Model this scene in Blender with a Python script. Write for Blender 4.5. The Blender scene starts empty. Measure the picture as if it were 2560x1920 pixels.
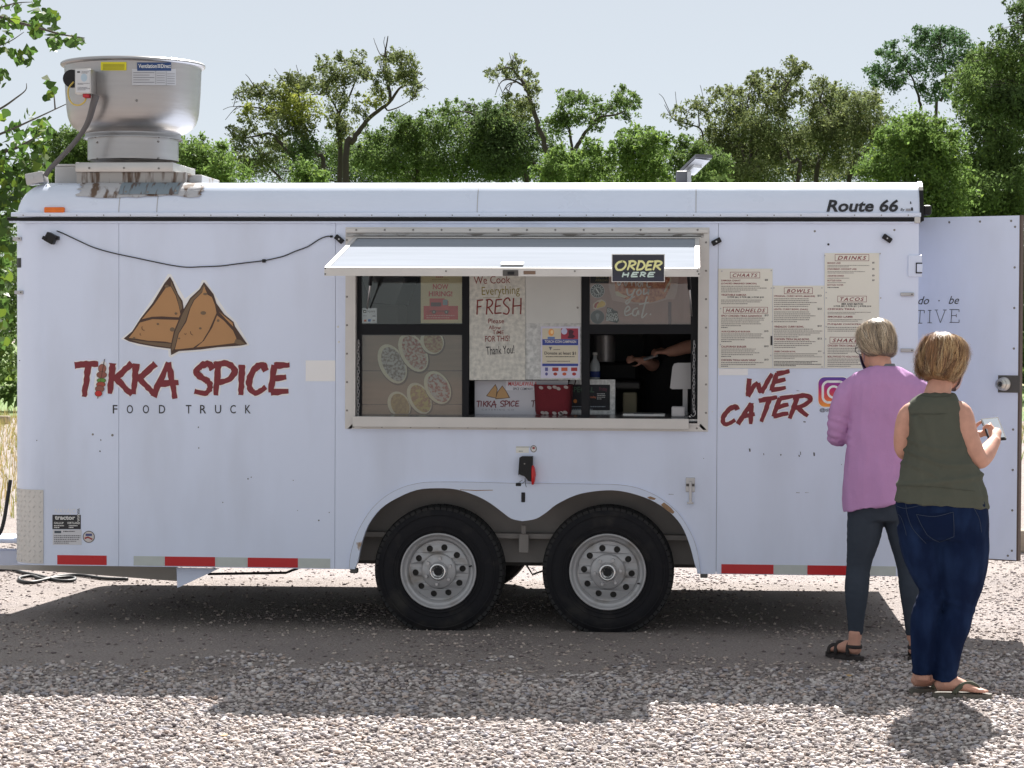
import bpy, bmesh, math, random
import numpy as np
from mathutils import Vector, Matrix, Euler, noise
from mathutils.geometry import tessellate_polygon
from mathutils.bvhtree import BVHTree

R = math.radians
random.seed(7)
rng = np.random.default_rng(7)
scene = bpy.context.scene
COL = scene.collection

# ---------------------------------------------------------------- camera
W0, H0 = 2560, 1920                    # pixel grid of the photograph
FPX, CAM_D, CAM_H = 5727.0, 12.2, 1.62
YAW = math.atan(470.0 / FPX)
PITCH = -math.atan(135.0 / FPX)
cam_data = bpy.data.cameras.new('camera')
cam = bpy.data.objects.new('camera', cam_data)
COL.objects.link(cam)
cam.location = (0, -CAM_D, CAM_H)
cam.rotation_euler = (R(90) + PITCH, 0, YAW)
cam_data.sensor_width = 36.0
cam_data.lens = 36.0 * FPX / W0
cam_data.clip_start = 0.1
cam_data.clip_end = 2000
scene.camera = cam

# ---------------------------------------------------------------- sky, sun, exposure
SUN_EL, SUN_AZ = 44.6, 6.0             # degrees; azimuth from +Y (behind the trailer) towards +X
world = bpy.data.worlds.new('World'); scene.world = world
world.use_nodes = True
wn = world.node_tree.nodes; wl = world.node_tree.links
sky = wn.new('ShaderNodeTexSky'); sky.sky_type = 'NISHITA'
sky.sun_disc = False
sky.sun_elevation = R(SUN_EL); sky.sun_rotation = R(SUN_AZ)
sky.air_density = 0.7; sky.dust_density = 1.0; sky.ozone_density = 2.0; sky.altitude = 1500
bg = wn['Background']; bg.inputs['Strength'].default_value = 0.08
hz = wn.new('ShaderNodeMix'); hz.data_type = 'RGBA'                  # even summer haze veiling the clear sky in every direction
hz.inputs['Factor'].default_value = 0.86
hz.inputs['B'].default_value = (3.12, 3.20, 3.16, 1)
wl.new(sky.outputs[0], hz.inputs['A']); wl.new(hz.outputs['Result'], bg.inputs[0])
sd = bpy.data.lights.new('sun', 'SUN'); so = bpy.data.objects.new('sun', sd); COL.objects.link(so)
sd.energy = 5.0; sd.angle = R(0.53); sd.color = (1.0, 0.955, 0.90)
sv = Vector((math.sin(R(SUN_AZ)) * math.cos(R(SUN_EL)), math.cos(R(SUN_AZ)) * math.cos(R(SUN_EL)), math.sin(R(SUN_EL))))
so.rotation_euler = (-sv).to_track_quat('-Z', 'Y').to_euler()
so.location = sv * 40
scene.view_settings.view_transform = 'Standard'
scene.view_settings.look = 'None'
scene.view_settings.exposure = 1.42
scene.view_settings.gamma = 1.0
scene.render.engine = 'CYCLES'
scene.cycles.use_denoising = True
scene.cycles.max_bounces = 8
scene.cycles.transparent_max_bounces = 16

# ---------------------------------------------------------------- pixel -> place
CM = Euler(cam.rotation_euler, 'XYZ').to_matrix()
CL = Vector(cam.location)
TILT = 0.0045                          # the trailer stands a little nose-up
TM = Matrix.Rotation(TILT, 4, 'Y'); TMI = TM.inverted()

def ray(px, py):
    return (CM @ Vector(((px - W0 / 2) / FPX, -(py - H0 / 2) / FPX, -1.0)))
def on_y(px, py, y):
    d = ray(px, py); return CL + d * ((y - CL.y) / d.y)
def on_z(px, py, z=0.0):
    d = ray(px, py); return CL + d * ((z - CL.z) / d.z)
def L(px, py, y=0.0):                  # a point of the trailer's own frame, on its plane y
    return TMI @ on_y(px, py, y)
def L2(px, py, y=0.0):
    p = L(px, py, y); return (p.x, p.z)

# ---------------------------------------------------------------- objects
ORG = {}                               # thing -> its origin in the frame its parts are written in
def tag(o, label=None, cat=None, group=None, kind=None):
    if label: o['label'] = label
    if cat: o['category'] = cat
    if group: o['group'] = group
    if kind: o['kind'] = kind
    return o
def thing(name, label, cat, loc, group=None, on_trailer=False):
    o = bpy.data.objects.new(name, None); COL.objects.link(o)
    o.empty_display_size = 0.1
    loc = Vector(loc)
    if on_trailer:
        o.location = TM @ loc; o.rotation_euler = (0, TILT, 0)
    else:
        o.location = loc
    ORG[o.name] = loc
    return tag(o, label, cat, group)
def org(parent):
    p = parent
    while p is not None:
        if p.name in ORG: return ORG[p.name]
        p = p.parent
    return Vector((0, 0, 0))
def mk(name, verts, faces, mat, parent=None, smooth=False, at=None):
    me = bpy.data.meshes.new(name)
    c = org(parent) if parent is not None else Vector((0, 0, 0))
    me.from_pydata([(v[0] - c.x, v[1] - c.y, v[2] - c.z) for v in verts], [], faces)
    me.update()
    if smooth: me.polygons.foreach_set('use_smooth', [True] * len(me.polygons))
    if mat is not None: me.materials.append(mat)
    o = bpy.data.objects.new(name, me); COL.objects.link(o)
    o.parent = parent
    return o
def mkbm(name, bm, mat, parent=None, smooth=False, autos=None):
    c = org(parent) if parent is not None else Vector((0, 0, 0))
    bmesh.ops.translate(bm, verts=bm.verts, vec=-c)
    me = bpy.data.meshes.new(name); bm.to_mesh(me); bm.free()
    if smooth: me.polygons.foreach_set('use_smooth', [True] * len(me.polygons))
    if autos is not None: me.set_sharp_from_angle(angle=R(autos))
    me.materials.append(mat)
    o = bpy.data.objects.new(name, me); COL.objects.link(o); o.parent = parent
    return o
def dup(o, off, parent=None):
    """copy of a part with its sub-parts, moved by off"""
    c = o.copy(); COL.objects.link(c); c.parent = parent if parent is not None else o.parent
    if parent is None: c.location = Vector(o.location) + Vector(off)
    for ch in o.children: dup(ch, (0, 0, 0), c)
    return c

class MB:
    """collects simple solids; build() links them as one mesh object"""
    def __init__(s): s.v = []; s.f = []
    def add(s, v, f):
        n = len(s.v); s.v += [tuple(p) for p in v]; s.f += [tuple(i + n for i in q) for q in f]; return s
    def box(s, x0, x1, y0, y1, z0, z1):
        return s.add([(x0,y0,z0),(x1,y0,z0),(x1,y1,z0),(x0,y1,z0),(x0,y0,z1),(x1,y0,z1),(x1,y1,z1),(x0,y1,z1)],
                     [(0,3,2,1),(4,5,6,7),(0,1,5,4),(1,2,6,5),(2,3,7,6),(3,0,4,7)])
    def bbox(s, x0, x1, y0, y1, z0, z1, b=0.004, seg=2):
        bm = bmesh.new(); bmesh.ops.create_cube(bm, size=1)
        for v in bm.verts:
            v.co = ((x0 + x1) / 2 + v.co.x * (x1 - x0), (y0 + y1) / 2 + v.co.y * (y1 - y0), (z0 + z1) / 2 + v.co.z * (z1 - z0))
        bmesh.ops.bevel(bm, geom=bm.edges[:], offset=b, segments=seg, affect='EDGES', profile=0.5)
        bm.verts.index_update()
        s.add([v.co[:] for v in bm.verts], [[v.index for v in f.verts] for f in bm.faces]); bm.free(); return s
    def tube(s, pts, rad, n=8, caps=True):
        pts = [Vector(p) for p in pts]; m = len(pts)
        rads = [rad] * m if isinstance(rad, (int, float)) else list(rad)
        base = len(s.v); up = None
        for i, p in enumerate(pts):
            t = (pts[min(i + 1, m - 1)] - pts[max(i - 1, 0)])
            if t.length < 1e-9: t = Vector((0, 0, 1))
            t.normalize()
            if up is None:
                up = t.cross(Vector((0, 0, 1)) if abs(t.z) < 0.9 else Vector((1, 0, 0))).normalized()
            else:
                up = (up - t * up.dot(t)); up = up.normalized() if up.length > 1e-6 else t.orthogonal().normalized()
            w = t.cross(up); r = rads[i]
            if isinstance(r, (int, float)): r = (r, r)
            for k in range(n):
                a = 2 * math.pi * k / n
                s.v.append(tuple(p + up * (math.cos(a) * r[0]) + w * (math.sin(a) * r[1])))
        for i in range(m - 1):
            for k in range(n):
                k2 = (k + 1) % n
                s.f.append((base + i * n + k, base + i * n + k2, base + (i + 1) * n + k2, base + (i + 1) * n + k))
        if caps:
            s.f.append(tuple(base + k for k in range(n))[::-1]); s.f.append(tuple(base + (m - 1) * n + k for k in range(n)))
        return s
    def disc(s, c, r, h, axis='y', n=10, r2=None):
        """short cylinder whose far cap is at c and which stands h proud towards -axis (y) or +axis (z)"""
        c = Vector(c); r2 = r if r2 is None else r2
        if axis == 'y': p2 = c + Vector((0, -h, 0))
        elif axis == 'z': p2 = c + Vector((0, 0, h))
        else: p2 = c + Vector((h, 0, 0))
        return s.tube([c, p2], [r, r2], n)
    def lathe(s, prof, c, axis='z', n=32, close=False):
        """prof: list of (r, h) ; axis z -> h up, axis y -> h along +y"""
        c = Vector(c); base = len(s.v); m = len(prof)
        for (r, h) in prof:
            for k in range(n):
                a = 2 * math.pi * k / n
                if axis == 'z': s.v.append((c.x + r * math.cos(a), c.y + r * math.sin(a), c.z + h))
                else: s.v.append((c.x + r * math.cos(a), c.y + h, c.z + r * math.sin(a)))
        for i in range(m - 1 + (1 if close else 0)):
            j = (i + 1) % m
            for k in range(n):
                k2 = (k + 1) % n
                q = (base + i * n + k, base + i * n + k2, base + j * n + k2, base + j * n + k)
                s.f.append(q if axis == 'z' else q[::-1])
        return s
    def ringloft(s, rings, n=24, pw=2.0):
        """horizontal rings (cx, cy, cz, rx, ry, rotz)"""
        base = len(s.v)
        for r in rings:
            cx, cy, cz, rx, ry = r[:5]; rot = r[5] if len(r) > 5 else 0
            for k in range(n):
                a = 2 * math.pi * k / n
                ca, sa = math.cos(a), math.sin(a)
                x = rx * math.copysign(abs(ca) ** (2 / pw), ca); y = ry * math.copysign(abs(sa) ** (2 / pw), sa)
                s.v.append((cx + x * math.cos(rot) - y * math.sin(rot), cy + x * math.sin(rot) + y * math.cos(rot), cz))
        m = len(rings)
        for i in range(m - 1):
            for k in range(n):
                k2 = (k + 1) % n
                s.f.append((base + i * n + k, base + i * n + k2, base + (i + 1) * n + k2, base + (i + 1) * n + k))
        s.f.append(tuple(base + k for k in range(n))[::-1]); s.f.append(tuple(base + (m - 1) * n + k for k in range(n)))
        return s
    def plate(s, outer, holes, y0, y1):
        """polygon in x,z with holes, thick from y0 (front) to y1 (back)"""
        loops = [list(outer)] + [list(h) for h in holes]
        tri = tessellate_polygon([[Vector((p[0], p[1], 0)) for p in lp] for lp in loops])
        flat = [p for lp in loops for p in lp]; base = len(s.v); n = len(flat)
        s.v += [(p[0], y0, p[1]) for p in flat] + [(p[0], y1, p[1]) for p in flat]
        for t in tri:
            a, b, c = [flat[i] for i in t]
            ar = (b[0] - a[0]) * (c[1] - a[1]) - (c[0] - a[0]) * (b[1] - a[1])
            if abs(ar) < 1e-14: continue
            q = t if ar > 0 else t[::-1]
            s.f.append(tuple(base + i for i in q)); s.f.append(tuple(base + n + i for i in q[::-1]))
        st = 0
        for li, lp in enumerate(loops):
            m = len(lp)
            ar = sum(lp[i][0] * lp[(i + 1) % m][1] - lp[(i + 1) % m][0] * lp[i][1] for i in range(m))
            ccw = ar > 0
            for i in range(m):
                a = base + st + i; b = base + st + (i + 1) % m
                q = (a, a + n, b + n, b) if ccw == (li == 0) else (a, b, b + n, a + n)
                s.f.append(q)
            st += m
        return s
    def build(s, name, mat, parent=None, smooth=False, autos=None):
        o = mk(name, s.v, s.f, mat, parent, smooth or autos is not None)
        if autos is not None: o.data.set_sharp_from_angle(angle=R(autos))
        return o

def smoothpts(pts, sub=4):
    """Catmull-Rom through tuples of any length"""
    P = [np.array(p, float) for p in pts]; out = []
    for i in range(len(P) - 1):
        p0 = P[max(i - 1, 0)]; p1 = P[i]; p2 = P[i + 1]; p3 = P[min(i + 2, len(P) - 1)]
        for k in range(sub):
            t = k / sub
            out.append(0.5 * ((2 * p1) + (p2 - p0) * t + (2 * p0 - 5 * p1 + 4 * p2 - p3) * t * t + (3 * p1 - p0 - 3 * p2 + p3) * t ** 3))
    out.append(P[-1]); return [tuple(p) for p in out]

# ---------------------------------------------------------------- materials
MATS = {}
def srgb(r, g, b):
    f = lambda c: (c / 255 / 12.92) if c / 255 <= 0.04045 else ((c / 255 + 0.055) / 1.055) ** 2.4
    return (f(r), f(g), f(b))
def mat(name, col, rough=0.5, metal=0.0, var=0.0, vscale=4.0, col2=None, fac2=(0.45, 0.65), bump=0.0, bscale=60.0,
        stretch=(1, 1, 1), spec=0.5, trans=0.0, attr=None, detail=4.0, rvar=0.0, coat=0.0, sheen=0.0):
    if name in MATS: return MATS[name]
    m = bpy.data.materials.new(name); m.use_nodes = True
    nt = m.node_tree; N = nt.nodes; K = nt.links
    b = N['Principled BSDF']
    b.inputs['Roughness'].default_value = rough; b.inputs['Metallic'].default_value = metal
    b.inputs['Specular IOR Level'].default_value = spec
    if coat: b.inputs['Coat Weight'].default_value = coat; b.inputs['Coat Roughness'].default_value = 0.12
    if sheen: b.inputs['Sheen Weight'].default_value = sheen
    tc = N.new('ShaderNodeTexCoord'); mp = N.new('ShaderNodeMapping'); mp.inputs['Scale'].default_value = stretch
    K.new(tc.outputs['Object'], mp.inputs[0])
    src = None
    if attr:
        at = N.new('ShaderNodeAttribute'); at.attribute_name = attr; src = at.outputs['Color']
    if var > 0 or col2 is not None:
        nz = N.new('ShaderNodeTexNoise'); nz.inputs['Scale'].default_value = vscale; nz.inputs['Detail'].default_value = detail
        K.new(mp.outputs[0], nz.inputs['Vector'])
        mx = N.new('ShaderNodeMix'); mx.data_type = 'RGBA'
        if col2 is not None:
            rp = N.new('ShaderNodeValToRGB'); rp.color_ramp.elements[0].position = fac2[0]; rp.color_ramp.elements[1].position = fac2[1]
            K.new(nz.outputs['Fac'], rp.inputs[0]); K.new(rp.outputs[0], mx.inputs['Factor'])
            mx.inputs['A'].default_value = (*col, 1); mx.inputs['B'].default_value = (*col2, 1)
            if src: K.new(src, mx.inputs['A'])
        else:
            K.new(nz.outputs['Fac'], mx.inputs['Factor'])
            mx.inputs['A'].default_value = (*[max(0, c * (1 - var)) for c in col], 1)
            mx.inputs['B'].default_value = (*[min(1, c * (1 + var)) for c in col], 1)
        out = mx.outputs['Result']
        K.new(out, b.inputs['Base Color'])
    elif src:
        K.new(src, b.inputs['Base Color'])
    else:
        b.inputs['Base Color'].default_value = (*col, 1)
    if rvar > 0:
        n3 = N.new('ShaderNodeTexNoise'); n3.inputs['Scale'].default_value = vscale * 2; n3.inputs['Detail'].default_value = 5
        K.new(mp.outputs[0], n3.inputs['Vector'])
        mr = N.new('ShaderNodeMapRange'); mr.inputs['To Min'].default_value = max(0.02, rough - rvar); mr.inputs['To Max'].default_value = min(1, rough + rvar)
        K.new(n3.outputs['Fac'], mr.inputs['Value']); K.new(mr.outputs[0], b.inputs['Roughness'])
    if bump > 0:
        n2 = N.new('ShaderNodeTexNoise'); n2.inputs['Scale'].default_value = bscale; n2.inputs['Detail'].default_value = 5
        K.new(mp.outputs[0], n2.inputs['Vector'])
        bp = N.new('ShaderNodeBump'); bp.inputs['Strength'].default_value = bump; bp.inputs['Distance'].default_value = 0.02
        K.new(n2.outputs['Fac'], bp.inputs['Height']); K.new(bp.outputs[0], b.inputs['Normal'])
    if trans > 0:
        tr = N.new('ShaderNodeBsdfTranslucent'); ms = N.new('ShaderNodeMixShader'); ms.inputs[0].default_value = trans
        o = N['Material Output']
        if src: K.new(src, tr.inputs[0])
        else: tr.inputs[0].default_value = (*col, 1)
        K.new(b.outputs[0], ms.inputs[1]); K.new(tr.outputs[0], ms.inputs[2]); K.new(ms.outputs[0], o.inputs[0])
    MATS[name] = m; return m

def flat(r, g, b, rough=0.55, var=0.06):
    """printed colour, given as the sRGB value of the ink"""
    return mat('print_%d_%d_%d' % (r, g, b), srgb(r, g, b), rough, var=var, vscale=9)

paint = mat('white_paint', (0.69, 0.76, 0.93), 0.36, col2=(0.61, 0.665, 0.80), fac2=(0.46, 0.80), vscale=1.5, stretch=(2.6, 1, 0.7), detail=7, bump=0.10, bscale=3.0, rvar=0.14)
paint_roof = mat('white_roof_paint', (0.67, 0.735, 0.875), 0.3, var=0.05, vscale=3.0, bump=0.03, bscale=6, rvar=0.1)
paint_worn = mat('worn_white_paint', (0.65, 0.72, 0.87), 0.45, col2=(0.33, 0.24, 0.17), fac2=(0.69, 0.72), vscale=7, bump=0.05, bscale=20)
black_trim = mat('black_trim', (0.008, 0.008, 0.010), 0.5, var=0.3, spec=0.25)
black_plastic = mat('black_plastic', (0.012, 0.012, 0.014), 0.5, spec=0.3, var=0.3, vscale=20)
dark_frame = mat('dark_window_frame', (0.008, 0.009, 0.012), 0.5, var=0.25, spec=0.2)
alu = mat('aluminium', (0.52, 0.51, 0.50), 0.42, 0.85, var=0.12, vscale=8, bump=0.06, bscale=30, rvar=0.12)
alu_frame = mat('aluminium_frame', (0.60, 0.585, 0.565), 0.5, 0.35, var=0.10, vscale=9, rvar=0.1)
spun = mat('spun_aluminium', (0.37, 0.365, 0.37), 0.36, 0.95, var=0.10, vscale=3, stretch=(1, 1, 14), bump=0.05, bscale=9, rvar=0.07)
galv = mat('galvanised_steel', (0.62, 0.64, 0.63), 0.55, 0.25, col2=(0.40, 0.42, 0.42), fac2=(0.35, 0.68), vscale=55, detail=2)
steel = mat('steel', (0.45, 0.45, 0.46), 0.4, 0.8, var=0.15, vscale=12)
dark_steel = mat('dark_steel', (0.10, 0.095, 0.09), 0.6, 0.3, var=0.3, vscale=10)
screw_m = mat('screw_steel', (0.22, 0.21, 0.20), 0.45, 0.7)
undercoat = mat('grey_underbody', (0.27, 0.25, 0.235), 0.8, var=0.2, vscale=5, bump=0.1, bscale=30)
rubber = mat('tyre_rubber', (0.013, 0.013, 0.016), 0.75, spec=0.22, col2=(0.040, 0.037, 0.034), fac2=(0.5, 0.8), vscale=9, bump=0.12, bscale=40)
tread_m = mat('tyre_tread', (0.030, 0.030, 0.031), 0.9, spec=0.2, var=0.35, vscale=12, bump=0.2, bscale=60)
rim_m = mat('grey_wheel_paint', (0.42, 0.42, 0.43), 0.42, 0.25, col2=(0.26, 0.235, 0.21), fac2=(0.55, 0.75), vscale=9)
red_m = mat('red_reflector', srgb(190, 24, 32), 0.35, var=0.08, vscale=30)
silver_tape = mat('silver_reflector', (0.50, 0.54, 0.52), 0.35, var=0.08, vscale=30)
amber = mat('amber_lens', srgb(226, 110, 20), 0.25, var=0.15, vscale=30)
red_lens = mat('red_lens', srgb(200, 30, 30), 0.22, var=0.12, vscale=30)
maroon = mat('maroon_vinyl', srgb(122, 34, 44), 0.5, var=0.12, vscale=30)
halo = mat('white_vinyl', (0.85, 0.85, 0.86), 0.45)
ink = mat('black_ink', (0.02, 0.02, 0.025), 0.5)
paper = mat('white_paper', (0.72, 0.72, 0.70), 0.7, var=0.04)
cream_paper = mat('cream_paper', (0.70, 0.68, 0.58), 0.65, var=0.05)
skin = mat('skin', (0.54, 0.29, 0.215), 0.55, var=0.20, vscale=26, bump=0.03, bscale=120, spec=0.35)
cable_m = mat('black_cable', (0.014, 0.014, 0.015), 0.55)
wood_old = mat('weathered_wood', (0.30, 0.24, 0.18), 0.85, var=0.35, vscale=6, stretch=(1, 8, 8), bump=0.3, bscale=20)

def glass_mat():
    m = bpy.data.materials.new('window_glass'); m.use_nodes = True; N = m.node_tree.nodes; K = m.node_tree.links
    N.remove(N['Principled BSDF'])
    t = N.new('ShaderNodeBsdfTransparent'); t.inputs[0].default_value = (0.90, 0.92, 0.92, 1)
    g = N.new('ShaderNodeBsdfGlossy'); g.inputs['Roughness'].default_value = 0.03
    fr = N.new('ShaderNodeFresnel'); fr.inputs[0].default_value = 1.5
    ad = N.new('ShaderNodeMath'); ad.operation = 'MULTIPLY'; ad.inputs[1].default_value = 1.15
    ms = N.new('ShaderNodeMixShader')
    K.new(fr.outputs[0], ad.inputs[0]); K.new(ad.outputs[0], ms.inputs[0]); K.new(t.outputs[0], ms.inputs[1]); K.new(g.outputs[0], ms.inputs[2])
    K.new(ms.outputs[0], N['Material Output'].inputs[0]); return m
glass = glass_mat()

# ---------------------------------------------------------------- lettering
def text_mesh(s, bold=0.0, shear=0.0, align='CENTER', spacing=1.0, linegap=1.0):
    cu = bpy.data.curves.new('tmp', 'FONT'); cu.body = s; cu.align_x = align; cu.offset = bold; cu.shear = shear
    cu.space_character = spacing; cu.space_line = linegap; cu.dimensions = '2D'; cu.fill_mode = 'FRONT'; cu.resolution_u = 3
    ob = bpy.data.objects.new('tmp', cu)
    me = bpy.data.meshes.new_from_object(ob)
    v = [tuple(p.co[:2]) for p in me.vertices]; f = [tuple(p.vertices) for p in me.polygons]
    bpy.data.objects.remove(ob); bpy.data.curves.remove(cu); bpy.data.meshes.remove(me)
    return v, f
def ptext(s, box, y, m, parent, rot=0.0, bold=0.0, shear=0.0, align='CENTER', spacing=1.0, linegap=1.0, name='lettering', fn=None, keep=False):
    """text whose outline fills the pixel box (x0,y0,x1,y1) on the trailer plane y"""
    v, f = text_mesh(s, bold, shear, align, spacing, linegap)
    if not v: return None
    a = np.array(v); mn = a.min(0); mx = a.max(0)
    p0 = L(box[0], box[3], y); p1 = L(box[2], box[1], y)
    w, h = p1.x - p0.x, p1.z - p0.z
    u = (a - mn) / np.maximum(mx - mn, 1e-9)
    if keep:
        k = min(w / (mx - mn)[0], h / (mx - mn)[1]); w2 = (mx - mn)[0] * k
        p0 = Vector((p0.x + (w - w2) / 2, p0.y, p0.z)); w = w2
    x = p0.x + u[:, 0] * w; z = p0.z + u[:, 1] * h
    if rot:
        cx, cz = x.mean(), z.mean(); c, s_ = math.cos(rot), math.sin(rot)
        x, z = cx + (x - cx) * c - (z - cz) * s_, cz + (x - cx) * s_ + (z - cz) * c
    vv = [(x[i], y, z[i]) for i in range(len(x))]
    if fn: vv = [fn(*q) for q in vv]
    # text faces +Z when lying flat; on the wall its front must look towards -Y
    return mk(name, vv, f, m, parent)

STROKES = {
 'T': [[(0,.93),(.5,.97),(1,.98)], [(.58,.97),(.5,.5),(.4,-.03)]],
 'I': [[(.55,1),(.5,.5),(.4,0)]],
 'K': [[(.22,1),(.16,.5),(.1,0)], [(1,1),(.55,.66),(.2,.48)], [(.3,.55),(.62,.28),(1,-.03)]],
 'A': [[(-.03,0),(.28,.5),(.58,1)], [(.58,1),(.72,.5),(.86,-.06)], [(.12,.36),(1,.42)]],
 'S': [[(.98,.82),(.75,1),(.35,.93),(.12,.72),(.42,.54),(.75,.4),(.82,.2),(.55,.03),(.02,.1)]],
 'P': [[(.22,1),(.16,.5),(.1,0)], [(0,.96),(.6,1),(.98,.8),(.75,.52),(.2,.4)]],
 'C': [[(.98,.78),(.78,.98),(.38,.86),(.1,.48),(.16,.14),(.48,.02),(.96,.22)]],
 'E': [[(.28,.98),(.18,.5),(.1,.02)], [(.26,.95),(1,.98)], [(.2,.5),(.84,.56)], [(.1,.04),(.95,.07)]],
 'W': [[(.05,.96),(.08,.5),(.12,.02)], [(.12,.02),(.3,.5),(.45,.66)], [(.45,.64),(.55,.3),(.66,.08)], [(.66,.08),(.84,.6),(.98,1)]],
 'R': [[(.25,1),(.18,.5),(.1,-.02)], [(.02,.95),(.6,1),(.95,.8),(.7,.55),(.2,.44)], [(.35,.5),(.65,.25),(1,.02)]],
 'O': [[(.6,1),(.2,.85),(.03,.45),(.25,.05),(.7,.05),(.97,.5),(.82,.9),(.5,1)]],
 'D': [[(.2,1),(.15,.5),(.1,0)], [(.05,.98),(.6,.95),(.97,.55),(.7,.12),(.08,.02)]],
 'H': [[(.15,1),(.1,.5),(.08,0)], [(.9,1),(.9,.5),(.86,0)], [(.1,.5),(.9,.54)]],
 'F': [[(.2,1),(.14,.5),(.1,0)], [(.1,.95),(1,1)], [(.15,.52),(.75,.56)]],
 'N': [[(.1,0),(.12,1)], [(.12,1),(.5,.5),(.9,0)], [(.9,0),(.92,1)]],
 'M': [[(.05,0),(.12,1)], [(.12,1),(.45,.3)], [(.45,.3),(.85,1)], [(.85,1),(.92,0)]],
 'L': [[(.15,1),(.1,0)], [(.1,.03),(.9,.05)]],
 'V': [[(.02,1),(.45,0)], [(.45,0),(.98,1)]],
 'h': [[(.15,1),(.08,0)], [(.1,.35),(.5,.58),(.8,.45),(.85,0)]],
}
def ribbon(mb, pts, w, y, seed=0, jit=0.12, taper=0.25):
    r = random.Random(seed); P = smoothpts(pts, 5); n = len(P)
    base = len(mb.v)
    for i, p in enumerate(P):
        a = P[max(i - 1, 0)]; b = P[min(i + 1, n - 1)]
        tx, tz = b[0] - a[0], b[1] - a[1]; l = math.hypot(tx, tz) or 1; nx, nz = -tz / l, tx / l
        t = i / (n - 1); ww = w * (1 - taper * t * t)
        wl = ww * (1 + jit * (r.random() * 2 - 1)); wr = ww * (1 + jit * (r.random() * 2 - 1))
        mb.v.append((p[0] + nx * wl, y, p[1] + nz * wl)); mb.v.append((p[0] - nx * wr, y, p[1] - nz * wr))
    for i in range(n - 1):
        a = base + 2 * i; mb.f.append((a, a + 1, a + 3, a + 2))
def brush(s, boxes, y, w_px, m, parent, slant=0.0, name='lettering', halo_px=0, jit=0.14, taper=0.25):
    """brush letters, one pixel box per letter"""
    mb = MB(); hb = MB(); k = 0
    sc = L(1001, 900, y).x - L(1000, 900, y).x
    for ch, bx in zip(s.replace(' ', ''), boxes):
        for st in STROKES[ch]:
            pts = []
            for (u, v) in st:
                px = bx[0] + u * (bx[2] - bx[0]) + slant * (v - .5) * (bx[3] - bx[1]); py = bx[3] - v * (bx[3] - bx[1])
                if len(bx) > 4: py += -bx[4] * (u - .5) * (bx[2] - bx[0])
                pts.append(L2(px, py, y))
            ribbon(mb, pts, w_px * sc / 2, y - 0.0002 * (k % 6), seed=k, jit=jit, taper=taper)
            if halo_px: ribbon(hb, pts, (w_px / 2 + halo_px) * sc, y + 0.0012 + 0.0001 * (k % 6), seed=k + 99, jit=0.03, taper=taper * .6)
            k += 1
    if halo_px: hb.build(name + '_border', halo, parent)
    return mb.build(name, m, parent)
def ppoly(pts, y, m, parent, name='print', th=0.0):
    """flat printed shape from pixel points"""
    q = [L2(a, b, y) for a, b in pts]
    if th: return MB().plate(q, [], y, y + th).build(name, m, parent)
    tri = tessellate_polygon([[Vector((a, b, 0)) for a, b in q]])
    f = []
    for t in tri:
        a, b, c = [q[i] for i in t]
        ar = (b[0] - a[0]) * (c[1] - a[1]) - (c[0] - a[0]) * (b[1] - a[1])
        if abs(ar) > 1e-14: f.append(t if ar > 0 else t[::-1])
    return mk(name, [(a, y, b) for a, b in q], f, m, parent)
def prect(x0, y0, x1, y1, y, m, parent, name='print', th=0.0):
    return ppoly([(x0, y1), (x1, y1), (x1, y0), (x0, y0)], y, m, parent, name, th)
def pell(cx, cy, rx, ry, y, m, parent, name='print', rot=0, n=24, th=0.0):
    return ppoly([(cx + rx * math.cos(a) * math.cos(rot) - ry * math.sin(a) * math.sin(rot), cy + rx * math.cos(a) * math.sin(rot) + ry * math.sin(a) * math.cos(rot))
                  for a in [2 * math.pi * k / n for k in range(n)]], y, m, parent, name, th)

def greek(box, lines, y, m, parent, fill=.5, seed=0, ragged=.25, name='small_print'):
    """rows of word-sized marks for print too small to read in the photograph"""
    r = random.Random(seed + int(box[0] * 13 + box[1])); mb = MB(); x0, y0, x1, y1 = box; lh = (y1 - y0) / lines
    for i in range(lines):
        xe = x1 - (x1 - x0) * (ragged * r.random() if i < lines - 1 else ragged + .35 * r.random()); x = x0; hh = lh * fill
        while x < xe - 1:
            w = min(r.uniform(1.2, 4.2) * max(.6, hh * .55), xe - x); a = L(x, y0 + lh * i + hh + (lh - hh) / 2, y); b = L(x + w, y0 + lh * i + (lh - hh) / 2, y)
            mb.add([(a.x, y, a.z), (b.x, y, a.z), (b.x, y, b.z), (a.x, y, b.z)], [(0, 1, 2, 3)]); x += w + hh * .45
    return mb.build(name, m, parent)
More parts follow.
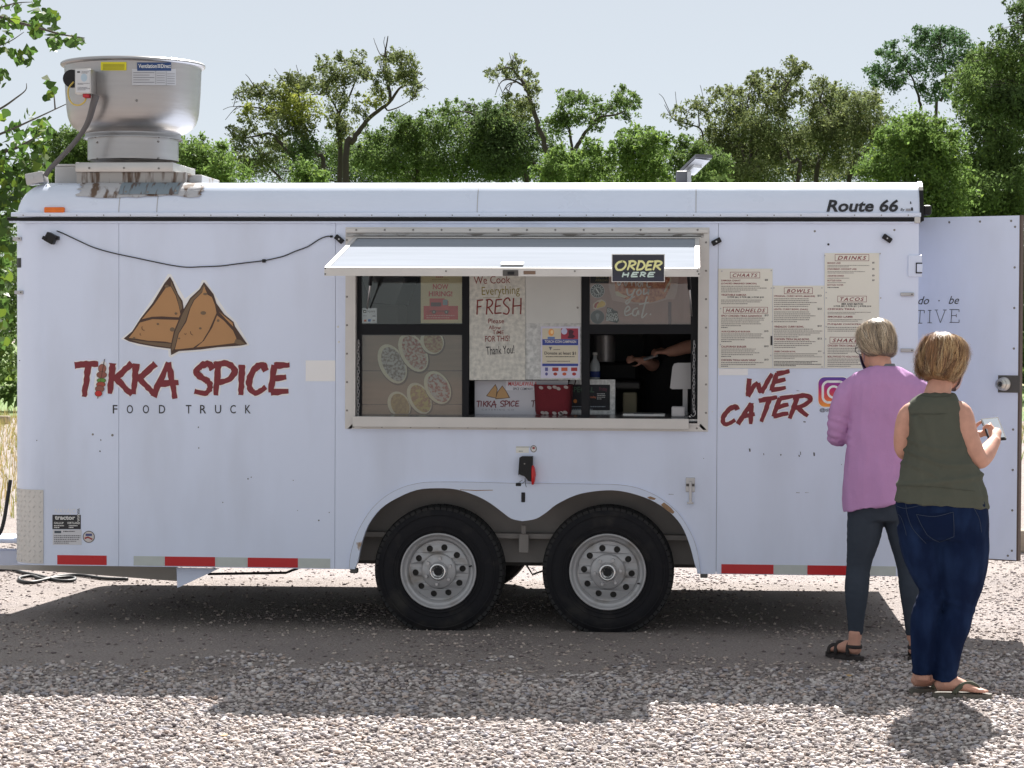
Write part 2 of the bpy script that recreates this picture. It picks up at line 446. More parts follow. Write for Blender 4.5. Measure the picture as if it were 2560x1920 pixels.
# ================================================================ the setting
def ground_material():
    m = bpy.data.materials.new('sandy_gravel'); m.use_nodes = True; N = m.node_tree.nodes; K = m.node_tree.links
    b = N['Principled BSDF']; b.inputs['Roughness'].default_value = 0.92; b.inputs['Specular IOR Level'].default_value = 0.25
    tc = N.new('ShaderNodeTexCoord')
    def nz(scale, detail=6, rough=0.6):
        n = N.new('ShaderNodeTexNoise'); n.inputs['Scale'].default_value = scale; n.inputs['Detail'].default_value = detail
        n.inputs['Roughness'].default_value = rough; K.new(tc.outputs['Object'], n.inputs['Vector']); return n
    def ramp(n, cols):
        r = N.new('ShaderNodeValToRGB'); e = r.color_ramp.elements
        e[0].position, e[0].color = cols[0][0], (*cols[0][1], 1); e[1].position, e[1].color = cols[-1][0], (*cols[-1][1], 1)
        for p, c in cols[1:-1]:
            q = e.new(p); q.color = (*c, 1)
        K.new(n.outputs['Fac'], r.inputs[0]); return r
    big = ramp(nz(1.3, 7, .65), [(0.3, (0.315, 0.28, 0.268)), (0.55, (0.395, 0.35, 0.325)), (0.75, (0.34, 0.312, 0.305))])
    vo = N.new('ShaderNodeTexVoronoi'); vo.inputs['Scale'].default_value = 48; K.new(tc.outputs['Object'], vo.inputs['Vector'])
    grit = ramp(nz(70, 6, 0.8), [(0.36, (0.34, 0.32, 0.33)), (0.47, (0.86, 0.85, 0.86)), (0.56, (1.0, 0.98, 0.97)), (0.66, (1.42, 1.38, 1.36))])
    mx = N.new('ShaderNodeMix'); mx.data_type = 'RGBA'; mx.blend_type = 'MULTIPLY'; mx.inputs['Factor'].default_value = 0.9
    K.new(big.outputs[0], mx.inputs['A']); K.new(grit.outputs[0], mx.inputs['B'])
    K.new(mx.outputs['Result'], b.inputs['Base Color'])
    n3 = nz(55, 8, 0.7); n4 = nz(9, 5, 0.6); ad = N.new('ShaderNodeMath'); ad.operation = 'MULTIPLY_ADD'; ad.inputs[1].default_value = 1.4
    K.new(n4.outputs['Fac'], ad.inputs[0]); K.new(n3.outputs['Fac'], ad.inputs[2])
    bp = N.new('ShaderNodeBump'); bp.inputs['Strength'].default_value = 0.9; bp.inputs['Distance'].default_value = 0.03
    K.new(ad.outputs[0], bp.inputs['Height']); K.new(bp.outputs[0], b.inputs['Normal'])
    return m
gm = ground_material()
g = mk('ground', [(-400, -60, 0), (400, -60, 0), (400, 600, 0), (-400, 600, 0)], [(0, 1, 2, 3)], gm)
tag(g, 'pale sandy gravel lot under and around the food trailer', 'ground', kind='structure')
lawn_m = mat('lawn_grass', (0.10, 0.17, 0.035), 0.9, col2=(0.24, 0.20, 0.08), fac2=(0.5, 0.75), vscale=0.25, bump=0.6, bscale=14)
lw = mk('grass_field', [(-160, 29, .004), (160, 29, .004), (160, 260, .004), (-160, 260, .004)], [(0, 1, 2, 3)], lawn_m)
tag(lw, 'green lawn beyond the gravel lot', 'lawn', kind='structure')

# ---- pebbles (nobody could count them)
PHI = (1 + 5 ** .5) / 2
ICO_V = np.array([(-1,PHI,0),(1,PHI,0),(-1,-PHI,0),(1,-PHI,0),(0,-1,PHI),(0,1,PHI),(0,-1,-PHI),(0,1,-PHI),(PHI,0,-1),(PHI,0,1),(-PHI,0,-1),(-PHI,0,1)], float)
ICO_V /= np.linalg.norm(ICO_V[0])
ICO_F = np.array([(0,11,5),(0,5,1),(0,1,7),(0,7,10),(0,10,11),(1,5,9),(5,11,4),(11,10,2),(10,7,6),(7,1,8),(3,9,4),(3,4,2),(3,2,6),(3,6,8),(3,8,9),(4,9,5),(2,4,11),(6,2,10),(8,6,7),(9,8,1)])
def bulk_mesh(name, V, F, cols, m, smooth=False):
    """V (n,3) F (m,k) cols (n,3) as one mesh object"""
    me = bpy.data.meshes.new(name); n = len(V); k = F.shape[1]; nf = len(F)
    me.vertices.add(n); me.vertices.foreach_set('co', V.astype(np.float32).ravel())
    me.loops.add(nf * k); me.loops.foreach_set('vertex_index', F.astype(np.int32).ravel())
    me.polygons.add(nf); me.polygons.foreach_set('loop_start', np.arange(0, nf * k, k, dtype=np.int32))
    me.polygons.foreach_set('loop_total', np.full(nf, k, np.int32))
    if smooth: me.polygons.foreach_set('use_smooth', np.ones(nf, bool))
    if cols is not None:
        at = me.color_attributes.new('Col', 'FLOAT_COLOR', 'POINT')
        c4 = np.ones((n, 4), np.float32); c4[:, :3] = cols; at.data.foreach_set('color', c4.ravel())
    me.update(calc_edges=True); me.validate()
    me.materials.append(m)
    o = bpy.data.objects.new(name, me); COL.objects.link(o); return o
def randrot(n):
    q = rng.normal(size=(n, 4)); q /= np.linalg.norm(q, axis=1)[:, None]
    w, x, y, z = q.T
    return np.stack([np.stack([1-2*(y*y+z*z), 2*(x*y-z*w), 2*(x*z+y*w)], 1), np.stack([2*(x*y+z*w), 1-2*(x*x+z*z), 2*(y*z-x*w)], 1),
                     np.stack([2*(x*z-y*w), 2*(y*z+x*w), 1-2*(x*x+y*y)], 1)], 1)
def noise2(x, y, sc, seed=0):
    """cheap smooth value noise for numpy arrays"""
    r = np.random.default_rng(seed).random((64, 64)); u = (x * sc) % 64; v = (y * sc) % 64
    i = np.floor(u).astype(int); j = np.floor(v).astype(int); fu = u - i; fv = v - j
    fu = fu * fu * (3 - 2 * fu); fv = fv * fv * (3 - 2 * fv); i2 = (i + 1) % 64; j2 = (j + 1) % 64; i %= 64; j %= 64
    return (r[i, j] * (1 - fu) + r[i2, j] * fu) * (1 - fv) + (r[i, j2] * (1 - fu) + r[i2, j2] * fu) * fv
def pebbles(name, xy, smin, smax, label, sink=0.25):
    n = len(xy)
    s = smin + (smax - smin) * rng.random(n) ** 1.8
    loc = ICO_V[None] * (1 + 0.28 * (rng.random((n, 12, 1)) - .5) * 2)
    sc = np.stack([s * (0.85 + .4 * rng.random(n)), s * (0.6 + .3 * rng.random(n)), s * (0.30 + .28 * rng.random(n))], 1) / 2
    loc = loc * sc[:, None, :]
    a = rng.random(n) * 2 * np.pi; tl = rng.normal(0, .28, n); t2 = rng.normal(0, .28, n)
    ca, sa = np.cos(a), np.sin(a)
    x, y, z = loc[..., 0], loc[..., 1], loc[..., 2]
    z, x = z * np.cos(tl)[:, None] - x * np.sin(tl)[:, None], x * np.cos(tl)[:, None] + z * np.sin(tl)[:, None]
    z, y = z * np.cos(t2)[:, None] - y * np.sin(t2)[:, None], y * np.cos(t2)[:, None] + z * np.sin(t2)[:, None]
    x, y = x * ca[:, None] - y * sa[:, None], x * sa[:, None] + y * ca[:, None]
    V = np.stack([x + xy[:, 0:1], y + xy[:, 1:2], z + (sc[:, 2] * (1 - 2 * sink) + 0.004 * rng.random(n))[:, None]], 2)
    base = np.array([(.48,.42,.40),(.42,.38,.375),(.56,.51,.485),(.19,.165,.17),(.45,.36,.315),(.37,.355,.385),(.64,.60,.58)])
    c = base[rng.choice(len(base), n, p=[.26,.2,.17,.1,.12,.1,.05])] * (0.85 + .3 * rng.random((n, 1)))
    F = (ICO_F[None] + (np.arange(n) * 12)[:, None, None]).reshape(-1, 3)
    o = bulk_mesh(name, V.reshape(-1, 3), F, np.repeat(c, 12, 0), MATS['pebble'], smooth=False)
    return tag(o, label, 'gravel', kind='stuff')
mat('pebble', (.45, .4, .37), 0.8, attr='Col', col2=(0.30, 0.25, 0.22), fac2=(0.55, 0.9), vscale=60, spec=0.3)
def scatter(n, x0, x1, y0, y1, keep):
    p = np.stack([x0 + (x1 - x0) * rng.random(n), y0 + (y1 - y0) * rng.random(n)], 1)
    return p[rng.random(n) < keep(p[:, 0], p[:, 1])]
def front_edge(x):                                   # where the loose gravel begins, nearer the camera
    return -1.52 + 0.16 * (noise2(x + 40, x * 0 + 3, 1.1, 3) - .5) + np.clip((x - 0.25) * 0.75, 0, 1.1)
def keep_front(x, y):
    d = front_edge(x) - y                            # >0 in front of the line
    nn = noise2(x + 30, y + 30, 3.1, 5) * .6 + noise2(x + 30, y + 30, 8.0, 6) * .4
    edge = np.clip(np.minimum(np.minimum((x + 4.3) / 1.0, (2.9 - x) / 1.0), (y + 5.0) / .9), 0, 1)
    return np.clip(0.42 + d * 1.5 + (nn - .5) * 2.2, 0.0, 1.0) * np.clip(edge * 1.6 + (nn - .5) * 1.2 * (edge < .95), 0, 1)
xy = scatter(74000, -4.3, 2.9, -5.0, -0.2, keep_front)
pebbles('loose_gravel', xy, 0.011, 0.037, 'loose grey and pink pebbles in the foreground')
OCT_V = np.array([(1,0,0),(-1,0,0),(0,1,0),(0,-1,0),(0,0,1),(0,0,-1)], float); OCT_F = np.array([(0,2,4),(2,1,4),(1,3,4),(3,0,4),(2,0,5),(1,2,5),(3,1,5),(0,3,5)])
def keep_back(x, y):
    return 0.22 + 0.6 * np.clip((noise2(x + 20, y + 20, 1.7, 9) - .5) * 5, 0, 1) + 0.9 * np.clip((x - 1.2) * 1.2, 0, 1) * np.clip((3.6 - y) / 2, 0, 1)
def grit(name, label, n, box, smin, smax, keep, cols):
    xy = scatter(n, *box, keep); n = len(xy); s = smin + (smax - smin) * rng.random(n) ** 2.2
    loc = OCT_V[None] * (1 + .35 * (rng.random((n, 6, 1)) - .5) * 2) * np.stack([s * .55, s * .4, s * .26], 1)[:, None, :]
    a = rng.random(n) * 2 * np.pi; x, y = loc[..., 0], loc[..., 1]
    V = np.stack([x * np.cos(a)[:, None] - y * np.sin(a)[:, None] + xy[:, :1], x * np.sin(a)[:, None] + y * np.cos(a)[:, None] + xy[:, 1:], loc[..., 2] + (s * .12)[:, None]], 2)
    c = np.array(cols)[rng.integers(0, len(cols), n)] * (.8 + .4 * rng.random((n, 1)))
    o = bulk_mesh(name, V.reshape(-1, 3), (OCT_F[None] + (np.arange(n) * 6)[:, None, None]).reshape(-1, 3), np.repeat(c, 6, 0), MATS['pebble'])
    return tag(o, label, 'gravel', kind='stuff')
grit('scattered_stones', 'small stones scattered over the packed sand by the wheels', 72000, (-5.2, 3.4, -2.0, 5.0), .006, .030, keep_back, [(.46,.38,.34),(.36,.31,.29),(.25,.21,.20),(.50,.43,.38),(.17,.14,.14)])

grit('fine_gravel', 'fine crushed stone lying between the foreground pebbles', 50000, (-4.3, 2.9, -5.0, -0.9), .006, .020, keep_front, [(.42,.375,.36),(.36,.33,.33),(.22,.19,.19),(.47,.43,.41),(.30,.27,.27)])

# ---- leaves and trees
LEAF_DIAMOND = np.array([(0, -.5), (.22, -.05), (0, .5), (-.22, -.05)])
LEAF_DELTOID = np.array([(0, -.42), (.34, -.30), (.46, -.05), (.24, .22), (0, .58), (-.24, .22), (-.46, -.05), (-.34, -.30)])
def leaf_arrays(C, size, shape):
    n = len(C); Rm = randrot(n)
    k = len(shape); lo = np.zeros((n, k, 3)); lo[..., 0] = shape[None, :, 0]; lo[..., 1] = shape[None, :, 1]
    lo[..., 2] = 0.22 * np.abs(shape[None, :, 0])
    lo *= size[:, None, None]
    V = np.einsum('nij,nkj->nki', Rm, lo) + C[:, None, :]
    F = (np.arange(k)[None] + (np.arange(n) * k)[:, None])
    return V.reshape(-1, 3), F, k
for nm, tr in (('leaf_far', .5), ('leaf_near', .5)):
    mat(nm, (.08, .14, .03), 0.65 if nm == 'leaf_far' else 0.5, attr='Col', trans=tr, spec=0.08 if nm == 'leaf_far' else 0.25)
bark = mat('bark', (0.055, 0.045, 0.038), 0.9, var=0.4, vscale=3, bump=0.4, bscale=8)
GREEN = {'olive': (0.140, 0.170, 0.072), 'dark': (0.085, 0.130, 0.050), 'mid': (0.115, 0.175, 0.056), 'light': (0.138, 0.215, 0.060), 'lime': (0.225, 0.26, 0.062), 'locust': (0.085, 0.150, 0.070)}

def px_tree(name, label, cat, D, limbs, clumps, kind, leaf=0.105, dens=0.20, group=None, wood=1.0, base=None, dj=1.3, airy=0.42):
    """limbs and clumps in photo pixels, D metres from the camera; depth from D and the size of each clump"""
    Y = D - CAM_D; s = FPX / D
    b0 = limbs[0][0][0][0] if limbs else clumps[0][0]
    bp = on_y(base if base is not None else b0, 900, Y)
    t = thing(name, label, cat, (bp.x, Y, 0), group)
    rr = random.Random(len(label) * 31 + int(D * 7) + len(clumps))
    mb = MB(); nodes = []
    for li, lb in enumerate(limbs):
        pts, w0, w1 = lb[0], lb[1], lb[2]
        dy0 = 0 if li == 0 else rr.uniform(-.6, .6)
        P = []
        if len(lb) > 3 or li == 0:
            P.append((bp.x, Y, -0.05, w0 / s * .75))
        m = len(pts)
        for i, q in enumerate(pts):
            u = i / max(1, m - 1); p = on_y(q[0], q[1], Y + dy0 * u)
            P.append((p.x, p.y, p.z, (w0 * (1 - u) + w1 * u) / s / 2))
        P = smoothpts(P, 4)
        P = [(x + rr.uniform(-.4, .4) * r_, y, z, r_) for x, y, z, r_ in P]
        mb.tube([q[:3] for q in P], [max(.008, q[3]) for q in P], 7)
        nodes += [Vector(q[:3]) for q in P if q[2] > 1.0]
    Cs = []; cols = []; sz = []
    if not limbs:                                    # a bush reaches the ground
        xa = min(c_[0] - c_[2] for c_ in clumps); xb = max(c_[0] + c_[2] for c_ in clumps); yb = max(c_[1] for c_ in clumps); yg = 825 + 1.62 * s; k_ = yb + 40; low_ = []
        while k_ < yg:
            for q in range(3): low_.append((xa + (xb - xa) * (q + .5) / 3, k_, (xb - xa) * .24, 45, .22))
            k_ += 62
    else: low_ = []
    g0 = np.array(GREEN[kind])
    n_top = len(clumps); clumps = [(c_[0], c_[1], c_[2] * 1.06, c_[3] * 1.06, *c_[4:]) for c_ in clumps]
    for cl in list(clumps):                          # ragged sprays along the outline of every clump
        for q in range(4):
            a = rr.uniform(-.3, math.pi + .3); e = rr.uniform(.85, 1.12); k_ = rr.uniform(.16, .34)
            clumps.append((cl[0] + cl[2] * e * math.cos(a), cl[1] - cl[3] * e * math.sin(a), cl[2] * k_, cl[3] * k_ * 1.25, (cl[4] if len(cl) > 4 else 1.0) * .75, *cl[5:]))
    for cl in clumps + low_:
        cx, cy, rx, ry = cl[:4]; dd = dens * (cl[4] if len(cl) > 4 else 1.0)
        kk = np.array(GREEN[cl[5]]) if len(cl) > 5 else g0
        rd = 0.8 * (rx + ry) / 2 / s
        c = on_y(cx, cy, Y + rr.uniform(-dj, dj)); c = np.array(c)
        rad = np.array([rx / s, rd, ry / s])
        n = max(6, int(math.pi * rx * ry * dd * (.35 if cy > 475 and cx < 2280 else 1))); ns = max(5, int(n / 26))
        d = rng.normal(size=(ns, 3)); d /= np.linalg.norm(d, axis=1)[:, None]
        sub = d * (rng.random((ns, 1)) ** 0.42) * rad
        which = rng.integers(0, ns, n)
        pos = sub[which] + rng.normal(size=(n, 3)) * rad.mean() * airy * 0.55
        Cs.append(pos + c); sz.append(leaf * (2.3 if cl in low_ else 1.0) * (0.6 + .8 * rng.random(n)))
        tone = (0.72 + .56 * rng.random(ns))[which]
        col = kk[None] * tone[:, None] * (0.8 + .4 * rng.random((n, 1)))
        yl = rng.random(n) < .10; col[yl] *= np.array([1.25, 1.15, .8])
        cols.append(col)
        # a branch from the nearest limb into the clump, and twigs
        if wood and nodes and rx > 14:
            cv = Vector(c); near = min(nodes, key=lambda q: (q - cv).length + max(0, q.z - cv.z) * 1.5)
            mid = near.lerp(cv, .55) + Vector((rr.uniform(-.2, .2), rr.uniform(-.2, .2), rr.uniform(.05, .3)))
            r0 = max(.012, min(.045, .008 * rad.mean() * 2 + .008)) * wood
            mb.tube([near, mid, cv], [r0, r0 * .7, r0 * .35], 5)
            for q in range(4):
                e = Vector(c + sub[rr.randrange(ns)] * .95); mb.tube([mid.lerp(cv, rr.random()), e.lerp(cv, .5) + Vector((0, 0, .08)), e], [r0 * .4, r0 * .3, .007], 4)
    C = np.concatenate(Cs); S = np.concatenate(sz); CO = np.concatenate(cols)
    zc = C[:, 2] > 0.15; C, S, CO = C[zc], S[zc], CO[zc]
    V, F, k = leaf_arrays(C - np.array(ORG[t.name]), S, LEAF_DIAMOND)
    o = bulk_mesh('crown', V, F, np.repeat(np.clip(CO, 0, 1), k, 0), MATS['leaf_far']); o.parent = t
    if mb.v: mb.build('trunk', bark, t, smooth=True)
    return t

def cr(pts, sc, ox, oy):                              # coordinates read off an enlarged crop
    out = []
    for p in pts:
        if len(p) == 2: out.append((p[0] * sc + ox, p[1] * sc + oy))
        else: out.append((p[0] * sc + ox, p[1] * sc + oy, p[2] * sc, p[3] * sc, *p[4:]))
    return out
c2 = lambda *p: cr(p, .3617, 500, 50)
c3 = lambda *p: cr(p, .2712, 1200, 50)
c4 = lambda *p: cr(p, .3617, 1760, 0)
GT = 'tall trees beyond the lawn'; GB = 'bright green thickets in front of the trees'

px_tree('russian_olive_tree', 'broad olive green tree with bare twigs to the right of the exhaust fan', 'tree', 70,
    [(c2((720,1080),(690,1000),(600,900),(500,790),(400,800),(320,815)), 15, 3), (c2((700,1080),(705,900),(690,780),(600,690),(520,640)), 16, 3, 1),
     (c2((850,1100),(800,930),(740,830),(720,700),(680,520)), 13, 3, 1), (c2((560,1100),(470,1000),(380,890),(330,870)), 7, 2),
     (c2((600,690),(430,615),(300,598),(250,605),(175,690)), 5, 1), (c2((300,598),(210,600),(160,620)), 2, 1), (c2((640,420),(580,420),(515,335)), 3, 1), (c2((380,470),(345,410),(315,375)), 3, 1), (c2((700,400),(680,360),(665,310)), 3, 1)],
    c2((330,500,85,60),(460,510,75,75),(640,430,110,55),(720,450,90,60),(580,560,120,70),(700,620,140,80,1.4,'lime'),(430,650,150,55,1.2,'lime'),(300,760,100,60),(290,870,80,65,.8),(380,980,130,70,.7),(600,720,120,80),(720,760,90,80),(700,900,110,110,1.3,'dark'),(560,900,90,90,.9),(480,850,90,60),(300,1010,90,70,.8),(620,500,80,50,1,'lime')), 'olive', group=GT)
px_tree('russian_olive_tree', 'open crowned tree with a forked dark trunk beside a leaning trunk', 'tree', 72,
    [(c2((965,900),(958,800),(950,700),(965,640),(1010,570),(1050,490),(1080,400)), 12, 3), (c2((960,650),(920,570),(880,515),(810,512),(720,520)), 6, 2)],
    c2((860,320,85,55,.75),(1000,265,65,50,.75),(1090,290,70,70,.75),(900,400,115,75,.8),(1030,400,100,85,.75),(1110,370,55,70,.7),(980,530,110,70,.75),(860,470,90,60),(930,650,60,60,.7),(970,770,90,80,.9),(1000,700,80,60,.7)), 'olive', group=GT)
px_tree('russian_olive_tree', 'tree with a thick trunk leaning right and dead twigs above its crown', 'tree', 71,
    [(c2((1010,960),(1050,850),(1110,750),(1200,650),(1310,570),(1370,480),(1425,450)), 17, 4), (c2((1315,560),(1302,420),(1285,300),(1280,240),(1295,130),(1300,110)), 9, 1.5), (c2((1285,250),(1245,235),(1215,170),(1200,125)), 3, 1), (c2((1290,230),(1270,160),(1278,115)), 2, 1),
     (c2((1280,600),(1300,625),(1380,600),(1440,565),(1500,530)), 5, 1), (c2((1150,740),(1145,770),(1160,790)), 3, 1.5), (c2((1440,450),(1510,440),(1580,480)), 3, 1), (c2((1500,450),(1540,420),(1560,400)), 2, .8)],
    c2((1320,250,85,50,.8),(1400,290,90,60,.9),(1450,360,75,75,1),(1370,400,105,65,1),(1250,340,50,75,.6),(1220,420,45,50,.5),(1200,560,85,45,.9,'lime'),(1130,620,60,60,.7),(1440,470,90,45,.6),(1460,530,70,40,.4),(1240,500,70,60,.6)), 'olive', group=GT)
px_tree('elm_tree', 'dense dark green tree mass left of the tall curved tree', 'tree', 74,
    [(c2((1500,1120),(1500,950),(1480,800)), 14, 5), (c2((1690,830),(1800,775),(1900,750)), 6, 2), (c2((1700,1030),(1790,985),(1840,970)), 7, 3), (c2((2080,770),(1950,690),(1860,640),(1760,632)), 7, 2), (c2((2210,1080),(2160,960),(2080,770)), 10, 6)],
    c2((1370,690,85,50),(1250,830,95,80),(1400,800,130,110),(1000,930,130,100,1.1),(1150,950,120,100,1.2),(1290,1000,160,110,1.3),(1500,880,150,130,1.2),(1600,640,55,50,.8),(1640,760,140,110),(1760,640,90,75,.8),(1850,720,140,110,.9),(1900,880,190,170,1.2),(1650,1010,160,100,1.2),(2000,660,80,65,.8),(2090,800,120,140),(2080,1000,140,130,1.2),(1500,740,80,60),(1700,590,40,40,.6),(1870,590,60,40,.6),(1480,1080,200,80),(1850,1080,180,80)), 'mid', dens=0.220, group=GT)
px_tree('willow_bush', 'low pale green bush in front of the broad olive tree', 'bush', 62, [],
    c2((700,1010,70,60),(760,1060,90,50),(840,1070,60,40),(700,1100,90,50),(800,1180,140,80)), 'light', dens=0.200, group=GB)
px_tree('russian_olive_tree', 'tall bare topped tree whose trunk curves over to the left', 'tree', 70,
    [(c3((680,1480),(650,1310),(600,1150),(530,950),(480,780),(430,640),(370,540),(300,462),(240,440),(160,470)), 17, 3), (c3((420,620),(330,565),(240,548),(180,590),(140,690)), 6, 1.2), (c3((330,570),(250,600),(200,690)), 4, 1), (c3((310,470),(290,380),(270,300)), 4, 1), (c3((330,480),(370,400),(430,370)), 3, 1), (c3((300,580),(270,640),(265,700)), 3, 1)],
    c3((300,380,100,55,.5),(150,470,90,45,.6),(110,530,55,40,.5),(280,490,120,55,.6),(460,510,65,55,.9),(490,630,75,60,.9),(430,570,60,60,.6),(380,770,120,80,.8),(500,790,50,90,.5),(240,450,80,40,.5),(300,720,80,40,.7),(370,860,120,70,.9)), 'olive', group=GT)
px_tree('elm_tree', 'dark leafy tree with a sloping trunk below the curved tree', 'tree', 73,
    [(c3((430,1480),(330,1370),(290,1300),(200,1100),(100,960)), 11, 3), (c3((560,1440),(520,1350),(440,1220),(380,1120)), 10, 4)],
    c3((80,840,110,80,.9),(250,900,200,120),(120,1050,170,160,1.2),(300,1150,200,170,1.3),(480,1050,150,140),(200,1330,220,150,1.3),(450,1330,150,150,1.1),(650,1150,110,120,.8),(40,1250,140,180,1.2)), 'dark', dens=0.240, group=GT)
px_tree('cottonwood_tree', 'spreading tree with a trunk leaning right in the middle of the skyline', 'tree', 69,
    [(c3((800,1480),(850,1250),(900,1150),(960,1060),(1040,950),(1120,892),(1270,870),(1390,800)), 14, 3), (c3((850,1280),(845,1160),(820,1000),(770,850),(760,760)), 9, 3), (c3((1045,960),(1040,900)), 6, 4)],
    c3((780,690,85,55,.8),(850,760,120,75,.9),(1000,760,105,65,.75),(1090,820,80,65,.9),(1290,650,80,50,.8),(1340,740,120,75),(1250,790,110,60),(800,900,150,110,.9),(1150,920,120,55,.6),(960,950,110,80,.7),(1330,880,110,45,.45),(700,1000,120,120,.8),(1420,800,60,40,.7),(1080,980,60,50,.5),(960,690,50,40,.5)), 'mid', group=GT)
px_tree('elm_bush', 'rounded bright green bush at the middle of the roof line', 'bush', 60, [],
    c3((760,1300,160,120),(1050,1190,100,90),(1040,1330,170,130),(800,1420,220,90),(620,1420,140,70),(900,1560,300,160)), 'light', dens=0.220, group=GB)
px_tree('elm_bush', 'tallest bright green rounded bush left of the solar flood light', 'bush', 61, [],
    c3((1460,1080,170,90),(1350,1160,120,110),(1570,1150,140,120),(1450,1280,260,150),(1720,1130,70,75,.7),(1650,1300,110,110,.8),(1400,1420,280,100),(1620,1430,140,90,.8),(1450,1560,300,150)), 'light', dens=0.220, group=GB)
px_tree('russian_olive_tree', 'many stemmed olive green tree behind the solar flood light', 'tree', 70,
    [(c4((330,1300),(320,1150),(330,950),(345,880),(300,720)), 14, 4), (c4((300,1240),(280,1120),(260,1000),(210,830),(140,750)), 9, 2, 1), (c4((650,1250),(600,1120),(575,1040)), 11, 6, 1), (c4((545,1150),(520,1040),(490,1000),(400,1010),(350,1080)), 9, 5), (c4((500,780),(530,690),(570,600),(610,530)), 8, 3),
     (c3((2060,1100),(2030,1000),(1900,955),(1790,918),(1740,850),(1700,780)), 5, 1.2), (c3((2020,990),(2015,860),(2010,820)), 4, 2), (c3((1800,915),(1810,800),(1800,660)), 3, .8), (c3((1750,850),(1690,720),(1650,680)), 2, .8), (c3((2060,760),(2050,680),(2030,600)), 2, .8)],
    c4((110,650,80,45,.8),(200,650,70,55,.8),(380,560,85,55,.9),(620,440,85,45,.9),(670,510,75,55,.9),(560,560,80,65),(450,640,140,85),(250,750,170,100,.9),(520,700,100,80,.8),(650,630,60,50,.7),(150,880,150,120,1),(400,880,170,130,1.1),(110,1050,150,140,1.2),(300,1090,190,130,1.2),(500,1030,150,140),(620,950,80,90,.7),(430,500,40,30,.7),(300,1220,300,80,1.2)) + c3((1900,850,110,80,.45),(1980,760,80,60,.5),(1870,960,120,50,.4),(1740,900,60,50,.25),(2100,800,90,90,.7)), 'olive', group=GT)
px_tree('elm_bush', 'low yellow green bush just behind the solar flood light', 'bush', 63, [],
    c3((1880,1150,80,80),(1830,1330,80,120),(1950,1300,120,120),(2050,1200,90,90),(2150,1350,150,120),(1950,1450,200,80)), 'mid', dens=0.220, group=GB)
px_tree('russian_olive_tree', 'rounded olive tree with a crooked dark trunk above the lettered roof end', 'tree', 71,
    [(c4((770,1300),(830,1080),(885,900),(860,770),(800,700),(820,640)), 13, 3), (c4((1000,1250),(1100,1060),(1200,980),(1280,870)), 12, 5, 1), (c4((885,900),(960,830),(1000,800)), 6, 2), (c4((880,880),(800,860),(720,880)), 4, 2)],
    c4((830,580,80,45,.8),(870,650,120,65,.9),(980,670,80,45,.8),(750,730,85,75,.9),(900,780,130,85),(1080,720,130,75,.9),(900,940,180,120,1.1),(790,890,100,90),(1100,850,150,110),(700,1050,110,120,.9),(950,1080,140,80,.8),(1180,680,60,60,.6),(1150,960,120,80,.9),(820,1180,200,80)), 'olive', dens=0.190, group=GT)
px_tree('locust_tree', 'tall feathery green tree standing highest on the right skyline', 'tree', 76,
    [(c4((1600,850),(1640,700),(1655,620),(1672,540),(1660,440),(1640,330)), 8, 3), (c4((1500,760),(1490,700),(1460,600),(1430,520),(1350,430)), 8, 3), (c4((1660,600),(1730,540),(1790,420)), 7, 2), (c4((1500,650),(1470,580)), 4, 2)],
    c4((1300,315,55,30),(1225,375,55,35),(1330,400,90,45),(1240,490,105,55),(1190,560,70,35,.8),(1290,580,95,55),(1430,450,85,60,.9),(1520,225,85,40),(1480,290,95,45),(1640,245,95,50),(1760,245,85,45),(1600,340,150,60),(1780,320,95,55),(1700,430,140,60),(1560,480,100,50,.8),(1830,390,55,40),(1590,640,85,60),(1380,520,60,60,.8),(1700,640,70,60,.8),(1520,590,60,60,.6)), 'locust', dens=0.240, group=GT, airy=.42)
px_tree('elm_tree', 'dark green tree on the far right behind the open door', 'tree', 68,
    [(c4((2120,1500),(2110,1200),(2100,1000),(2050,900),(1960,800)), 20, 6), (c4((2200,1000),(2150,860),(2020,900),(1930,980)), 8, 3)],
    c4((1900,400,75,55),(1850,520,120,85),(1950,590,160,100),(2060,500,130,100),(2110,690,140,150,1.1),(1900,780,160,150,1.1),(1960,980,160,190,1.2),(1840,1180,150,160,1.2),(2120,900,140,150,1.1),(1980,1250,200,200,1.2)), 'mid', dens=0.220, group=GT)
px_tree('cottonwood_tree', 'tall sparse tree cut by the right edge with a broken bare limb', 'tree', 60,
    [(c4((2290,1500),(2270,900),(2250,600),(2212,420),(2180,390),(2150,385),(2060,402),(1940,412)), 26, 7), (c4((2060,400),(2030,440),(2022,490)), 5, 3), (c4((2215,420),(2190,330),(2170,200),(2160,60)), 8, 2)],
    c4((2150,50,75,55,.8),(2190,150,60,75,.9),(2060,220,80,45,.35),(2150,260,80,80,.8),(2190,400,60,80,.8),(2230,560,100,150),(2260,100,90,120),(2050,300,70,50,.25),(2240,800,110,140),(1990,380,110,80,1,'mid'),(2100,420,110,110,1,'mid'),(1930,470,110,90,1,'mid'),(2080,560,150,120,1,'mid'),(1820,600,130,110,1,'mid'),(1960,720,170,130,1,'dark'),(2130,720,120,150,1,'dark')), 'dark', dens=0.170, group=GT)
px_tree('elm_bush', 'large bright green thicket between the roof end and the open door', 'bush', 62, [],
    c4((1480,850,160,80),(1400,970,190,120),(1600,990,190,130),(1340,1110,210,120),(1600,1140,210,120),(1150,1180,100,75,.9),(1420,1250,260,110),(1700,1260,160,120),(1620,1400,250,130),(1720,1000,60,90,.8),(1500,1560,300,170),(1250,1180,120,80)), 'light', dens=0.240, group=GB)
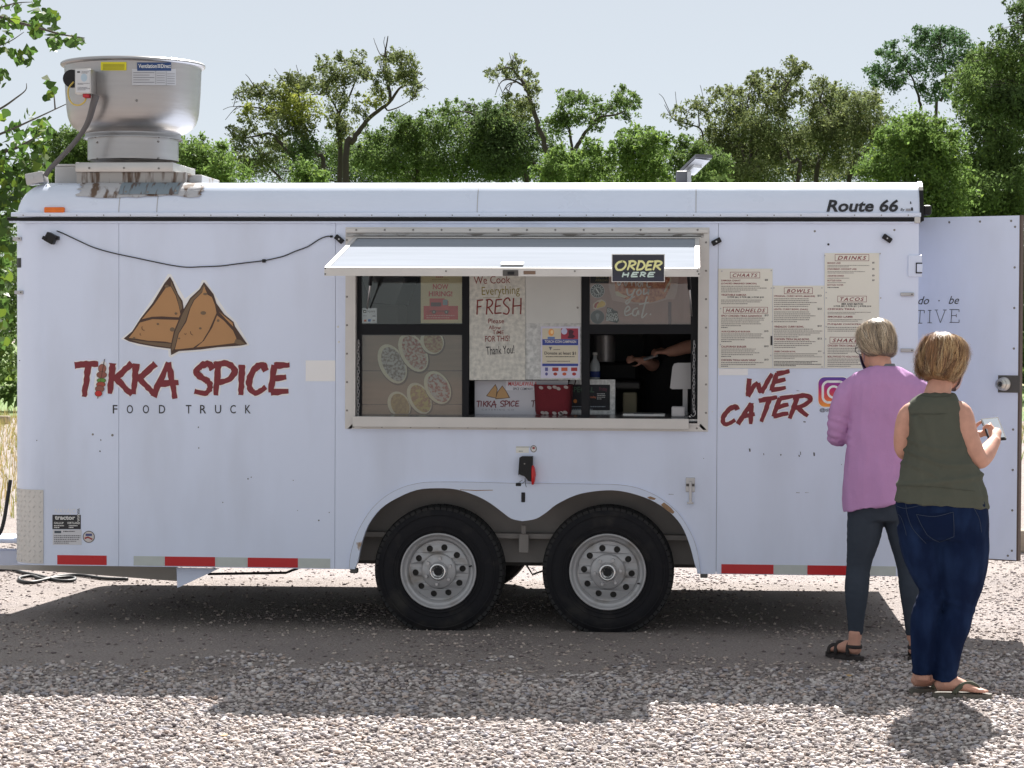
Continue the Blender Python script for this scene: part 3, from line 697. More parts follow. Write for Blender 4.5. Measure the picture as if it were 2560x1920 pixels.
px_tree('elm_bush', 'shady green thicket above the open door', 'bush', 66, [],
    c4((2070,1100,130,180),(2110,1330,130,150),(1900,1350,160,130),(1760,1420,180,110),(2000,1480,220,120),(2200,1250,120,170),(1950,1700,320,250)), 'mid', dens=0.240, group=GB)
px_tree('elm_bush', 'bright green bush half hidden by the exhaust fan', 'bush', 58, [],
    [(520,400,60,45),(470,400,50,45),(560,430,60,35),(500,440,80,40),(410,420,60,40),(470,520,120,90)], 'light', dens=0.200, group=GB)
px_tree('elm_tree', 'small dark tree seen to the left of the exhaust fan', 'tree', 66, [([(210,600),(200,420),(195,380)], 9, 3)],
    [(150,352,30,25,.8),(185,345,40,25),(215,370,40,30),(165,385,45,30),(205,410,60,40),(150,430,70,40),(100,470,80,70),(60,600,90,120)], 'mid', dens=0.240, group=GT)

px_tree('elm_tree', 'dark back row of foliage low behind the leaning trees', 'tree', 86, [([(900,600),(895,470)], 10, 5)],
    [(600,430,60,45),(680,415,70,55),(770,420,70,55),(860,400,80,60),(950,400,80,65),(1040,390,80,65),(1130,400,80,60),(1000,470,250,60),(760,480,200,60)], 'dark', dens=.14, group=GT)
px_tree('elm_tree', 'dark back row of foliage low behind the solar flood light', 'tree', 88, [([(1750,600),(1745,470)], 10, 5)],
    [(1250,400,70,55),(1330,420,70,45),(1420,430,60,40),(1780,410,70,60),(1860,380,80,80),(1950,380,90,85),(2040,370,90,90),(2120,350,90,100),(1900,460,220,60),(2200,400,120,120),(2150,300,60,60)], 'dark', dens=.14, group=GT)

px_tree('elm_bush', 'dark green hedge bush at the left edge beyond the trailer nose', 'bush', 44, [],
    [(-60,760,90,90),(0,800,60,80),(20,700,60,70),(-40,880,90,50),(10,880,50,40),(-140,820,100,110),(40,780,50,80)], 'mid', dens=.16, group=GB)
# ---- the rest of the wood: one far-off mass behind the trees
n = 45000; wx = rng.uniform(-70, 70, n); wy = rng.uniform(70, 90, n)
top = 2.6 + 2.2 * noise2(wx + 90, wx * 0 + 7, .35, 12) + 4.5 * np.clip((np.abs(wx + 6) - 22) / 8, 0, 1) * noise2(wx + 90, wx * 0 + 1, .22, 13)
C = np.stack([wx, wy, top * rng.random(n) ** .7 + .1], 1)
V, F, k = leaf_arrays(C, .20 + .14 * rng.random(n), LEAF_DIAMOND)
CO = np.array(GREEN['dark'])[None] * (.7 + .7 * noise2(wx + 50, wy, .8, 14))[:, None] * (.8 + .4 * rng.random((n, 1)))
tag(bulk_mesh('woodland', V, F, np.repeat(CO, k, 0), MATS['leaf_far']), 'far off low green wood along the edge of the lawn', 'woodland', kind='stuff')

# ---- the near cottonwood at the left edge
D = 15.5; Yc = D - CAM_D; s_ = FPX / D
t = thing('cottonwood_tree', 'near cottonwood with big heart shaped leaves reaching in at the left edge', 'tree', (on_y(-420, 900, Yc).x, Yc, 0))
mb = MB()
def limb(pts, r0, r1, sub=5):
    P = smoothpts([tuple(on_y(a, b, Yc + c)) for a, b, c in pts], sub); n = len(P)
    mb.tube(P, [r0 + (r1 - r0) * i / (n - 1) for i in range(n)], 7)
tb = ORG[t.name]
P = smoothpts([(tb.x, Yc, -.05), (tb.x + .05, Yc, 1.2), tuple(on_y(-390, 500, Yc)), tuple(on_y(-360, 150, Yc)), tuple(on_y(-330, -250, Yc))], 5)
mb.tube(P, [.17 - .10 * i / (len(P) - 1) for i in range(len(P))], 10)
limb([(-370, 250, 0), (-200, 120, -.2), (-60, 40, -.3), (60, 60, -.3), (150, 85, -.3), (212, 95, -.3)], .020, .003)
limb([(-60, 40, -.3), (30, 10, -.3), (80, 5, -.25)], .008, .002)
limb([(-200, 120, -.2), (-80, 130, .1), (10, 110, .1), (60, 80, .1)], .009, .002)
limb([(-385, 450, 0), (-200, 330, .2), (-60, 300, .3), (0, 272, .3), (40, 245, .3), (64, 225, .3), (66, 208, .3)], .014, .002)
limb([(-385, 450, 0), (-150, 390, -.2), (0, 335, -.2), (80, 300, -.2), (170, 258, -.2)], .014, .003)
limb([(138, 272, -.2), (134, 230, -.2), (128, 208, -.2)], .006, .002)
limb([(-390, 600, 0), (-200, 480, .1), (-60, 400, 0), (40, 370, 0), (110, 330, 0)], .03, .004)
limb([(-390, 700, 0), (-200, 600, .3), (-60, 520, .3), (20, 480, .3)], .03, .004)
limb([(-400, 800, 0), (-200, 720, .2), (-60, 690, .3), (10, 660, .3)], .025, .004)
mb.build('trunk', mat('near_bark', (0.10, 0.085, 0.07), .9, var=.35, vscale=9, bump=.4, bscale=25), t, smooth=True)
lc = []
def near_clump(cx, cy, rx, ry, n, dd=.35):
    for i in range(n):
        a = rng.random() * 2 * math.pi; q = math.sqrt(rng.random())
        p = on_y(cx + rx * q * math.cos(a), cy + ry * q * math.sin(a), Yc - .1 + rng.uniform(-dd, dd)); lc.append(tuple(p))
for a in [(25,12,32,16,14),(85,15,14,22,10),(105,40,22,18,12),(20,55,32,20,18),(50,62,18,10,6),(95,62,22,22,16),(130,52,18,22,16),(88,85,12,10,6),(140,95,22,16,16),(136,115,14,12,8),(180,103,14,10,9),(195,102,18,14,14),
          (12,90,16,16,8),(12,128,18,10,6),(40,130,14,10,6),(76,132,14,12,7),(62,148,26,12,12),(8,195,12,22,9),(122,205,10,14,4),(135,225,14,12,4),(120,240,12,8,3),
          (10,285,18,14,7),(75,288,14,12,5),(95,300,10,8,3),(48,320,26,14,9),(95,322,22,16,12),(118,318,16,22,14),(75,345,30,20,14),(115,335,14,16,6),(25,340,28,30,16),(60,385,48,26,28),(105,365,22,18,10),(25,400,36,30,28),(90,405,34,22,18),
          (40,440,46,32,46),(95,440,28,24,18),(20,480,36,40,50),(75,470,30,24,18),(10,540,24,50,50),(5,620,26,60,55),(0,700,26,60,50),(-30,560,50,90,70),(-40,420,60,80,60),(-60,100,70,80,70),(-80,250,70,80,50),(5,780,24,50,40),(-60,720,60,90,60),(10,840,18,24,14),
          (-160,60,80,90,90),(-200,250,90,110,90),(-200,450,100,110,100),(-170,640,90,100,90),(-260,100,100,140,90),(-300,-100,160,120,120)]:
    near_clump(*a)
C = np.array(lc); n = len(C)
g1 = np.array([0.060, 0.115, 0.024]); CO = g1[None] * (0.65 + .8 * rng.random((n, 1))); yl = rng.random(n) < .16; CO[yl] *= np.array([1.7, 1.35, .8])
V, F, k = leaf_arrays(C - np.array(tb), .052 + .032 * rng.random(n), LEAF_DELTOID)
o = bulk_mesh('crown', V, F, np.repeat(CO, k, 0), MATS['leaf_near']); o.parent = t

# ---- dry tall grass at the left and tufts along the lot edge
def grass(name, label, n, x0, x1, y0, y1, h0, h1, c, keep=None):
    p = np.stack([x0 + (x1 - x0) * rng.random(n), y0 + (y1 - y0) * rng.random(n)], 1)
    if keep is not None: p = p[rng.random(len(p)) < keep(p[:, 0], p[:, 1])]
    n = len(p); h = h0 + (h1 - h0) * rng.random(n); a = rng.random(n) * 2 * np.pi; w = 0.004 + .004 * rng.random(n)
    ln = h * rng.normal(0, .3, n); b = rng.random(n) * 2 * np.pi
    z0 = np.zeros(n)
    p1 = np.stack([p[:, 0] - w * np.cos(a), p[:, 1] - w * np.sin(a), z0], 1); p2 = np.stack([p[:, 0] + w * np.cos(a), p[:, 1] + w * np.sin(a), z0], 1)
    p3 = np.stack([p[:, 0] + ln * np.cos(b), p[:, 1] + ln * np.sin(b), h], 1)
    V = np.stack([p1, p2, p3], 1).reshape(-1, 3); F = np.arange(3 * n).reshape(-1, 3)
    cc = np.array(c)[rng.integers(0, len(c), n)] * (.75 + .5 * rng.random((n, 1)))
    o = bulk_mesh(name, V, F, np.repeat(cc, 3, 0), MATS['leaf_far']); return tag(o, label, 'grass', kind='stuff')
grass('dry_grass', 'tall dry tan grass beyond the trailer hitch', 15000, -14, -5.2, 7.0, 30, .08, .26, [(.34,.26,.12),(.28,.23,.10),(.20,.20,.06)])
grass('green_grass', 'green grass blades at the near edge of the lawn', 20000, -22, 16, 29, 48, .05, .16, [(.12,.20,.04),(.16,.22,.05)])
grass('grass_tufts', 'green and tan tufts along the lot edge on the right', 7000, 3.2, 9, 16, 29, .05, .22, [(.14,.19,.05),(.30,.24,.11)], lambda x, y: noise2(x + 9, y + 9, .6, 2) > .55)

def log(name, label, px0, px1, py, h, yb):
    a = on_z(px0, py); b = on_z(px1, py)
    t = MB().bbox(a.x, b.x, a.y, a.y + h * 1.2, 0, h, .015).build(name, wood_old); tag(t, label, 'timber'); return t
log('railway_sleeper', 'weathered timber sleeper lying beyond the open door', 2500, 2760, 1381, .16, 0)
log('weathered_log', 'grey weathered log in the grass at the left edge', -140, 24, 1060, .14, 0)
# few dry leaves
for i, (px, py) in enumerate([(2122, 1703), (2175, 1893), (875, 1668), (1258, 1700), (368, 1694), (560, 1855)]):
    c = on_z(px, py); a = i * 1.3; q = []
    for (u, v) in LEAF_DELTOID: q.append((c.x + .035 * (u * math.cos(a) - v * math.sin(a)), c.y + .035 * (u * math.sin(a) + v * math.cos(a)), .026 + .010 * abs(u) + .006 * v))
    where = ['on the shaded gravel between the two customers', 'on the sunlit gravel below the customers', 'on the packed sand below the front wheel', 'on the sand between the wheels', 'on shaded gravel at the left', 'on sunlit gravel at the lower left'][i]
    o = mk('fallen_leaf', q, [tuple(range(8))], mat('dry_leaf', (.42, .27, .11), .7, var=.3, vscale=40)); tag(o, 'small dry tan leaf ' + where, 'leaf', 'dry leaves on the ground')
# ================================================================ the food trailer (written in its own frame: x along it, y into it, z up)
WID = 2.42
X0 = L(22, 900).x; X1 = L(2296, 900).x
ZB = L(1100, 1426).z; ZT = L(1100, 556).z; ZR = L(1300, 457).z + .012
RC = .185                                   # radius of the front corners and roof edges
trailer = thing('food_trailer', 'long white enclosed food trailer with maroon lettering and an open serving hatch', 'food trailer', ((X0 + X1) / 2, WID / 2, 0), on_trailer=True)
TR = trailer
# roof with rounded edges
bm = bmesh.new(); bmesh.ops.create_cube(bm, size=1)
for v in bm.verts:
    v.co = ((X0 + X1) / 2 + v.co.x * (X1 - X0), WID / 2 + v.co.y * WID, (ZT + .01 + ZR) / 2 + v.co.z * (ZR - ZT - .01))
ed = []
for e in bm.edges:
    a, b = e.verts[0].co, e.verts[1].co; mz = (a.z + b.z) / 2; mx_ = (a.x + b.x) / 2; my = (a.y + b.y) / 2
    top = mz > ZR - .01; left = mx_ < X0 + .01
    if (top and (left or abs(my) < .01 or abs(my - WID) < .01)) or (left and abs(mz - (ZT + ZR) / 2) < .02): ed.append(e)
bmesh.ops.bevel(bm, geom=ed, offset=RC, segments=10, affect='EDGES', profile=0.5, clamp_overlap=True)
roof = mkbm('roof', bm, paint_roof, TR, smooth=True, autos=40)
def roof_pt(x, z, off=.003):                # point on the near rounded roof edge at height z
    zs = ZR - RC
    if z <= zs: return (x, -off, z)
    sphi = min(1, (z - zs) / RC); cphi = math.sqrt(1 - sphi * sphi)
    return (x, RC - (RC + off) * cphi, zs + (RC + off) * sphi)
# roof end gasket (dark) and clearance lamp at the rear top corner
mb = MB()
pr = [(0 - .006, ZT + .01)] + [(RC - (RC + .006) * math.cos(a), ZR - RC + (RC + .006) * math.sin(a)) for a in [R(9 * k) for k in range(11)]] 
far = [(WID - y, z) for y, z in pr][::-1]
loop = pr + far
V = []; F = []
n = len(loop)
for xx in (X1 + .001, X1 + .022):
    V += [(xx, y, z) for y, z in loop]
for i in range(n - 1): F.append((i, n + i, n + i + 1, i + 1))
F += [tuple(range(n))[::-1], tuple(range(n, 2 * n))]
mk('rear_gasket', V, F, black_trim, TR)
MB().bbox(X1 + .02, X1 + .065, .03, .09, L(0, 536).z, L(0, 512).z, .01).build('rear_lamp', black_plastic, TR)
# roof seams
for px in (297, 392, 1193, 1740):
    x = L(px, 500).x; V = []; 
    zz = [ZT + .02 + (ZR - .004 - ZT - .02) * k / 14 for k in range(15)]
    for z in zz:
        for dx in (-.0022, .0022): V.append(roof_pt(x + dx, z, .0012))
    mk('roof_seam', V, [(2 * i, 2 * i + 1, 2 * i + 3, 2 * i + 2) for i in range(14)], mat('seam', (.42, .42, .43), .6), TR, smooth=True)
# drip rail, black stripe, lower trim
xa = L(20, 545).x; xb = L(2302, 545).x
MB().bbox(xa + .02, xb, -.016, .0, L(0, 542).z + 0, L(0, 531).z, .004).build('drip_rail', paint_roof, TR, autos=40)
MB().bbox(xa, xb - .01, -.020, .0, L(0, 552).z, L(0, 543.4).z, .003).build('stripe_trim', black_trim, TR)
MB().bbox(xa + .01, xb - .005, -.014, .0, L(0, 557.5).z, L(0, 552.6).z, .002).build('lower_trim', paint, TR)
prt = MB().bbox(L(2285, 545).x, L(2300, 545).x, -.024, .0, L(0, 557).z, L(0, 541).z, .003).build('trim_cap', alu, TR)
for px in np.linspace(60, 2270, 34):
    MB().disc((L(px, 536).x, -.0155, L(px, 538.5).z), .0035, .002, n=6).build('rivet', screw_m, TR)

# wall panels of the near side
c1 = lambda x, y: (x * .3376 + 840, y * .3376 + 1080)
c2b = lambda x, y: (x * .3377 + 1280, y * .3377 + 1080)
arch = [c1(*p) for p in [(140,1015),(165,950),(190,830),(240,690),(330,570),(450,490),(600,428),(750,415),(900,425),(1050,475),(1150,530),(1230,590),(1300,640),(1372,657)]] + \
       [c2b(*p) for p in [(90,657),(180,640),(260,590),(330,535),(450,475),(550,447),(700,430),(830,440),(980,482),(1100,542),(1200,622),(1270,720),(1320,850),(1350,965),(1372,1030)]]
arch = smoothpts(arch, 3)
archL = [L2(*p) for p in arch]
wx0, wx1 = L(884, 800).x, L(1751, 800).x; wz0, wz1 = L(1300, 1060).z, L(1300, 590).z
seams = [108, 297, 838, 1793, 2294]
for i in range(4):
    xl = L(seams[i], 1000).x + .0010; xr = L(seams[i + 1], 1000).x - .0010
    if i == 2:
        outer = [(xl, ZB), (archL[0][0], ZB)] + [p for p in archL[1:-1]] + [(archL[-1][0], ZB), (xr, ZB), (xr, ZT), (xl, ZT)]
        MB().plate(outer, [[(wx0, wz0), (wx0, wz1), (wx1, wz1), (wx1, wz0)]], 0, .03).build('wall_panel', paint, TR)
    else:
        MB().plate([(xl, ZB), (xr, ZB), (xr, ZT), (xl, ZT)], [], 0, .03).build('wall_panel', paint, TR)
# seam battens behind the joints
for sx in seams[:-1]:
    x = L(sx, 1000).x; MB().box(x - .02, x + .02, .0305, .045, ZB + .01, ZT - .01).build('joint_strip', mat('joint_dark', (.34, .34, .36), .8), TR)
# rounded front corner, front, far and rear walls, floor
def corner(z0, z1, off, ysign=1, n=10):
    V = []; 
    for k in range(n + 1):
        a = R(90) * k / n
        y = RC - (RC + off) * math.cos(a); x = X0 + RC - (RC + off) * math.sin(a)
        if ysign < 0: y = WID - y
        V += [(x, y, z0), (x, y, z1)]
    return V, [(2 * i, 2 * i + 1, 2 * i + 3, 2 * i + 2) if ysign > 0 else (2 * i + 1, 2 * i, 2 * i + 2, 2 * i + 3) for i in range(n)]
V, F = corner(ZB, ZT, 0); cn = mk('front_corner', [(x - .0015, y, z) for x, y, z in V] + [(L(108, 1000).x + .008, .0025, ZB), (L(108, 1000).x + .008, .0025, ZT)], F + [(len(V), len(V) + 1, 1, 0)], paint, TR, smooth=True)
V, F = corner(ZB, ZT, 0, -1); mk('front_corner', V, F, paint, TR, smooth=True)
MB().box(X0, X0 + .03, RC, WID - RC, ZB, ZT).build('front_wall', paint, TR)
MB().box(X0 + RC, X1, WID - .03, WID, ZB, ZT).build('far_wall', paint, TR)
MB().box(X1 - .03, X1 - .001, .031, WID - .031, ZB, ZT).build('rear_wall', paint, TR)
MB().box(X0 + .04, X1 - .031, .30, WID - .031, ZB + .06, ZB + .11).build('floor', mat('floor_board', (.06, .055, .05), .8, var=.2), TR)
MB().box(X0 + .04, X1 - .031, .05, WID - .031, ZT + .0, ZT + .02).build('ceiling_panel', mat('inner_wall', (.16, .16, .165), .5, var=.1), TR)
MB().box(X0 + .2, X1 - .032, WID - .05, WID - .031, ZB + .12, ZT - .002).build('inner_wall', MATS['inner_wall'], TR)
# diamond plate on the corner
zd0, zd1 = L(60, 1408).z, L(60, 1224).z
V, F = corner(zd0, zd1, .004); V = [(x, y, z) for x, y, z in V]
dp = mk('diamond_plate', V + [(L(109, 1300).x, -.004, zd0), (L(109, 1300).x, -.004, zd1)], F + [(len(V), len(V) + 1, 1, 0)], alu_frame, TR, smooth=True)
lz = MB(); k = 0
for row in range(15):
    for colm in range(9):
        z = zd0 + .012 + (zd1 - zd0 - .024) * row / 14
        s = .008 + colm * .0325 + (0.006 if row % 2 else 0)      # arc length from the panel edge
        th = R(45) if (row + colm) % 2 else R(-45)
        if s > .29: continue
        def pt(ds, dz, h):
            a = (s + ds) / RC
            return (X0 + RC - (RC + .004 + h) * math.sin(a), RC - (RC + .004 + h) * math.cos(a), z + dz)
        l, w = .0115, .0032
        q = [(l, 0), (0, w), (-l, 0), (0, -w)]; q = [(u * math.cos(th) - v * math.sin(th), u * math.sin(th) + v * math.cos(th)) for u, v in q]
        lz.add([pt(u, v, .0002) for u, v in q] + [pt(0, 0, .0028)], [(0, 4, 1), (1, 4, 2), (2, 4, 3), (3, 4, 0)])
o = lz.build('tread_pattern', alu_frame, dp); o['kind'] = 'stuff'
# hinges / latches at the front edge, black square reflector, rear edge hardware
def latch(px, py, w=20, h=9, name='latch'):
    y = 0.0
    if px < 108:                                # on the rounded corner
        y = RC - math.sqrt(max(0, RC ** 2 - (X0 + RC - L(px, py).x) ** 2)) - .006
    a = L(px - w / 2, py + h / 2, y); b = L(px + w / 2, py - h / 2, y)
    o = MB().bbox(a.x, b.x, y - .012, y + (.03 if y else -.0005), a.z, b.z, .003).build(name, steel, TR)
    MB().disc((b.x - .012, y - .0125, (a.z + b.z) / 2), .004, .004, n=8).build('latch_pin', dark_steel, o)
for q in ((44, 597), (48, 731), (2268, 736), (2268, 876)): latch(*q, w=22 if q[0] < 100 else 34)
# the front pieces sit on the curved corner: a small packer behind each
V = [(x, y, z) for x, y, z in corner(L(0, 668).z, L(0, 644).z, .003)[0]][10:]
mk('corner_reflector', V, [(2 * i, 2 * i + 1, 2 * i + 3, 2 * i + 2) for i in range(len(V) // 2 - 1)], black_trim, TR, smooth=True)
a = L(2270, 692); b = L(2305, 638)
hg = MB().bbox(a.x, b.x, -.010, -.0005, a.z, b.z, .003).build('door_hinge', paint, TR)
MB().bbox(L(2289, 660).x, L(2305, 660).x, -.016, -.0105, L(0, 678).z, L(0, 652).z, .002).build('hinge_loop', black_trim, hg)
MB().bbox(L(2291.5, 660).x, L(2305.5, 660).x, -.018, -.0102, L(0, 675).z, L(0, 655).z, .002).build('hinge_plate', paint, hg)
for py in (646, 684): MB().disc((L(2280, py).x, -.0102, L(2280, py).z), .007, .002, n=10).build('bolt', paint, hg)

# raised fender trim round the wheel arch
fo = [c1(*p) for p in [(100,1005),(112,900),(150,770),(205,660),(275,560),(370,475),(480,415),(580,385),(700,370),(1000,370)]] + \
     [c2b(*p) for p in [(0,378),(300,381),(600,385),(800,391),(950,420),(1100,490),(1230,600),(1330,760),(1375,900),(1397,1050)]]
fo = smoothpts(fo, 3); fi = arch
poly = [L2(*p) for p in fo] + [L2(*p) for p in fi[::-1]]
MB().plate(poly, [], -.012, -.0006).build('wheel_arch_trim', paint_worn, TR, autos=30)
m_ = MB(); ribbon(m_, [L2(*q) for q in fo], .0011, -.0124, jit=.3, taper=0); m_.build('trim_shade_line', mat('trim_shade', (.40, .41, .45), .7), TR)  # faint shading along the trim's outer edge, painted as a thin grey ribbon
# chipped paint showing brown primer
rust = mat('bare_primer', (.30, .19, .11), .8, var=.3, vscale=40)
for pts in ([(1652,1262),(1660,1256),(1668,1262),(1678,1270),(1686,1280),(1682,1285),(1670,1278),(1660,1270)], [(1618,1243),(1626,1241),(1640,1246),(1636,1250),(1624,1248)], [(1150,1223.5),(1190,1225),(1232,1224.6),(1232,1226.2),(1190,1227.2),(1150,1225.2)]):
    ppoly(pts, -.0128, rust, TR, 'paint_chip')
for px in (884, 1760):
    p = L(px, 1428); MB().bbox(p.x - .02, p.x + .02, .0, .05, ZB - .022, ZB + .004, .004).build('arch_end_bracket', dark_steel, TR)
# wheel well
wl0, wl1 = archL[0][0] - .03, archL[-1][0] + .03; wzt = L(1300, 1215).z
zw = L(1300, 1405, .30).z
MB().box(wl0, wl1, .285, .30, zw, wzt).build('wheel_well_liner', undercoat, TR)
MB().box(wl0, wl1, .0305, .284, wzt, wzt + .012).build('wheel_well_top', undercoat, TR)
for x in (wl0, wl1): MB().box(x - .01, x + .01, .0305, .284, ZB + .01, wzt - .001).build('wheel_well_side', undercoat, TR)
MB().bbox(wl0 + .03, wl1 - .03, .20, .284, L(1300, 1347, .2).z, L(1300, 1334, .2).z, .004).build('spring_beam', undercoat, TR)
eb = MB().bbox(L(1303, 0, .17).x, L(1328, 0, .17).x, .17, .199, L(0, 1366, .17).z, L(0, 1320, .17).z, .004).build('equaliser_bracket', undercoat, TR)
MB().bbox(L(1309, 0, .17).x, L(1321, 0, .17).x, .172, .198, L(0, 1319.5, .17).z, L(0, 1298, .17).z, .003).build('bracket_stem', undercoat, eb)
MB().tube([L(1385, 1418, .3), L(1331, 1436, .3), L(1316, 1412, .3)], .006, 6).build('brake_rod', dark_steel, TR)
# chassis rails, axles
for y in (.42, WID - .47):
    MB().box(X0 + .3, X1 - .05, y, y + .05, ZB - .012, ZB + .059).build('chassis_rail', dark_steel, TR)
for px in (1096, 1519):
    c = L(px, 1428, .2); MB().tube([(c.x, .25, c.z - .02), (c.x, WID - .25, c.z - .02)], .04, 12).build('axle', dark_steel, TR, smooth=True)

# wheels
def wheel(px, py, rot):
    yf = .035                                  # outer sidewall face
    c = L(px, py, yf); Rt = c.z + .003; Rt = .345
    root = None
    w = .19
    prof = [(.198, .010), (.205, .004), (.225, .0), (.262, -.006), (.292, -.004), (.316, .004), (.3325, .014), (.341, .028), (.348, .05), (.3505, .10), (.348, w - .05), (.341, w - .028), (.30, w + .004), (.24, w), (.198, w - .01)]
    wh = MB().lathe(prof, c, 'y', 64).build('wheel', rubber, TR, smooth=True)
    # raised rings on the sidewall
    ring = MB()
    for r in (.222, .246, .305): ring.lathe([(r - .0035, -.0065 - .0), (r, -.0095), (r + .0035, -.0065)], c, 'y', 64)
    ring.build('sidewall_ring', rubber, wh, smooth=True)
    # tread blocks
    tb = MB(); nb = 62
    for k in range(nb):
        for (ya, yb, sh) in ((.012, .062, 0), (.068, .122, .5), (.128, w - .012, 0)):
            a0 = 2 * math.pi * (k + sh) / nb + rot; a1 = a0 + 2 * math.pi / nb * .84
            V = []
            for r in (.335, .3545):
                for (a, y) in ((a0, ya), (a1, ya), (a1 + .02, yb), (a0 + .02, yb)):
                    rr_ = r - (.010 if (ya < .02 and y < .02) or (yb > w - .02 and y > w - .02) else 0)
                    V.append((c.x + rr_ * math.cos(a), c.y + y, c.z + rr_ * math.sin(a)))
            tb.add(V, [(0, 1, 2, 3), (7, 6, 5, 4), (0, 4, 5, 1), (1, 5, 6, 2), (2, 6, 7, 3), (3, 7, 4, 0)])
    tr = tb.build('tread', tread_m, wh); tr['kind'] = 'stuff'
    # shoulder lugs that show as notches along the outline
    rim = MB().lathe([(.200, .012), (.2065, -.002), (.2035, -.009), (.197, -.008), (.193, .0), (.186, .010), (.181, .014), (.176, .0135), (.171, .020), (.166, .036), (.162, .044)], c, 'y', 64).build('rim', rim_m, wh, smooth=True)
    # disc with ten holes
    n = 60; out = [(c.x + .1615 * math.cos(2 * math.pi * k / n), c.z + .1615 * math.sin(2 * math.pi * k / n)) for k in range(n)]
    holes = []
    for k in range(10):
        a = 2 * math.pi * k / 10 + rot; hx, hz = c.x + .128 * math.cos(a), c.z + .128 * math.sin(a)
        holes.append([(hx + .0175 * math.cos(-2 * math.pi * j / 14), hz + .0175 * math.sin(-2 * math.pi * j / 14)) for j in range(14)])
    d = MB().plate(out, holes, 0, .010)
    V = [(x, c.y + .020 + yy + .022 * ((math.hypot(x - c.x, z - c.z) - .09) / .072), z) for x, yy, z in d.v]
    mk('wheel_disc', V, d.f, rim_m, rim)
    MB().lathe([(.16, .075), (.0, .075)], c, 'y', 32).build('drum', dark_steel, rim)
    hub = MB().lathe([(.096, .030), (.090, .012), (.080, .006), (.052, .004), (.050, -.004), (.043, -.012), (.043, -.030), (.039, -.034), (.035, -.034)], c, 'y', 40).build('hub', rim_m, rim, smooth=True, autos=35)
    MB().lathe([(.043, -.0345), (.0385, -.0385), (.034, -.0345), (.0335, -.020), (.0, -.020)], c, 'y', 32).build('hub_cap_ring', mat('chrome', (.75, .75, .75), .2, .9), rim, smooth=True)
    MB().lathe([(.020, -.0205), (.020, -.0225), (.0, -.0225)], c, 'y', 20).build('grease_cap', black_plastic, rim)
    for k in range(6):
        a = 2 * math.pi * k / 6 + rot * 1.7 + .2
        MB().tube([(c.x + .070 * math.cos(a), c.y + .005, c.z + .070 * math.sin(a)), (c.x + .070 * math.cos(a), c.y - .012, c.z + .070 * math.sin(a))], [.0105, .009], 6).build('lug_nut', steel, rim)
    a = rot * 3 + 2.4; MB().tube([(c.x + .178 * math.cos(a), c.y + .010, c.z + .178 * math.sin(a)), (c.x + .172 * math.cos(a), c.y - .016, c.z + .172 * math.sin(a))], [.005, .004], 6).build('valve_stem', black_plastic, rim)
    return wh
w1 = wheel(1096, 1428, 1.05 + .30); w2 = wheel(1519, 1430, .56 + .62)
for w_ in (w1, w2): dup(w_, (0, WID - .27, 0))

# tongue (white A-frame) at the front and the skirt below the corner
a0 = L(-60, 1350, .9); 
MB().bbox(X0 - 1.2, X0 + .6, .75, .83, L(0, 1418, .75).z, L(0, 1374, .75).z, .01).build('tongue_beam', paint, TR)
MB().bbox(X0 - .9, X0 - .05, .6, .9, L(0, 1358, .6).z, L(0, 1346, .6).z, .01).build('tongue_step', paint, TR)
MB().plate([L2(-40, 1415, .5), L2(120, 1413, .5), L2(441, 1418, .5), L2(441, 1453, .5), L2(120, 1428, .5), L2(-40, 1421, .5)], [], .5, .53).build('tongue_gusset', mat('dull_white_steel', (.50, .47, .43), .6, var=.1), TR)
MB().plate([L2(441, 1419.5, .06), L2(548, 1421.5, .06), L2(443, 1470, .06)], [], .06, .075).build('drop_bracket', paint, TR)
MB().tube([L(520, 1435, .6), L(715, 1432, .6), L(730, 1426, .6), L(745, 1421, .6)], .008, 6).build('brake_line', cable_m, TR)
# reflective tape
for (x0, x1_, mm) in ((143, 267, red_m), (334, 412, silver_tape), (412, 538, red_m), (538, 619, silver_tape), (619, 745, red_m), (745, 826, silver_tape), (1803, 1934, red_m), (1934, 2018, silver_tape), (2018, 2146, red_m), (2146, 2240, silver_tape)):
    yb = 1411.5 + (x0 - 108) * .0137
    o = MB().box(L(x0, yb).x + .0006, L(x1_, yb).x - .0006, -.0016, -.0003, L(x0, yb - 1).z, L(x0, yb - 24.5).z).build('reflective_tape', mm, TR)
# amber side marker
zz0, zz1 = L(0, 532.5).z, L(0, 518).z
MB().bbox(L(112, 525).x, L(162, 525).x, -.018, .02, zz0, zz1, .006).build('side_marker_lamp', amber, TR, autos=50)
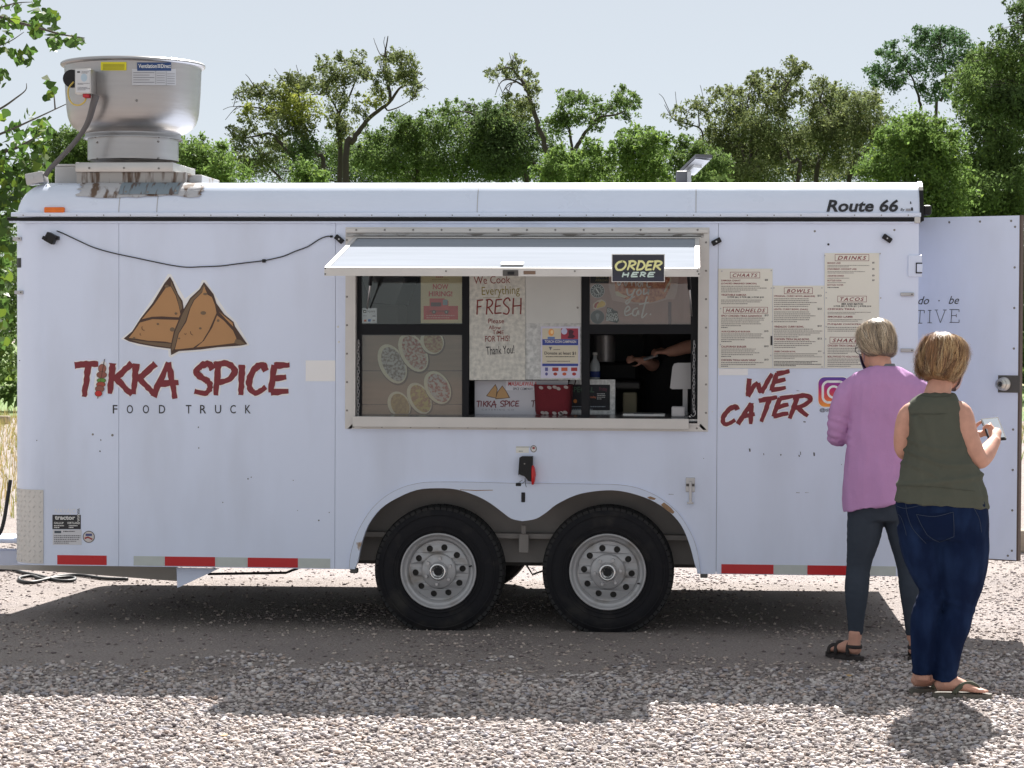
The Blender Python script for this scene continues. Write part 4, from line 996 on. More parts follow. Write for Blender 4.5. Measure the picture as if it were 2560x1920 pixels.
# holes, screws and scuffs on the paint
for (px, py, r, mm) in [(232,1086,.006,screw_m),(281,1088,.007,screw_m),(252,1100,.0035,ink),(250,1128,.004,ink),(496,1068,.0035,ink),(497,1120,.0035,ink),(620,1197,.004,ink),(628,1193,.003,ink),(733,1201,.0025,ink),(797,1301,.004,ink),(557,1256,.003,ink),(49,901,.003,ink),(92,1101,.003,ink),
                       (2071,611,.0065,ink),(2037,578,.006,screw_m),(2236,575,.006,screw_m),(1759,1146,.002,ink),(2104,1161,.002,ink),(845,817,.006,paper),(847,855,.006,paper),(344,440,0,ink),(823,1281,.0025,ink),(744,1276,.002,ink),(1781,1029,.003,paper),(1952,1137,.004,ink)]:
    if r: 
        p = L(px, py); MB().disc((p.x, -.0004, p.z), r, .0022, n=8, r2=r * .8).build('screw', mm, TR)
for (x0, y0, x1_, y1) in [(1872,1121,1876,1129),(1908,1133,1910,1138),(2033,1131,2037,1140),(2000,1129,2002,1137),(1996,1137,1999,1142),(1990,1231,1999,1232.4),(2012,1231,2022,1232),(1991,976,1998,977.4),(2008,1053,2014,1056),(1671,1235,1684,1236.2)]:
    ppoly([(x0, y0), (x1_, y0 + .6), (x1_ + .6, y1), (x0 + 1, y1)][::-1], -.0012, mat('scuff', (.10, .10, .12), .7), TR, 'scuff_mark')
# bare patches where stickers were
prect(764, 901, 838, 953, -.0010, mat('clean_patch', (.86, .86, .87), .4), TR, 'blank_sticker')
prect(1797, 922, 1870, 938, -.0010, MATS['clean_patch'], TR, 'blank_sticker')

# ---- logo: two samosas
k5 = lambda *p: [(a * .3888, b * .3888 + 560) for a, b in p]
br = flat(72, 50, 40); tan = flat(176, 132, 88); olv = flat(112, 92, 70)
logo = MB().plate([L2(*q) for q in k5((778,738),(850,680),(900,600),(1050,375),(1080,322),(1100,322),(1190,480),(1280,410),(1300,360),(1325,362),(1400,480),(1460,570),(1520,630),(1605,778),(1560,792),(1300,818),(1150,830),(1100,860),(1085,850),(1082,812),(880,780))], [], -.0016, -.0002).build('logo', mat('vinyl_edge', (.83, .83, .84), .45), TR)
lay = -.0024
def lg(m, *p, name='logo_shape'):
    global lay
    lay -= .0003; return ppoly(k5(*p)[::-1], lay, m, logo, name)
lg(br, (795,737),(850,690),(905,605),(980,510),(1058,380),(1093,338),(1112,370),(1145,450),(1174,495),(1182,548),(1165,605),(1105,803),(1000,790),(900,772),(830,755))
lg(olv, (1100,365),(1112,395),(1140,455),(1165,500),(1172,540),(1160,560),(1135,460),(1098,395))
lg(tan, (1070,405),(1098,402),(1130,462),(1150,530),(1160,580),(1150,600),(1040,594),(980,596),(912,612),(990,520))
lg(tan, (900,634),(980,612),(1150,617),(1128,690),(1108,765),(1060,756),(950,750),(880,738),(828,733),(862,690))
lg(olv, (832,742),(950,757),(1108,770),(1100,795),(1000,781),(900,764))
lg(br, (1100,843),(1096,790),(1118,690),(1168,570),(1223,475),(1283,420),(1311,373),(1372,450),(1392,510),(1442,580),(1502,630),(1512,660),(1590,773),(1545,782),(1400,792),(1290,807),(1150,817))
lg(olv, (1103,820),(1103,790),(1125,695),(1175,575),(1230,480),(1290,425),(1311,388),(1322,410),(1295,440),(1245,488),(1220,540),(1192,625),(1145,705),(1122,800))
lg(tan, (1125,806),(1150,705),(1198,630),(1225,540),(1250,490),(1300,440),(1312,400),(1335,455),(1362,470),(1382,520),(1392,572),(1345,680),(1300,755),(1242,795),(1150,805))
lg(tan, (1396,588),(1440,622),(1498,685),(1520,735),(1512,765),(1400,779),(1262,793),(1312,750),(1365,665))
lg(tan, (1405,560),(1440,590),(1495,635),(1500,660),(1450,610))
lg(olv, (1505,765),(1515,740),(1545,745),(1580,772),(1545,777))
for (a, b, ra, rb) in ((1307,572,19,12),(1288,671,9,7),(1403,621,9,9),(1131,576,9,8),(1015,643,9,7),(1108,678,16,14),(1152,736,7,6),(1320,450,14,8),(1072,400,14,10),(862,733,9,6)):
    lay -= .00005; q = k5((a, b))[0]; pell(q[0], q[1], ra * .3888, rb * .3888, lay, olv, logo, 'logo_spot', n=12)
for pts in ([(915,658),(912,672),(920,682),(932,683)], [(902,703),(900,711),(908,716)], [(1225,690),(1228,706),(1242,715)], [(1186,704),(1192,710),(1200,704)]):
    m_ = MB(); ribbon(m_, [L2(*q, lay) for q in k5(*pts)], .0016, lay - .0002, jit=0); m_.build('logo_line', br, logo)

# lettering on the side
tb5 = lambda a, b, c, d: (a * .3888, b * .3888 + 560, c * .3888, d * .3888 + 560)
brush('TKKA SPICE', [tb5(480,895,632,1105), tb5(690,895,848,1092), tb5(842,898,1000,1094), tb5(990,890,1148,1110), tb5(1248,900,1372,1095), tb5(1375,898,1512,1102), tb5(1525,905,1582,1100), tb5(1592,903,1715,1090), tb5(1728,903,1862,1088)], -.002, 16.5, maroon, TR, halo_px=2.6, jit=.2)
# skewer standing for the letter I
sk = MB().tube([L(*k5((672,868))[0], -.004), L(*k5((628,1122))[0], -.004)], .0022, 5).build('skewer_picture', flat(70, 50, 40), TR)
pell(*k5((648,1000))[0], 15, 47, -.0014, halo, sk, 'skewer_border', rot=.17)
for i, (a, b, ra, rb, c_) in enumerate([(657,930,24,28,(150,92,78)),(654,970,32,20,(140,84,72)),(652,1006,28,14,(96,140,60)),(648,1032,28,16,(160,70,55)),(641,1060,28,20,(140,84,72)),(633,1090,22,18,(190,44,40))]):
    q = k5((a, b))[0]; pell(q[0], q[1], ra * .3888 + 1, rb * .3888 + 1, -.0046 - i * .0004, br, sk, 'skewer_outline', n=14); pell(q[0], q[1], ra * .3888, rb * .3888, -.0048 - i * .0004, flat(*c_), sk, 'skewer_piece', n=14)
for ch, xa_ in zip('FOOD TRUCK', [725, 815, 918, 1022, None, 1195, 1286, 1382, 1480, 1576]):
    if xa_: ptext(ch, tb5(xa_, 1164, xa_ + (30 if ch == 'F' else 36 if ch in 'TCK' else 40), 1218), -.0018, ink, TR, bold=.006)
c22 = lambda a, b, c, d: (a * .2532 + 1760, b * .2532 + 880, c * .2532 + 1760, d * .2532 + 880)
brush('WE', [c22(420,235,660,425) + (.18,), c22(660,200,830,375) + (.16,)], -.002, 12, maroon, TR, slant=.18, halo_px=2.2)
brush('CATER', [c22(180,540,325,715) + (.1,), c22(360,505,505,705) + (.1,), c22(520,455,700,680) + (.14,), c22(685,445,860,630) + (.16,), c22(850,430,1050,645) + (.1,)], -.002, 12, maroon, TR, slant=.22, halo_px=2.2)
# rounded square camera badge with a sunset gradient
def badge_mat():
    m = bpy.data.materials.new('badge_gradient'); m.use_nodes = True; N = m.node_tree.nodes; K = m.node_tree.links
    tc = N.new('ShaderNodeTexCoord'); sp = N.new('ShaderNodeSeparateXYZ'); K.new(tc.outputs['Generated'], sp.inputs[0])
    r = N.new('ShaderNodeValToRGB'); e = r.color_ramp.elements; e[0].position = .0; e[0].color = (*srgb(240, 160, 60), 1); e[1].position = 1; e[1].color = (*srgb(80, 70, 160), 1)
    for p_, c_ in ((.3, (225, 95, 70)), (.55, (195, 40, 100)), (.8, (140, 50, 150))):
        q = e.new(p_); q.color = (*srgb(*c_), 1)
    K.new(sp.outputs['Z'], r.inputs[0]); K.new(r.outputs[0], N['Principled BSDF'].inputs['Base Color']); N['Principled BSDF'].inputs['Roughness'].default_value = .45
    return m
def rrect(cx, cy, w, h, r, n=6):
    out = []
    for (sx, sy, a0) in ((1, 1, 0), (-1, 1, 90), (-1, -1, 180), (1, -1, 270)):
        for k in range(n + 1):
            a = R(a0 + 90 * k / n); out.append((cx + sx * (w / 2 - r) + r * math.cos(a), cy + sy * (h / 2 - r) + r * math.sin(a)))
    return out
bd = ppoly(rrect(2084, 980, 80, 78, 18), -.0012, halo, TR, 'badge')
ppoly(rrect(2084, 980, 76, 74, 16), -.0017, badge_mat(), bd, 'badge_field')
m_ = MB(); q = rrect(2084, 980, 54, 52, 14); q.append(q[0]); sc_ = .0021
ribbon(m_, [L2(*p) for p in q], .0062, -.0022, jit=0, taper=0); q = [(2084 + 14 * math.cos(a), 980 + 14 * math.sin(a)) for a in [2 * math.pi * k / 20 for k in range(21)]]
ribbon(m_, [L2(*p) for p in q], .0058, -.0022, jit=0, taper=0); m_.build('badge_ring', halo, bd); pell(2099, 965, 3, 3, -.0022, halo, bd, 'badge_dot', n=10)
ptext('@tikkaspice', (2049, 1021, 2120, 1031), -.0016, ink, TR, bold=.01)
# model lettering on the roof edge
rt = mat('black_vinyl', (.015, .015, .02), .4)
ptext('Route 66', (2066, 499, 2246, 530), 0, rt, TR, bold=.028, shear=.22, fn=lambda x, y, z: roof_pt(x, z, .004))
ptext('By', (2251, 521, 2262, 529), 0, rt, TR, bold=.01, shear=.2, fn=lambda x, y, z: roof_pt(x, z, .004))
for (a, b, c, d, nm) in ((2264, 522, 2277, 528, 'maker_mark'), (2277, 519, 2283, 527, 'maker_mark'), (2275, 504, 2279, 510, 'scuff_mark')):
    mk(nm, [roof_pt(L(x, y).x, L(x, y).z, .004) for x, y in ((a, d), (c, d), (c - 1, b), (a + 1, b))], [(0, 1, 2, 3)], rt if nm == 'maker_mark' and a > 2270 or nm == 'scuff_mark' else flat(150, 150, 155), TR)
# dealer stickers at the lower front
st = prect(131, 1287, 202, 1323, -.0012, ink, TR, 'dealer_sticker')
ptext('tractor', (137, 1290, 188, 1299), -.0017, paper, st, bold=.03); ptext('GALLUP', (135, 1305, 159, 1310), -.0017, paper, st, bold=.02); ptext('KIRTLAND', (169, 1305, 200, 1310), -.0017, paper, st, bold=.02)
greek((135, 1312, 161, 1321), 2, -.0017, paper, st); greek((172, 1312, 199, 1321), 2, -.0017, paper, st)
ptext('NAVAJO', (137, 1272, 190, 1286), -.0012, flat(225, 225, 228), TR, shear=.1); 
for k in range(9): ppoly([(193, 1274 + k * 3.6), (199, 1271 + k * 3.6), (199, 1272.6 + k * 3.6), (193, 1275.6 + k * 3.6)][::-1], -.0022, ink if k < 4 else paper, TR, 'tread_print')
st = prect(132, 1324, 204, 1362, -.0012, flat(205, 205, 210), TR, 'data_plate')
prect(136, 1327, 153, 1333, -.0017, flat(70, 80, 90), st, 'plate_logo'); greek((158, 1326, 200, 1331), 1, -.0017, flat(70, 70, 75), st); greek((135, 1337, 202, 1360), 5, -.0017, flat(110, 110, 115), st)
st = pell(222, 1342, 15, 15, -.0012, flat(90, 85, 85), TR, 'round_sticker'); pell(222, 1342, 13, 13, -.0016, flat(205, 198, 195), st, 'sticker_face'); prect(214, 1334, 230, 1340, -.002, flat(70, 80, 130), st, 'sticker_flag'); ppoly([(211, 1344), (220, 1341), (232, 1347), (230, 1350), (220, 1345), (212, 1348)][::-1], -.002, flat(150, 50, 50), st, 'sticker_ribbon')
# small notice above the tail light
st = prect(1290, 1116, 1322, 1132, -.0012, flat(225, 226, 220), TR, 'notice_sticker'); prect(1290, 1117, 1326, 1118.2, -.0017, flat(120, 120, 120), st, 'notice_line'); greek((1297, 1126, 1315, 1130), 1, -.0017, flat(120, 125, 120), st)
st = pell(1334, 1122, 8, 9, -.0012, flat(110, 105, 105), TR, 'round_sticker'); pell(1334, 1122, 6, 7, -.0017, flat(215, 215, 215), st, 'sticker_face'); pell(1334, 1120, 3.5, 3, -.0021, flat(150, 70, 70), st, 'sticker_mark')
# key box with a red lens and hanging keys
p = lambda a, b: L2(a, b)
kb = MB().plate([p(1297,1187),(p(1300,1143)),p(1306,1140),p(1333,1140),p(1333,1170),p(1330,1203),p(1322,1201),p(1313,1190),p(1299,1184)], [], -.045, -.0005).build('tail_lamp', black_plastic, TR)
MB().ringloft([(L(1333,1150).x, -.03, L(0,1197).z, .006, .018), (L(1334,1150).x, -.03, L(0,1190).z, .010, .026), (L(1335,1150).x, -.03, L(0,1172).z, .0135, .030), (L(1334,1150).x, -.03, L(0,1156).z, .010, .026), (L(1333,1150).x, -.03, L(0,1150).z, .005, .018)], 14).build('lamp_lens', red_lens, kb, smooth=True)
MB().disc((L(1313,1146).x, -.0455, L(0,1146).z), .004, .002, n=8).build('screw', screw_m, kb)
mb = MB(); mb.bbox(L(1295,0).x, L(1309,0).x, -.014, -.001, L(0,1202).z, L(0,1194).z, .003); mb.tube([L(1313,1195,-.012), L(1312,1204,-.012), L(1304,1210,-.012), L(1298,1212,-.012), L(1297,1206,-.012), L(1306,1200,-.012)], .0012, 5); mb.tube([L(1313,1200,-.012), L(1314,1212,-.012), L(1316,1218,-.012)], .0014, 5)
mb.bbox(L(1309.5,0).x, L(1319,0).x, -.018, -.008, L(0,1241).z, L(0,1217).z, .003); mb.build('hanging_keys', black_plastic, kb)
# stake latch on the right
lt = MB().bbox(L(1722,0).x, L(1745,0).x, -.006, -.0005, L(0,1212).z, L(0,1177).z, .002).build('hold_down_latch', steel, TR)
MB().bbox(L(1723,0).x, L(1744,0).x, -.016, -.0062, L(0,1198).z, L(0,1192).z, .002).build('latch_strap', dark_steel, lt)
MB().bbox(L(1730.5,0).x, L(1737.5,0).x, -.022, -.0165, L(0,1237).z, L(0,1186).z, .002).build('latch_handle', steel, lt); MB().bbox(L(1726,0).x, L(1742,0).x, -.024, -.0165, L(0,1241).z, L(0,1236).z, .002).build('latch_grip', steel, lt)

# ---- the open rear door
hx, hy = X1 + .004, .47
e = L(2547, 900, .19); ex, ey = e.x, .19
dv = Vector((ex - hx, ey - hy, 0)); dl = dv.length; du = dv.normalized(); dn = Vector((du.y, -du.x, 0))      # dn faces the camera side
zd0 = L(2546, 1401, ey).z; zd1 = L(2546, 538.5, ey).z
def dpt(u, w, z): q = Vector((hx, hy, 0)) + du * u + dn * w; return (q.x, q.y, z)
def dbox(name, u0, u1, w0, w1, z0, z1, m, parent):
    V = [dpt(u0, w0, z0), dpt(u1, w0, z0), dpt(u1, w1, z0), dpt(u0, w1, z0), dpt(u0, w0, z1), dpt(u1, w0, z1), dpt(u1, w1, z1), dpt(u0, w1, z1)]
    return mk(name, V, [(0, 1, 2, 3), (7, 6, 5, 4), (4, 5, 1, 0), (5, 6, 2, 1), (6, 7, 3, 2), (7, 4, 0, 3)], m, parent)
door = dbox('rear_door', 0, dl - .004, -.04, 0, zd0, zd1, paint, TR)
dbox('door_edge_seal', dl - .004, dl + .006, -.042, -.002, zd0 - .002, zd1 + .002, mat('brown_edge', (.10, .07, .06), .7), door)
dbox('door_bottom_edge', 0, dl - .004, -.041, .001, zd0 - .006, zd0 - .0005, MATS['brown_edge'], door)
for k in range(9):
    z = zd0 + .05 + (zd1 - zd0 - .11) * k / 8 + (.02 if k == 4 else 0)
    q = dpt(dl - .028, 0, z); MB().tube([q, Vector(q) + dn * .004], [.0065, .005], 8).build('screw', screw_m, door)
for k in range(4):
    for z in (zd1 - .028, zd0 + .022):
        q = dpt(.04 + (dl - .09) * k / 3, 0, z); MB().tube([q, Vector(q) + dn * .004], [.0065, .005], 8).build('screw', screw_m, door)
def dbox_px(px0, py0, px1, py1):
    # door-plane coordinates of a pixel
    out = []
    for (a, b) in ((px0, py0), (px1, py1)):
        d = TMI.to_3x3() @ ray(a, b); c = TMI @ CL; t_ = ((Vector((hx, hy, 0)) - c).dot(dn)) / d.dot(dn); q = c + d * t_; out.append(((q - Vector((hx, hy, 0))).dot(du), q.z))
    return out
(u0, z1_), (u1, z0_) = dbox_px(2496, 938, 2551, 982)
lp = dbox('lock_plate', u0, dl + .008, .0005, .005, z0_, z1_, dark_steel, door)
(uk, zk), _ = dbox_px(2511, 960, 2511, 960)
def dlathe(prof, u, z, n=20):
    V = []; F = []
    for (r, w) in prof:
        for k in range(n): V.append(dpt(u + r * math.cos(2 * math.pi * k / n), w, z + r * math.sin(2 * math.pi * k / n)))
    for i in range(len(prof) - 1):
        for k in range(n): F.append((i * n + k, (i + 1) * n + k, (i + 1) * n + (k + 1) % n, i * n + (k + 1) % n))
    F.append(tuple((len(prof) - 1) * n + k for k in range(n))); return V, F
V, F = dlathe([(.037, .0055), (.037, .012), (.022, .018), (.016, .03), (.026, .04), (.031, .052), (.028, .066), (.015, .072)], uk, zk); mk('door_knob', V, F, mat('satin_nickel', (.62, .6, .57), .3, .9), lp, smooth=True)
V, F = dlathe([(.007, .0725), (.007, .074)], uk, zk, 8); mk('keyhole', V, F, ink, lp)
def dtext(s, px, m, bold=0, shear=0, spacing=1):
    v, f = text_mesh(s, bold, shear, 'CENTER', spacing); a = np.array(v); mn, mx_ = a.min(0), a.max(0)
    (u0, z1_), (u1, z0_) = dbox_px(px[0], px[1], px[2], px[3]); q = (a - mn) / (mx_ - mn)
    mk('lettering', [dpt(u0 + x * (u1 - u0), .0016, z0_ + z * (z1_ - z0_)) for x, z in q], f, m, door)
dtext('do', (2296, 741, 2323, 761), ink, shear=.35); dtext('.', (2346, 750, 2349.5, 753.5), ink); dtext('be', (2372, 740, 2398, 760), ink, shear=.35)
def dline(segs, w):
    mb = MB()
    for k, sg in enumerate(segs):
        (ua, za), (ub, zb) = dbox_px(*sg[0], *sg[1]); l = math.hypot(ub - ua, zb - za); nx, nz = -(zb - za) / l * w, (ub - ua) / l * w; o_ = .0012 + .00025 * (k % 7)
        mb.add([dpt(ua + nx, o_, za + nz), dpt(ua - nx, o_, za - nz), dpt(ub - nx, o_, zb - nz), dpt(ub + nx, o_, zb + nz)], [(0, 1, 2, 3)])
    mb.build('lettering', ink, door)
y0, y1 = 776, 807
dline([((2294, y0), (2311, y0)), ((2311, y0), (2311, y0 + 7)), ((2301, y0), (2299, y1 + 1)), ((2293, y1 + 1), (2306, y1 + 1)),
       ((2320, y0), (2329, y0)), ((2325, y0), (2324, y1)), ((2319, y1), (2330, y1)),
       ((2337, y0 - 1), (2345, y0 - 1)), ((2341, y0), (2351, y1)), ((2351, y1), (2363, y0)), ((2358, y0 - 1), (2367, y0 - 1)),
       ((2374, y0 - 2), (2398, y0 - 2)), ((2398, y0 - 2), (2398, y0 + 4)), ((2380, y0 - 2), (2378, y1 - 1)), ((2374, y1 - 1), (2398, y1 - 1)), ((2398, y1 - 1), (2398, y1 - 8)), ((2379, y0 + 13), (2391, y0 + 13)), ((2391, y0 + 9), (2391, y0 + 17))], .0016)
# ================================================================ serving window
k7 = lambda x, y: (x * .3376 + 800, y * .3376 + 540)
k8 = lambda x, y: (x * .3377 + 1280, y * .3377 + 540)
fx0, fx1 = L(864, 800).x, L(1772, 800).x; fz0, fz1 = L(1300, 1075).z, L(1300, 568.5).z
FR = MB().plate([(fx0, fz0), (fx1, fz0), (fx1, fz1), (fx0, fz1)], [[(wx0, wz0 + .0), (wx0, wz1), (wx1, wz1), (wx1, wz0)]], -.010, -.0006).build('window_frame', alu_frame, TR)
mb = MB(); t_ = .012                                           # reveal lining the opening
mb.box(wx0, wx0 + t_, -.016, .09, wz0, wz1); mb.box(wx1 - t_, wx1, -.016, .09, wz0, wz1); mb.box(wx0 + t_, wx1 - t_, -.016, .09, wz1 - t_, wz1); mb.box(wx0 + t_, wx1 - t_, -.016, .03, wz0, wz0 + t_)
mb.build('frame_reveal', alu_frame, FR)
MB().bbox(fx0 + .004, fx1 - .004, -.020, -.0105, L(0, 581.5).z, L(0, 571).z, .003).build('hinge_rail', alu_frame, FR)
MB().bbox(fx0 + .004, fx1 - .03, -.016, -.0105, L(0, 591.5).z, L(0, 583).z, .002).build('hinge_leaf', mat('weathered_aluminium', (.40, .40, .40), .6, .3, col2=(.16, .15, .14), fac2=(.52, .6), vscale=9, stretch=(1, 1, 3)), FR)
def fscrew(px, py, y): MB().disc((L(px, py).x, y, L(px, py).z), .0058, .003, n=8, r2=.004).build('screw', screw_m, FR)
for k in range(13): fscrew(892 + k * 71, 575, -.0202); fscrew(884 + k * 71.5, 1066.5 + k * .35, -.0102)
for k in range(7): fscrew(868, 600 + k * 71, -.0102); fscrew(1765, 606 + k * 71, -.0102)
# sloping sill and its front bar
za, zb_ = L(1300, 1045, -.035).z, L(1300, 1036, .09).z
sill_m = mat('stainless_counter', (.50, .50, .51), .22, .9, var=.08, vscale=10)
sx0, sx1 = L(888, 1045).x, L(1722, 1045).x
mk('counter_top', [(sx0 - .006, -.034, za + .001), (sx1, -.034, za + .001), (sx1, .09, zb_), (sx0, .09, zb_), (sx0 - .006, -.034, za - .012), (sx1, -.034, za - .012), (sx1, .09, zb_ - .012), (sx0, .09, zb_ - .012)],
   [(0, 1, 2, 3), (7, 6, 5, 4), (4, 5, 1, 0), (5, 6, 2, 1), (6, 7, 3, 2), (7, 4, 0, 3)], sill_m, FR)
MB().bbox(L(884, 1050).x, L(1722, 1050).x, -.042, -.0345, L(0, 1059).z, za + .002, .002).build('counter_edge', alu_frame, FR)
MB().box(L(1722, 0).x + .002, wx1 - t_ - .001, -.02, .09, wz0 + t_, wz0 + t_ + .004).build('sill_gap_plate', dark_frame, FR)
MB().box(wx0 - .1, wx1 + .1, .0905, .55, zb_ - .03, zb_ - .001).build('inner_counter', sill_m, TR)
for (px, py) in ((884, 1070), (1752, 1073)):
    p = L(px, py); sgn = 1 if px < 1000 else -1
    MB().add([(p.x - .03 * sgn, -.0115, p.z - .003), (p.x, -.0115, p.z + .028), (p.x + .012 * sgn, -.0115, p.z + .022), (p.x - .012 * sgn, -.0115, p.z - .003)], [(0, 1, 2, 3), (3, 2, 1, 0)]).build('frame_gusset', alu, FR)

# sliding window units (dark frames)
def unit(x0, x1, y0, y1, lw, rw, mid0, mid1):
    a = L2(x0, y1, .04); b = L2(x1, y0, .04); h1 = [L2(x0 + lw, mid0, .04), L2(x1 - rw, mid0, .04), L2(x1 - rw, y0 + 8, .04), L2(x0 + lw, y0 + 8, .04)]
    h2 = [L2(x0 + lw, y1 - 2, .04), L2(x1 - rw, y1 - 2, .04), L2(x1 - rw, mid1, .04), L2(x0 + lw, mid1, .04)]
    rv = lambda q: q[::-1]
    return MB().plate([(a[0], a[1]), (b[0], a[1]), (b[0], b[1]), (a[0], b[1])], [rv(h1), rv(h2)], .04, .075).build('window_unit', dark_frame, TR)
u1_ = unit(890, 1173, 602, 1046, 14, 18, 810, 837)
u2_ = unit(1453, 1747, 602, 1046, 21, 20, 811, 835)
for (a, b, c, d, u_, y) in ((903, 606, 1156, 812, u1_, .0445), (903, 835, 1156, 1046, u1_, .0445), (1473, 606, 1728, 812, u2_, .0445)):
    p0 = L(a, d, y); p1 = L(b if False else c, b, y); MB().box(p0.x, p1.x, y, y + .004, p0.z, p1.z).build('pane', glass, u_)
# middle filler panel behind the hand written sign
MB().plate([L2(1174, 949, .055), L2(1453, 949, .055), L2(1453, 602, .055), L2(1174, 602, .055)], [], .055, .07).build('filler_panel', galv, TR)

# ---- things stuck or standing in the window
def sheet(name, label, cat, box, y, m, th=.002, group=None):
    p = L((box[0] + box[2]) / 2, box[3], y)
    t = thing(name, label, cat, p, group, on_trailer=True)
    prect(*box, y, m, t, 'sheet', th); return t
# hand written sign
t = sheet('handwritten_sign', 'speckled metal sheet with marker writing about cooking everything fresh', 'sign', (1173.5, 604, 1313, 950), .045, mat('speckled_sheet', (.66, .66, .60), .5, col2=(.44, .45, .42), fac2=(.35, .7), vscale=45, detail=3), .006)
k4 = lambda a, b, c, d: (a * .1809 + 1160, b * .1809 + 660, c * .1809 + 1160, d * .1809 + 660)
mred = flat(122, 42, 36); mol = flat(128, 118, 40)
ptext('We Cook', k4(135,165,640,270), .0445, mred, t, rot=.03); ptext('Everything', k4(245,305,770,455), .0445, mol, t, rot=.04); prect(*k4(262,462,500,467), .0443, mol, t, 'underline')
brush('FRESH', [k4(170,495,265,700), k4(300,490,400,695), k4(415,485,525,690), k4(535,470,640,700), k4(665,470,800,695)], .0446, 3.6, mred, t, jit=.05, taper=0)
ptext('Please', k4(335,755,555,820), .0445, mred, t, bold=.01); ptext('Allow', k4(340,850,510,905), .0445, mred, t, bold=.01); ptext('TiME', k4(395,918,550,970), .0445, mred, t, bold=.01); ptext('FOR THIS!', k4(290,990,630,1070), .0445, mred, t, bold=.01, rot=.03)
ptext('Thank You!', k4(305,1130,695,1245), .0445, ink, t, rot=.06, bold=.008)
# blank white card above
t = sheet('blank_card', 'plain pale grey board right of the handwritten sign', 'board', (1313.8, 604, 1453, 808), .046, mat('pale_board', (.60, .62, .60), .6, var=.06, vscale=6), .005)
MB().disc((L(1443, 769).x, .0458, L(1443, 769).z), .006, .004, n=8).build('screw', screw_m, t)
# donation poster
t = sheet('donation_poster', 'white poster with blue bands asking for a one dollar donation', 'poster', (1352, 816, 1450, 945), .050, flat(206, 206, 226), .0012)
blu = flat(50, 70, 150); be = flat(206, 200, 180)
prect(*k4(1082,890,1338,1038), .0494, be, t, 'picture'); prect(*k4(1340,890,1578,1038), .0494, flat(160, 50, 72), t, 'picture'); prect(*k4(1082,1040,1578,1122), .0494, blu, t, 'band'); prect(*k4(1082,1126,1578,1374), .0494, be, t, 'panel'); prect(*k4(1082,1376,1578,1412), .0494, blu, t, 'band')
ptext('TORCH ICON CAMPAIGN', k4(1115,1055,1550,1090), .0488, paper, t, bold=.02); ptext('Donate at least $1', k4(1112,1212,1545,1258), .0488, ink, t, bold=.012)
greek(k4(1235,1175,1480,1192), 1, .0488, ink, t); greek(k4(1130,1270,1530,1292), 1, .0488, ink, t, ragged=0); greek(k4(1145,1335,1515,1352), 1, .0488, ink, t, ragged=0)
for i, (a, c_) in enumerate(((1120,(90,90,150)), (1220,(160,60,50)), (1345,(190,90,60)), (1480,(160,50,50)))):
    prect(*k4(a,1430,a+85 if i else a+40,1480), .0488, flat(*c_), t, 'picture'); pell(*k4(a+42 if i else a+20,1520,0,0)[:2], 5 if i else 3.4, 4, .0488, flat(*c_), t, 'picture')
pell(*k4(1385,930,0,0)[:2], 7.5, 8, .0488, flat(190, 195, 225), t, 'emblem'); pell(*k4(1205,945,0,0)[:2], 7, 9, .0488, flat(230, 160, 90), t, 'emblem'); pell(*k4(1215,940,0,0)[:2], 3.5, 5, .0484, flat(245, 215, 160), t, 'emblem'); prect(*k4(1155,1008,1255,1036), .0488, flat(90, 120, 180), t, 'emblem_base')
ppoly([k4(*p, 0, 0)[:2] for p in ((1440,920),(1480,905),(1520,930),(1500,970),(1540,1000),(1500,1030),(1430,1025),(1450,980))][::-1], .0488, flat(70, 30, 50), t, 'emblem'); ppoly([k4(*p, 0, 0)[:2] for p in ((1172,1145),(1218,1145),(1195,1195))][::-1], .0488, flat(110, 110, 125), t, 'emblem')
# now hiring poster
t = sheet('hiring_poster', 'cream and red poster with a truck drawing that reads now hiring', 'poster', (1052, 604, 1155, 808), .052, flat(214, 200, 160), .0012)
rd = flat(196, 66, 66)
ptext('NOW', (1082, 710, 1121, 723), .0514, rd, t, bold=.03); ptext('HIRING!', (1072, 728, 1131, 741), .0514, rd, t, bold=.03); greek((1080, 697, 1123, 700), 1, .0514, flat(150, 120, 90), t, ragged=0); greek((1090, 690, 1113, 695), 1, .0514, rd, t, ragged=0)
prect(1059, 765, 1145, 799, .0514, rd, t, 'red_field'); ppoly([(1074,746),(1110,746),(1121,752),(1121,778),(1074,778)][::-1], .0508, flat(205, 80, 78), t, 'truck_drawing'); prect(1077, 756, 1103, 766, .0503, flat(90, 60, 60), t, 'truck_window'); prect(1107, 749, 1119, 763, .0503, flat(140, 160, 170), t, 'truck_window'); ppoly([(1074,776),(1124,776),(1124,779),(1074,779)][::-1], .0503, flat(150, 50, 50), t, 'truck_sill')
for x in (1085, 1116): pell(x, 780, 5, 5, .0499, flat(70, 60, 60), t, 'truck_wheel', n=14); pell(x, 780, 2.4, 2.4, .0496, flat(190, 180, 170), t, 'truck_hub', n=10)
greek((1066, 786, 1140, 797), 2, .0503, flat(214, 150, 140), t, ragged=.1)
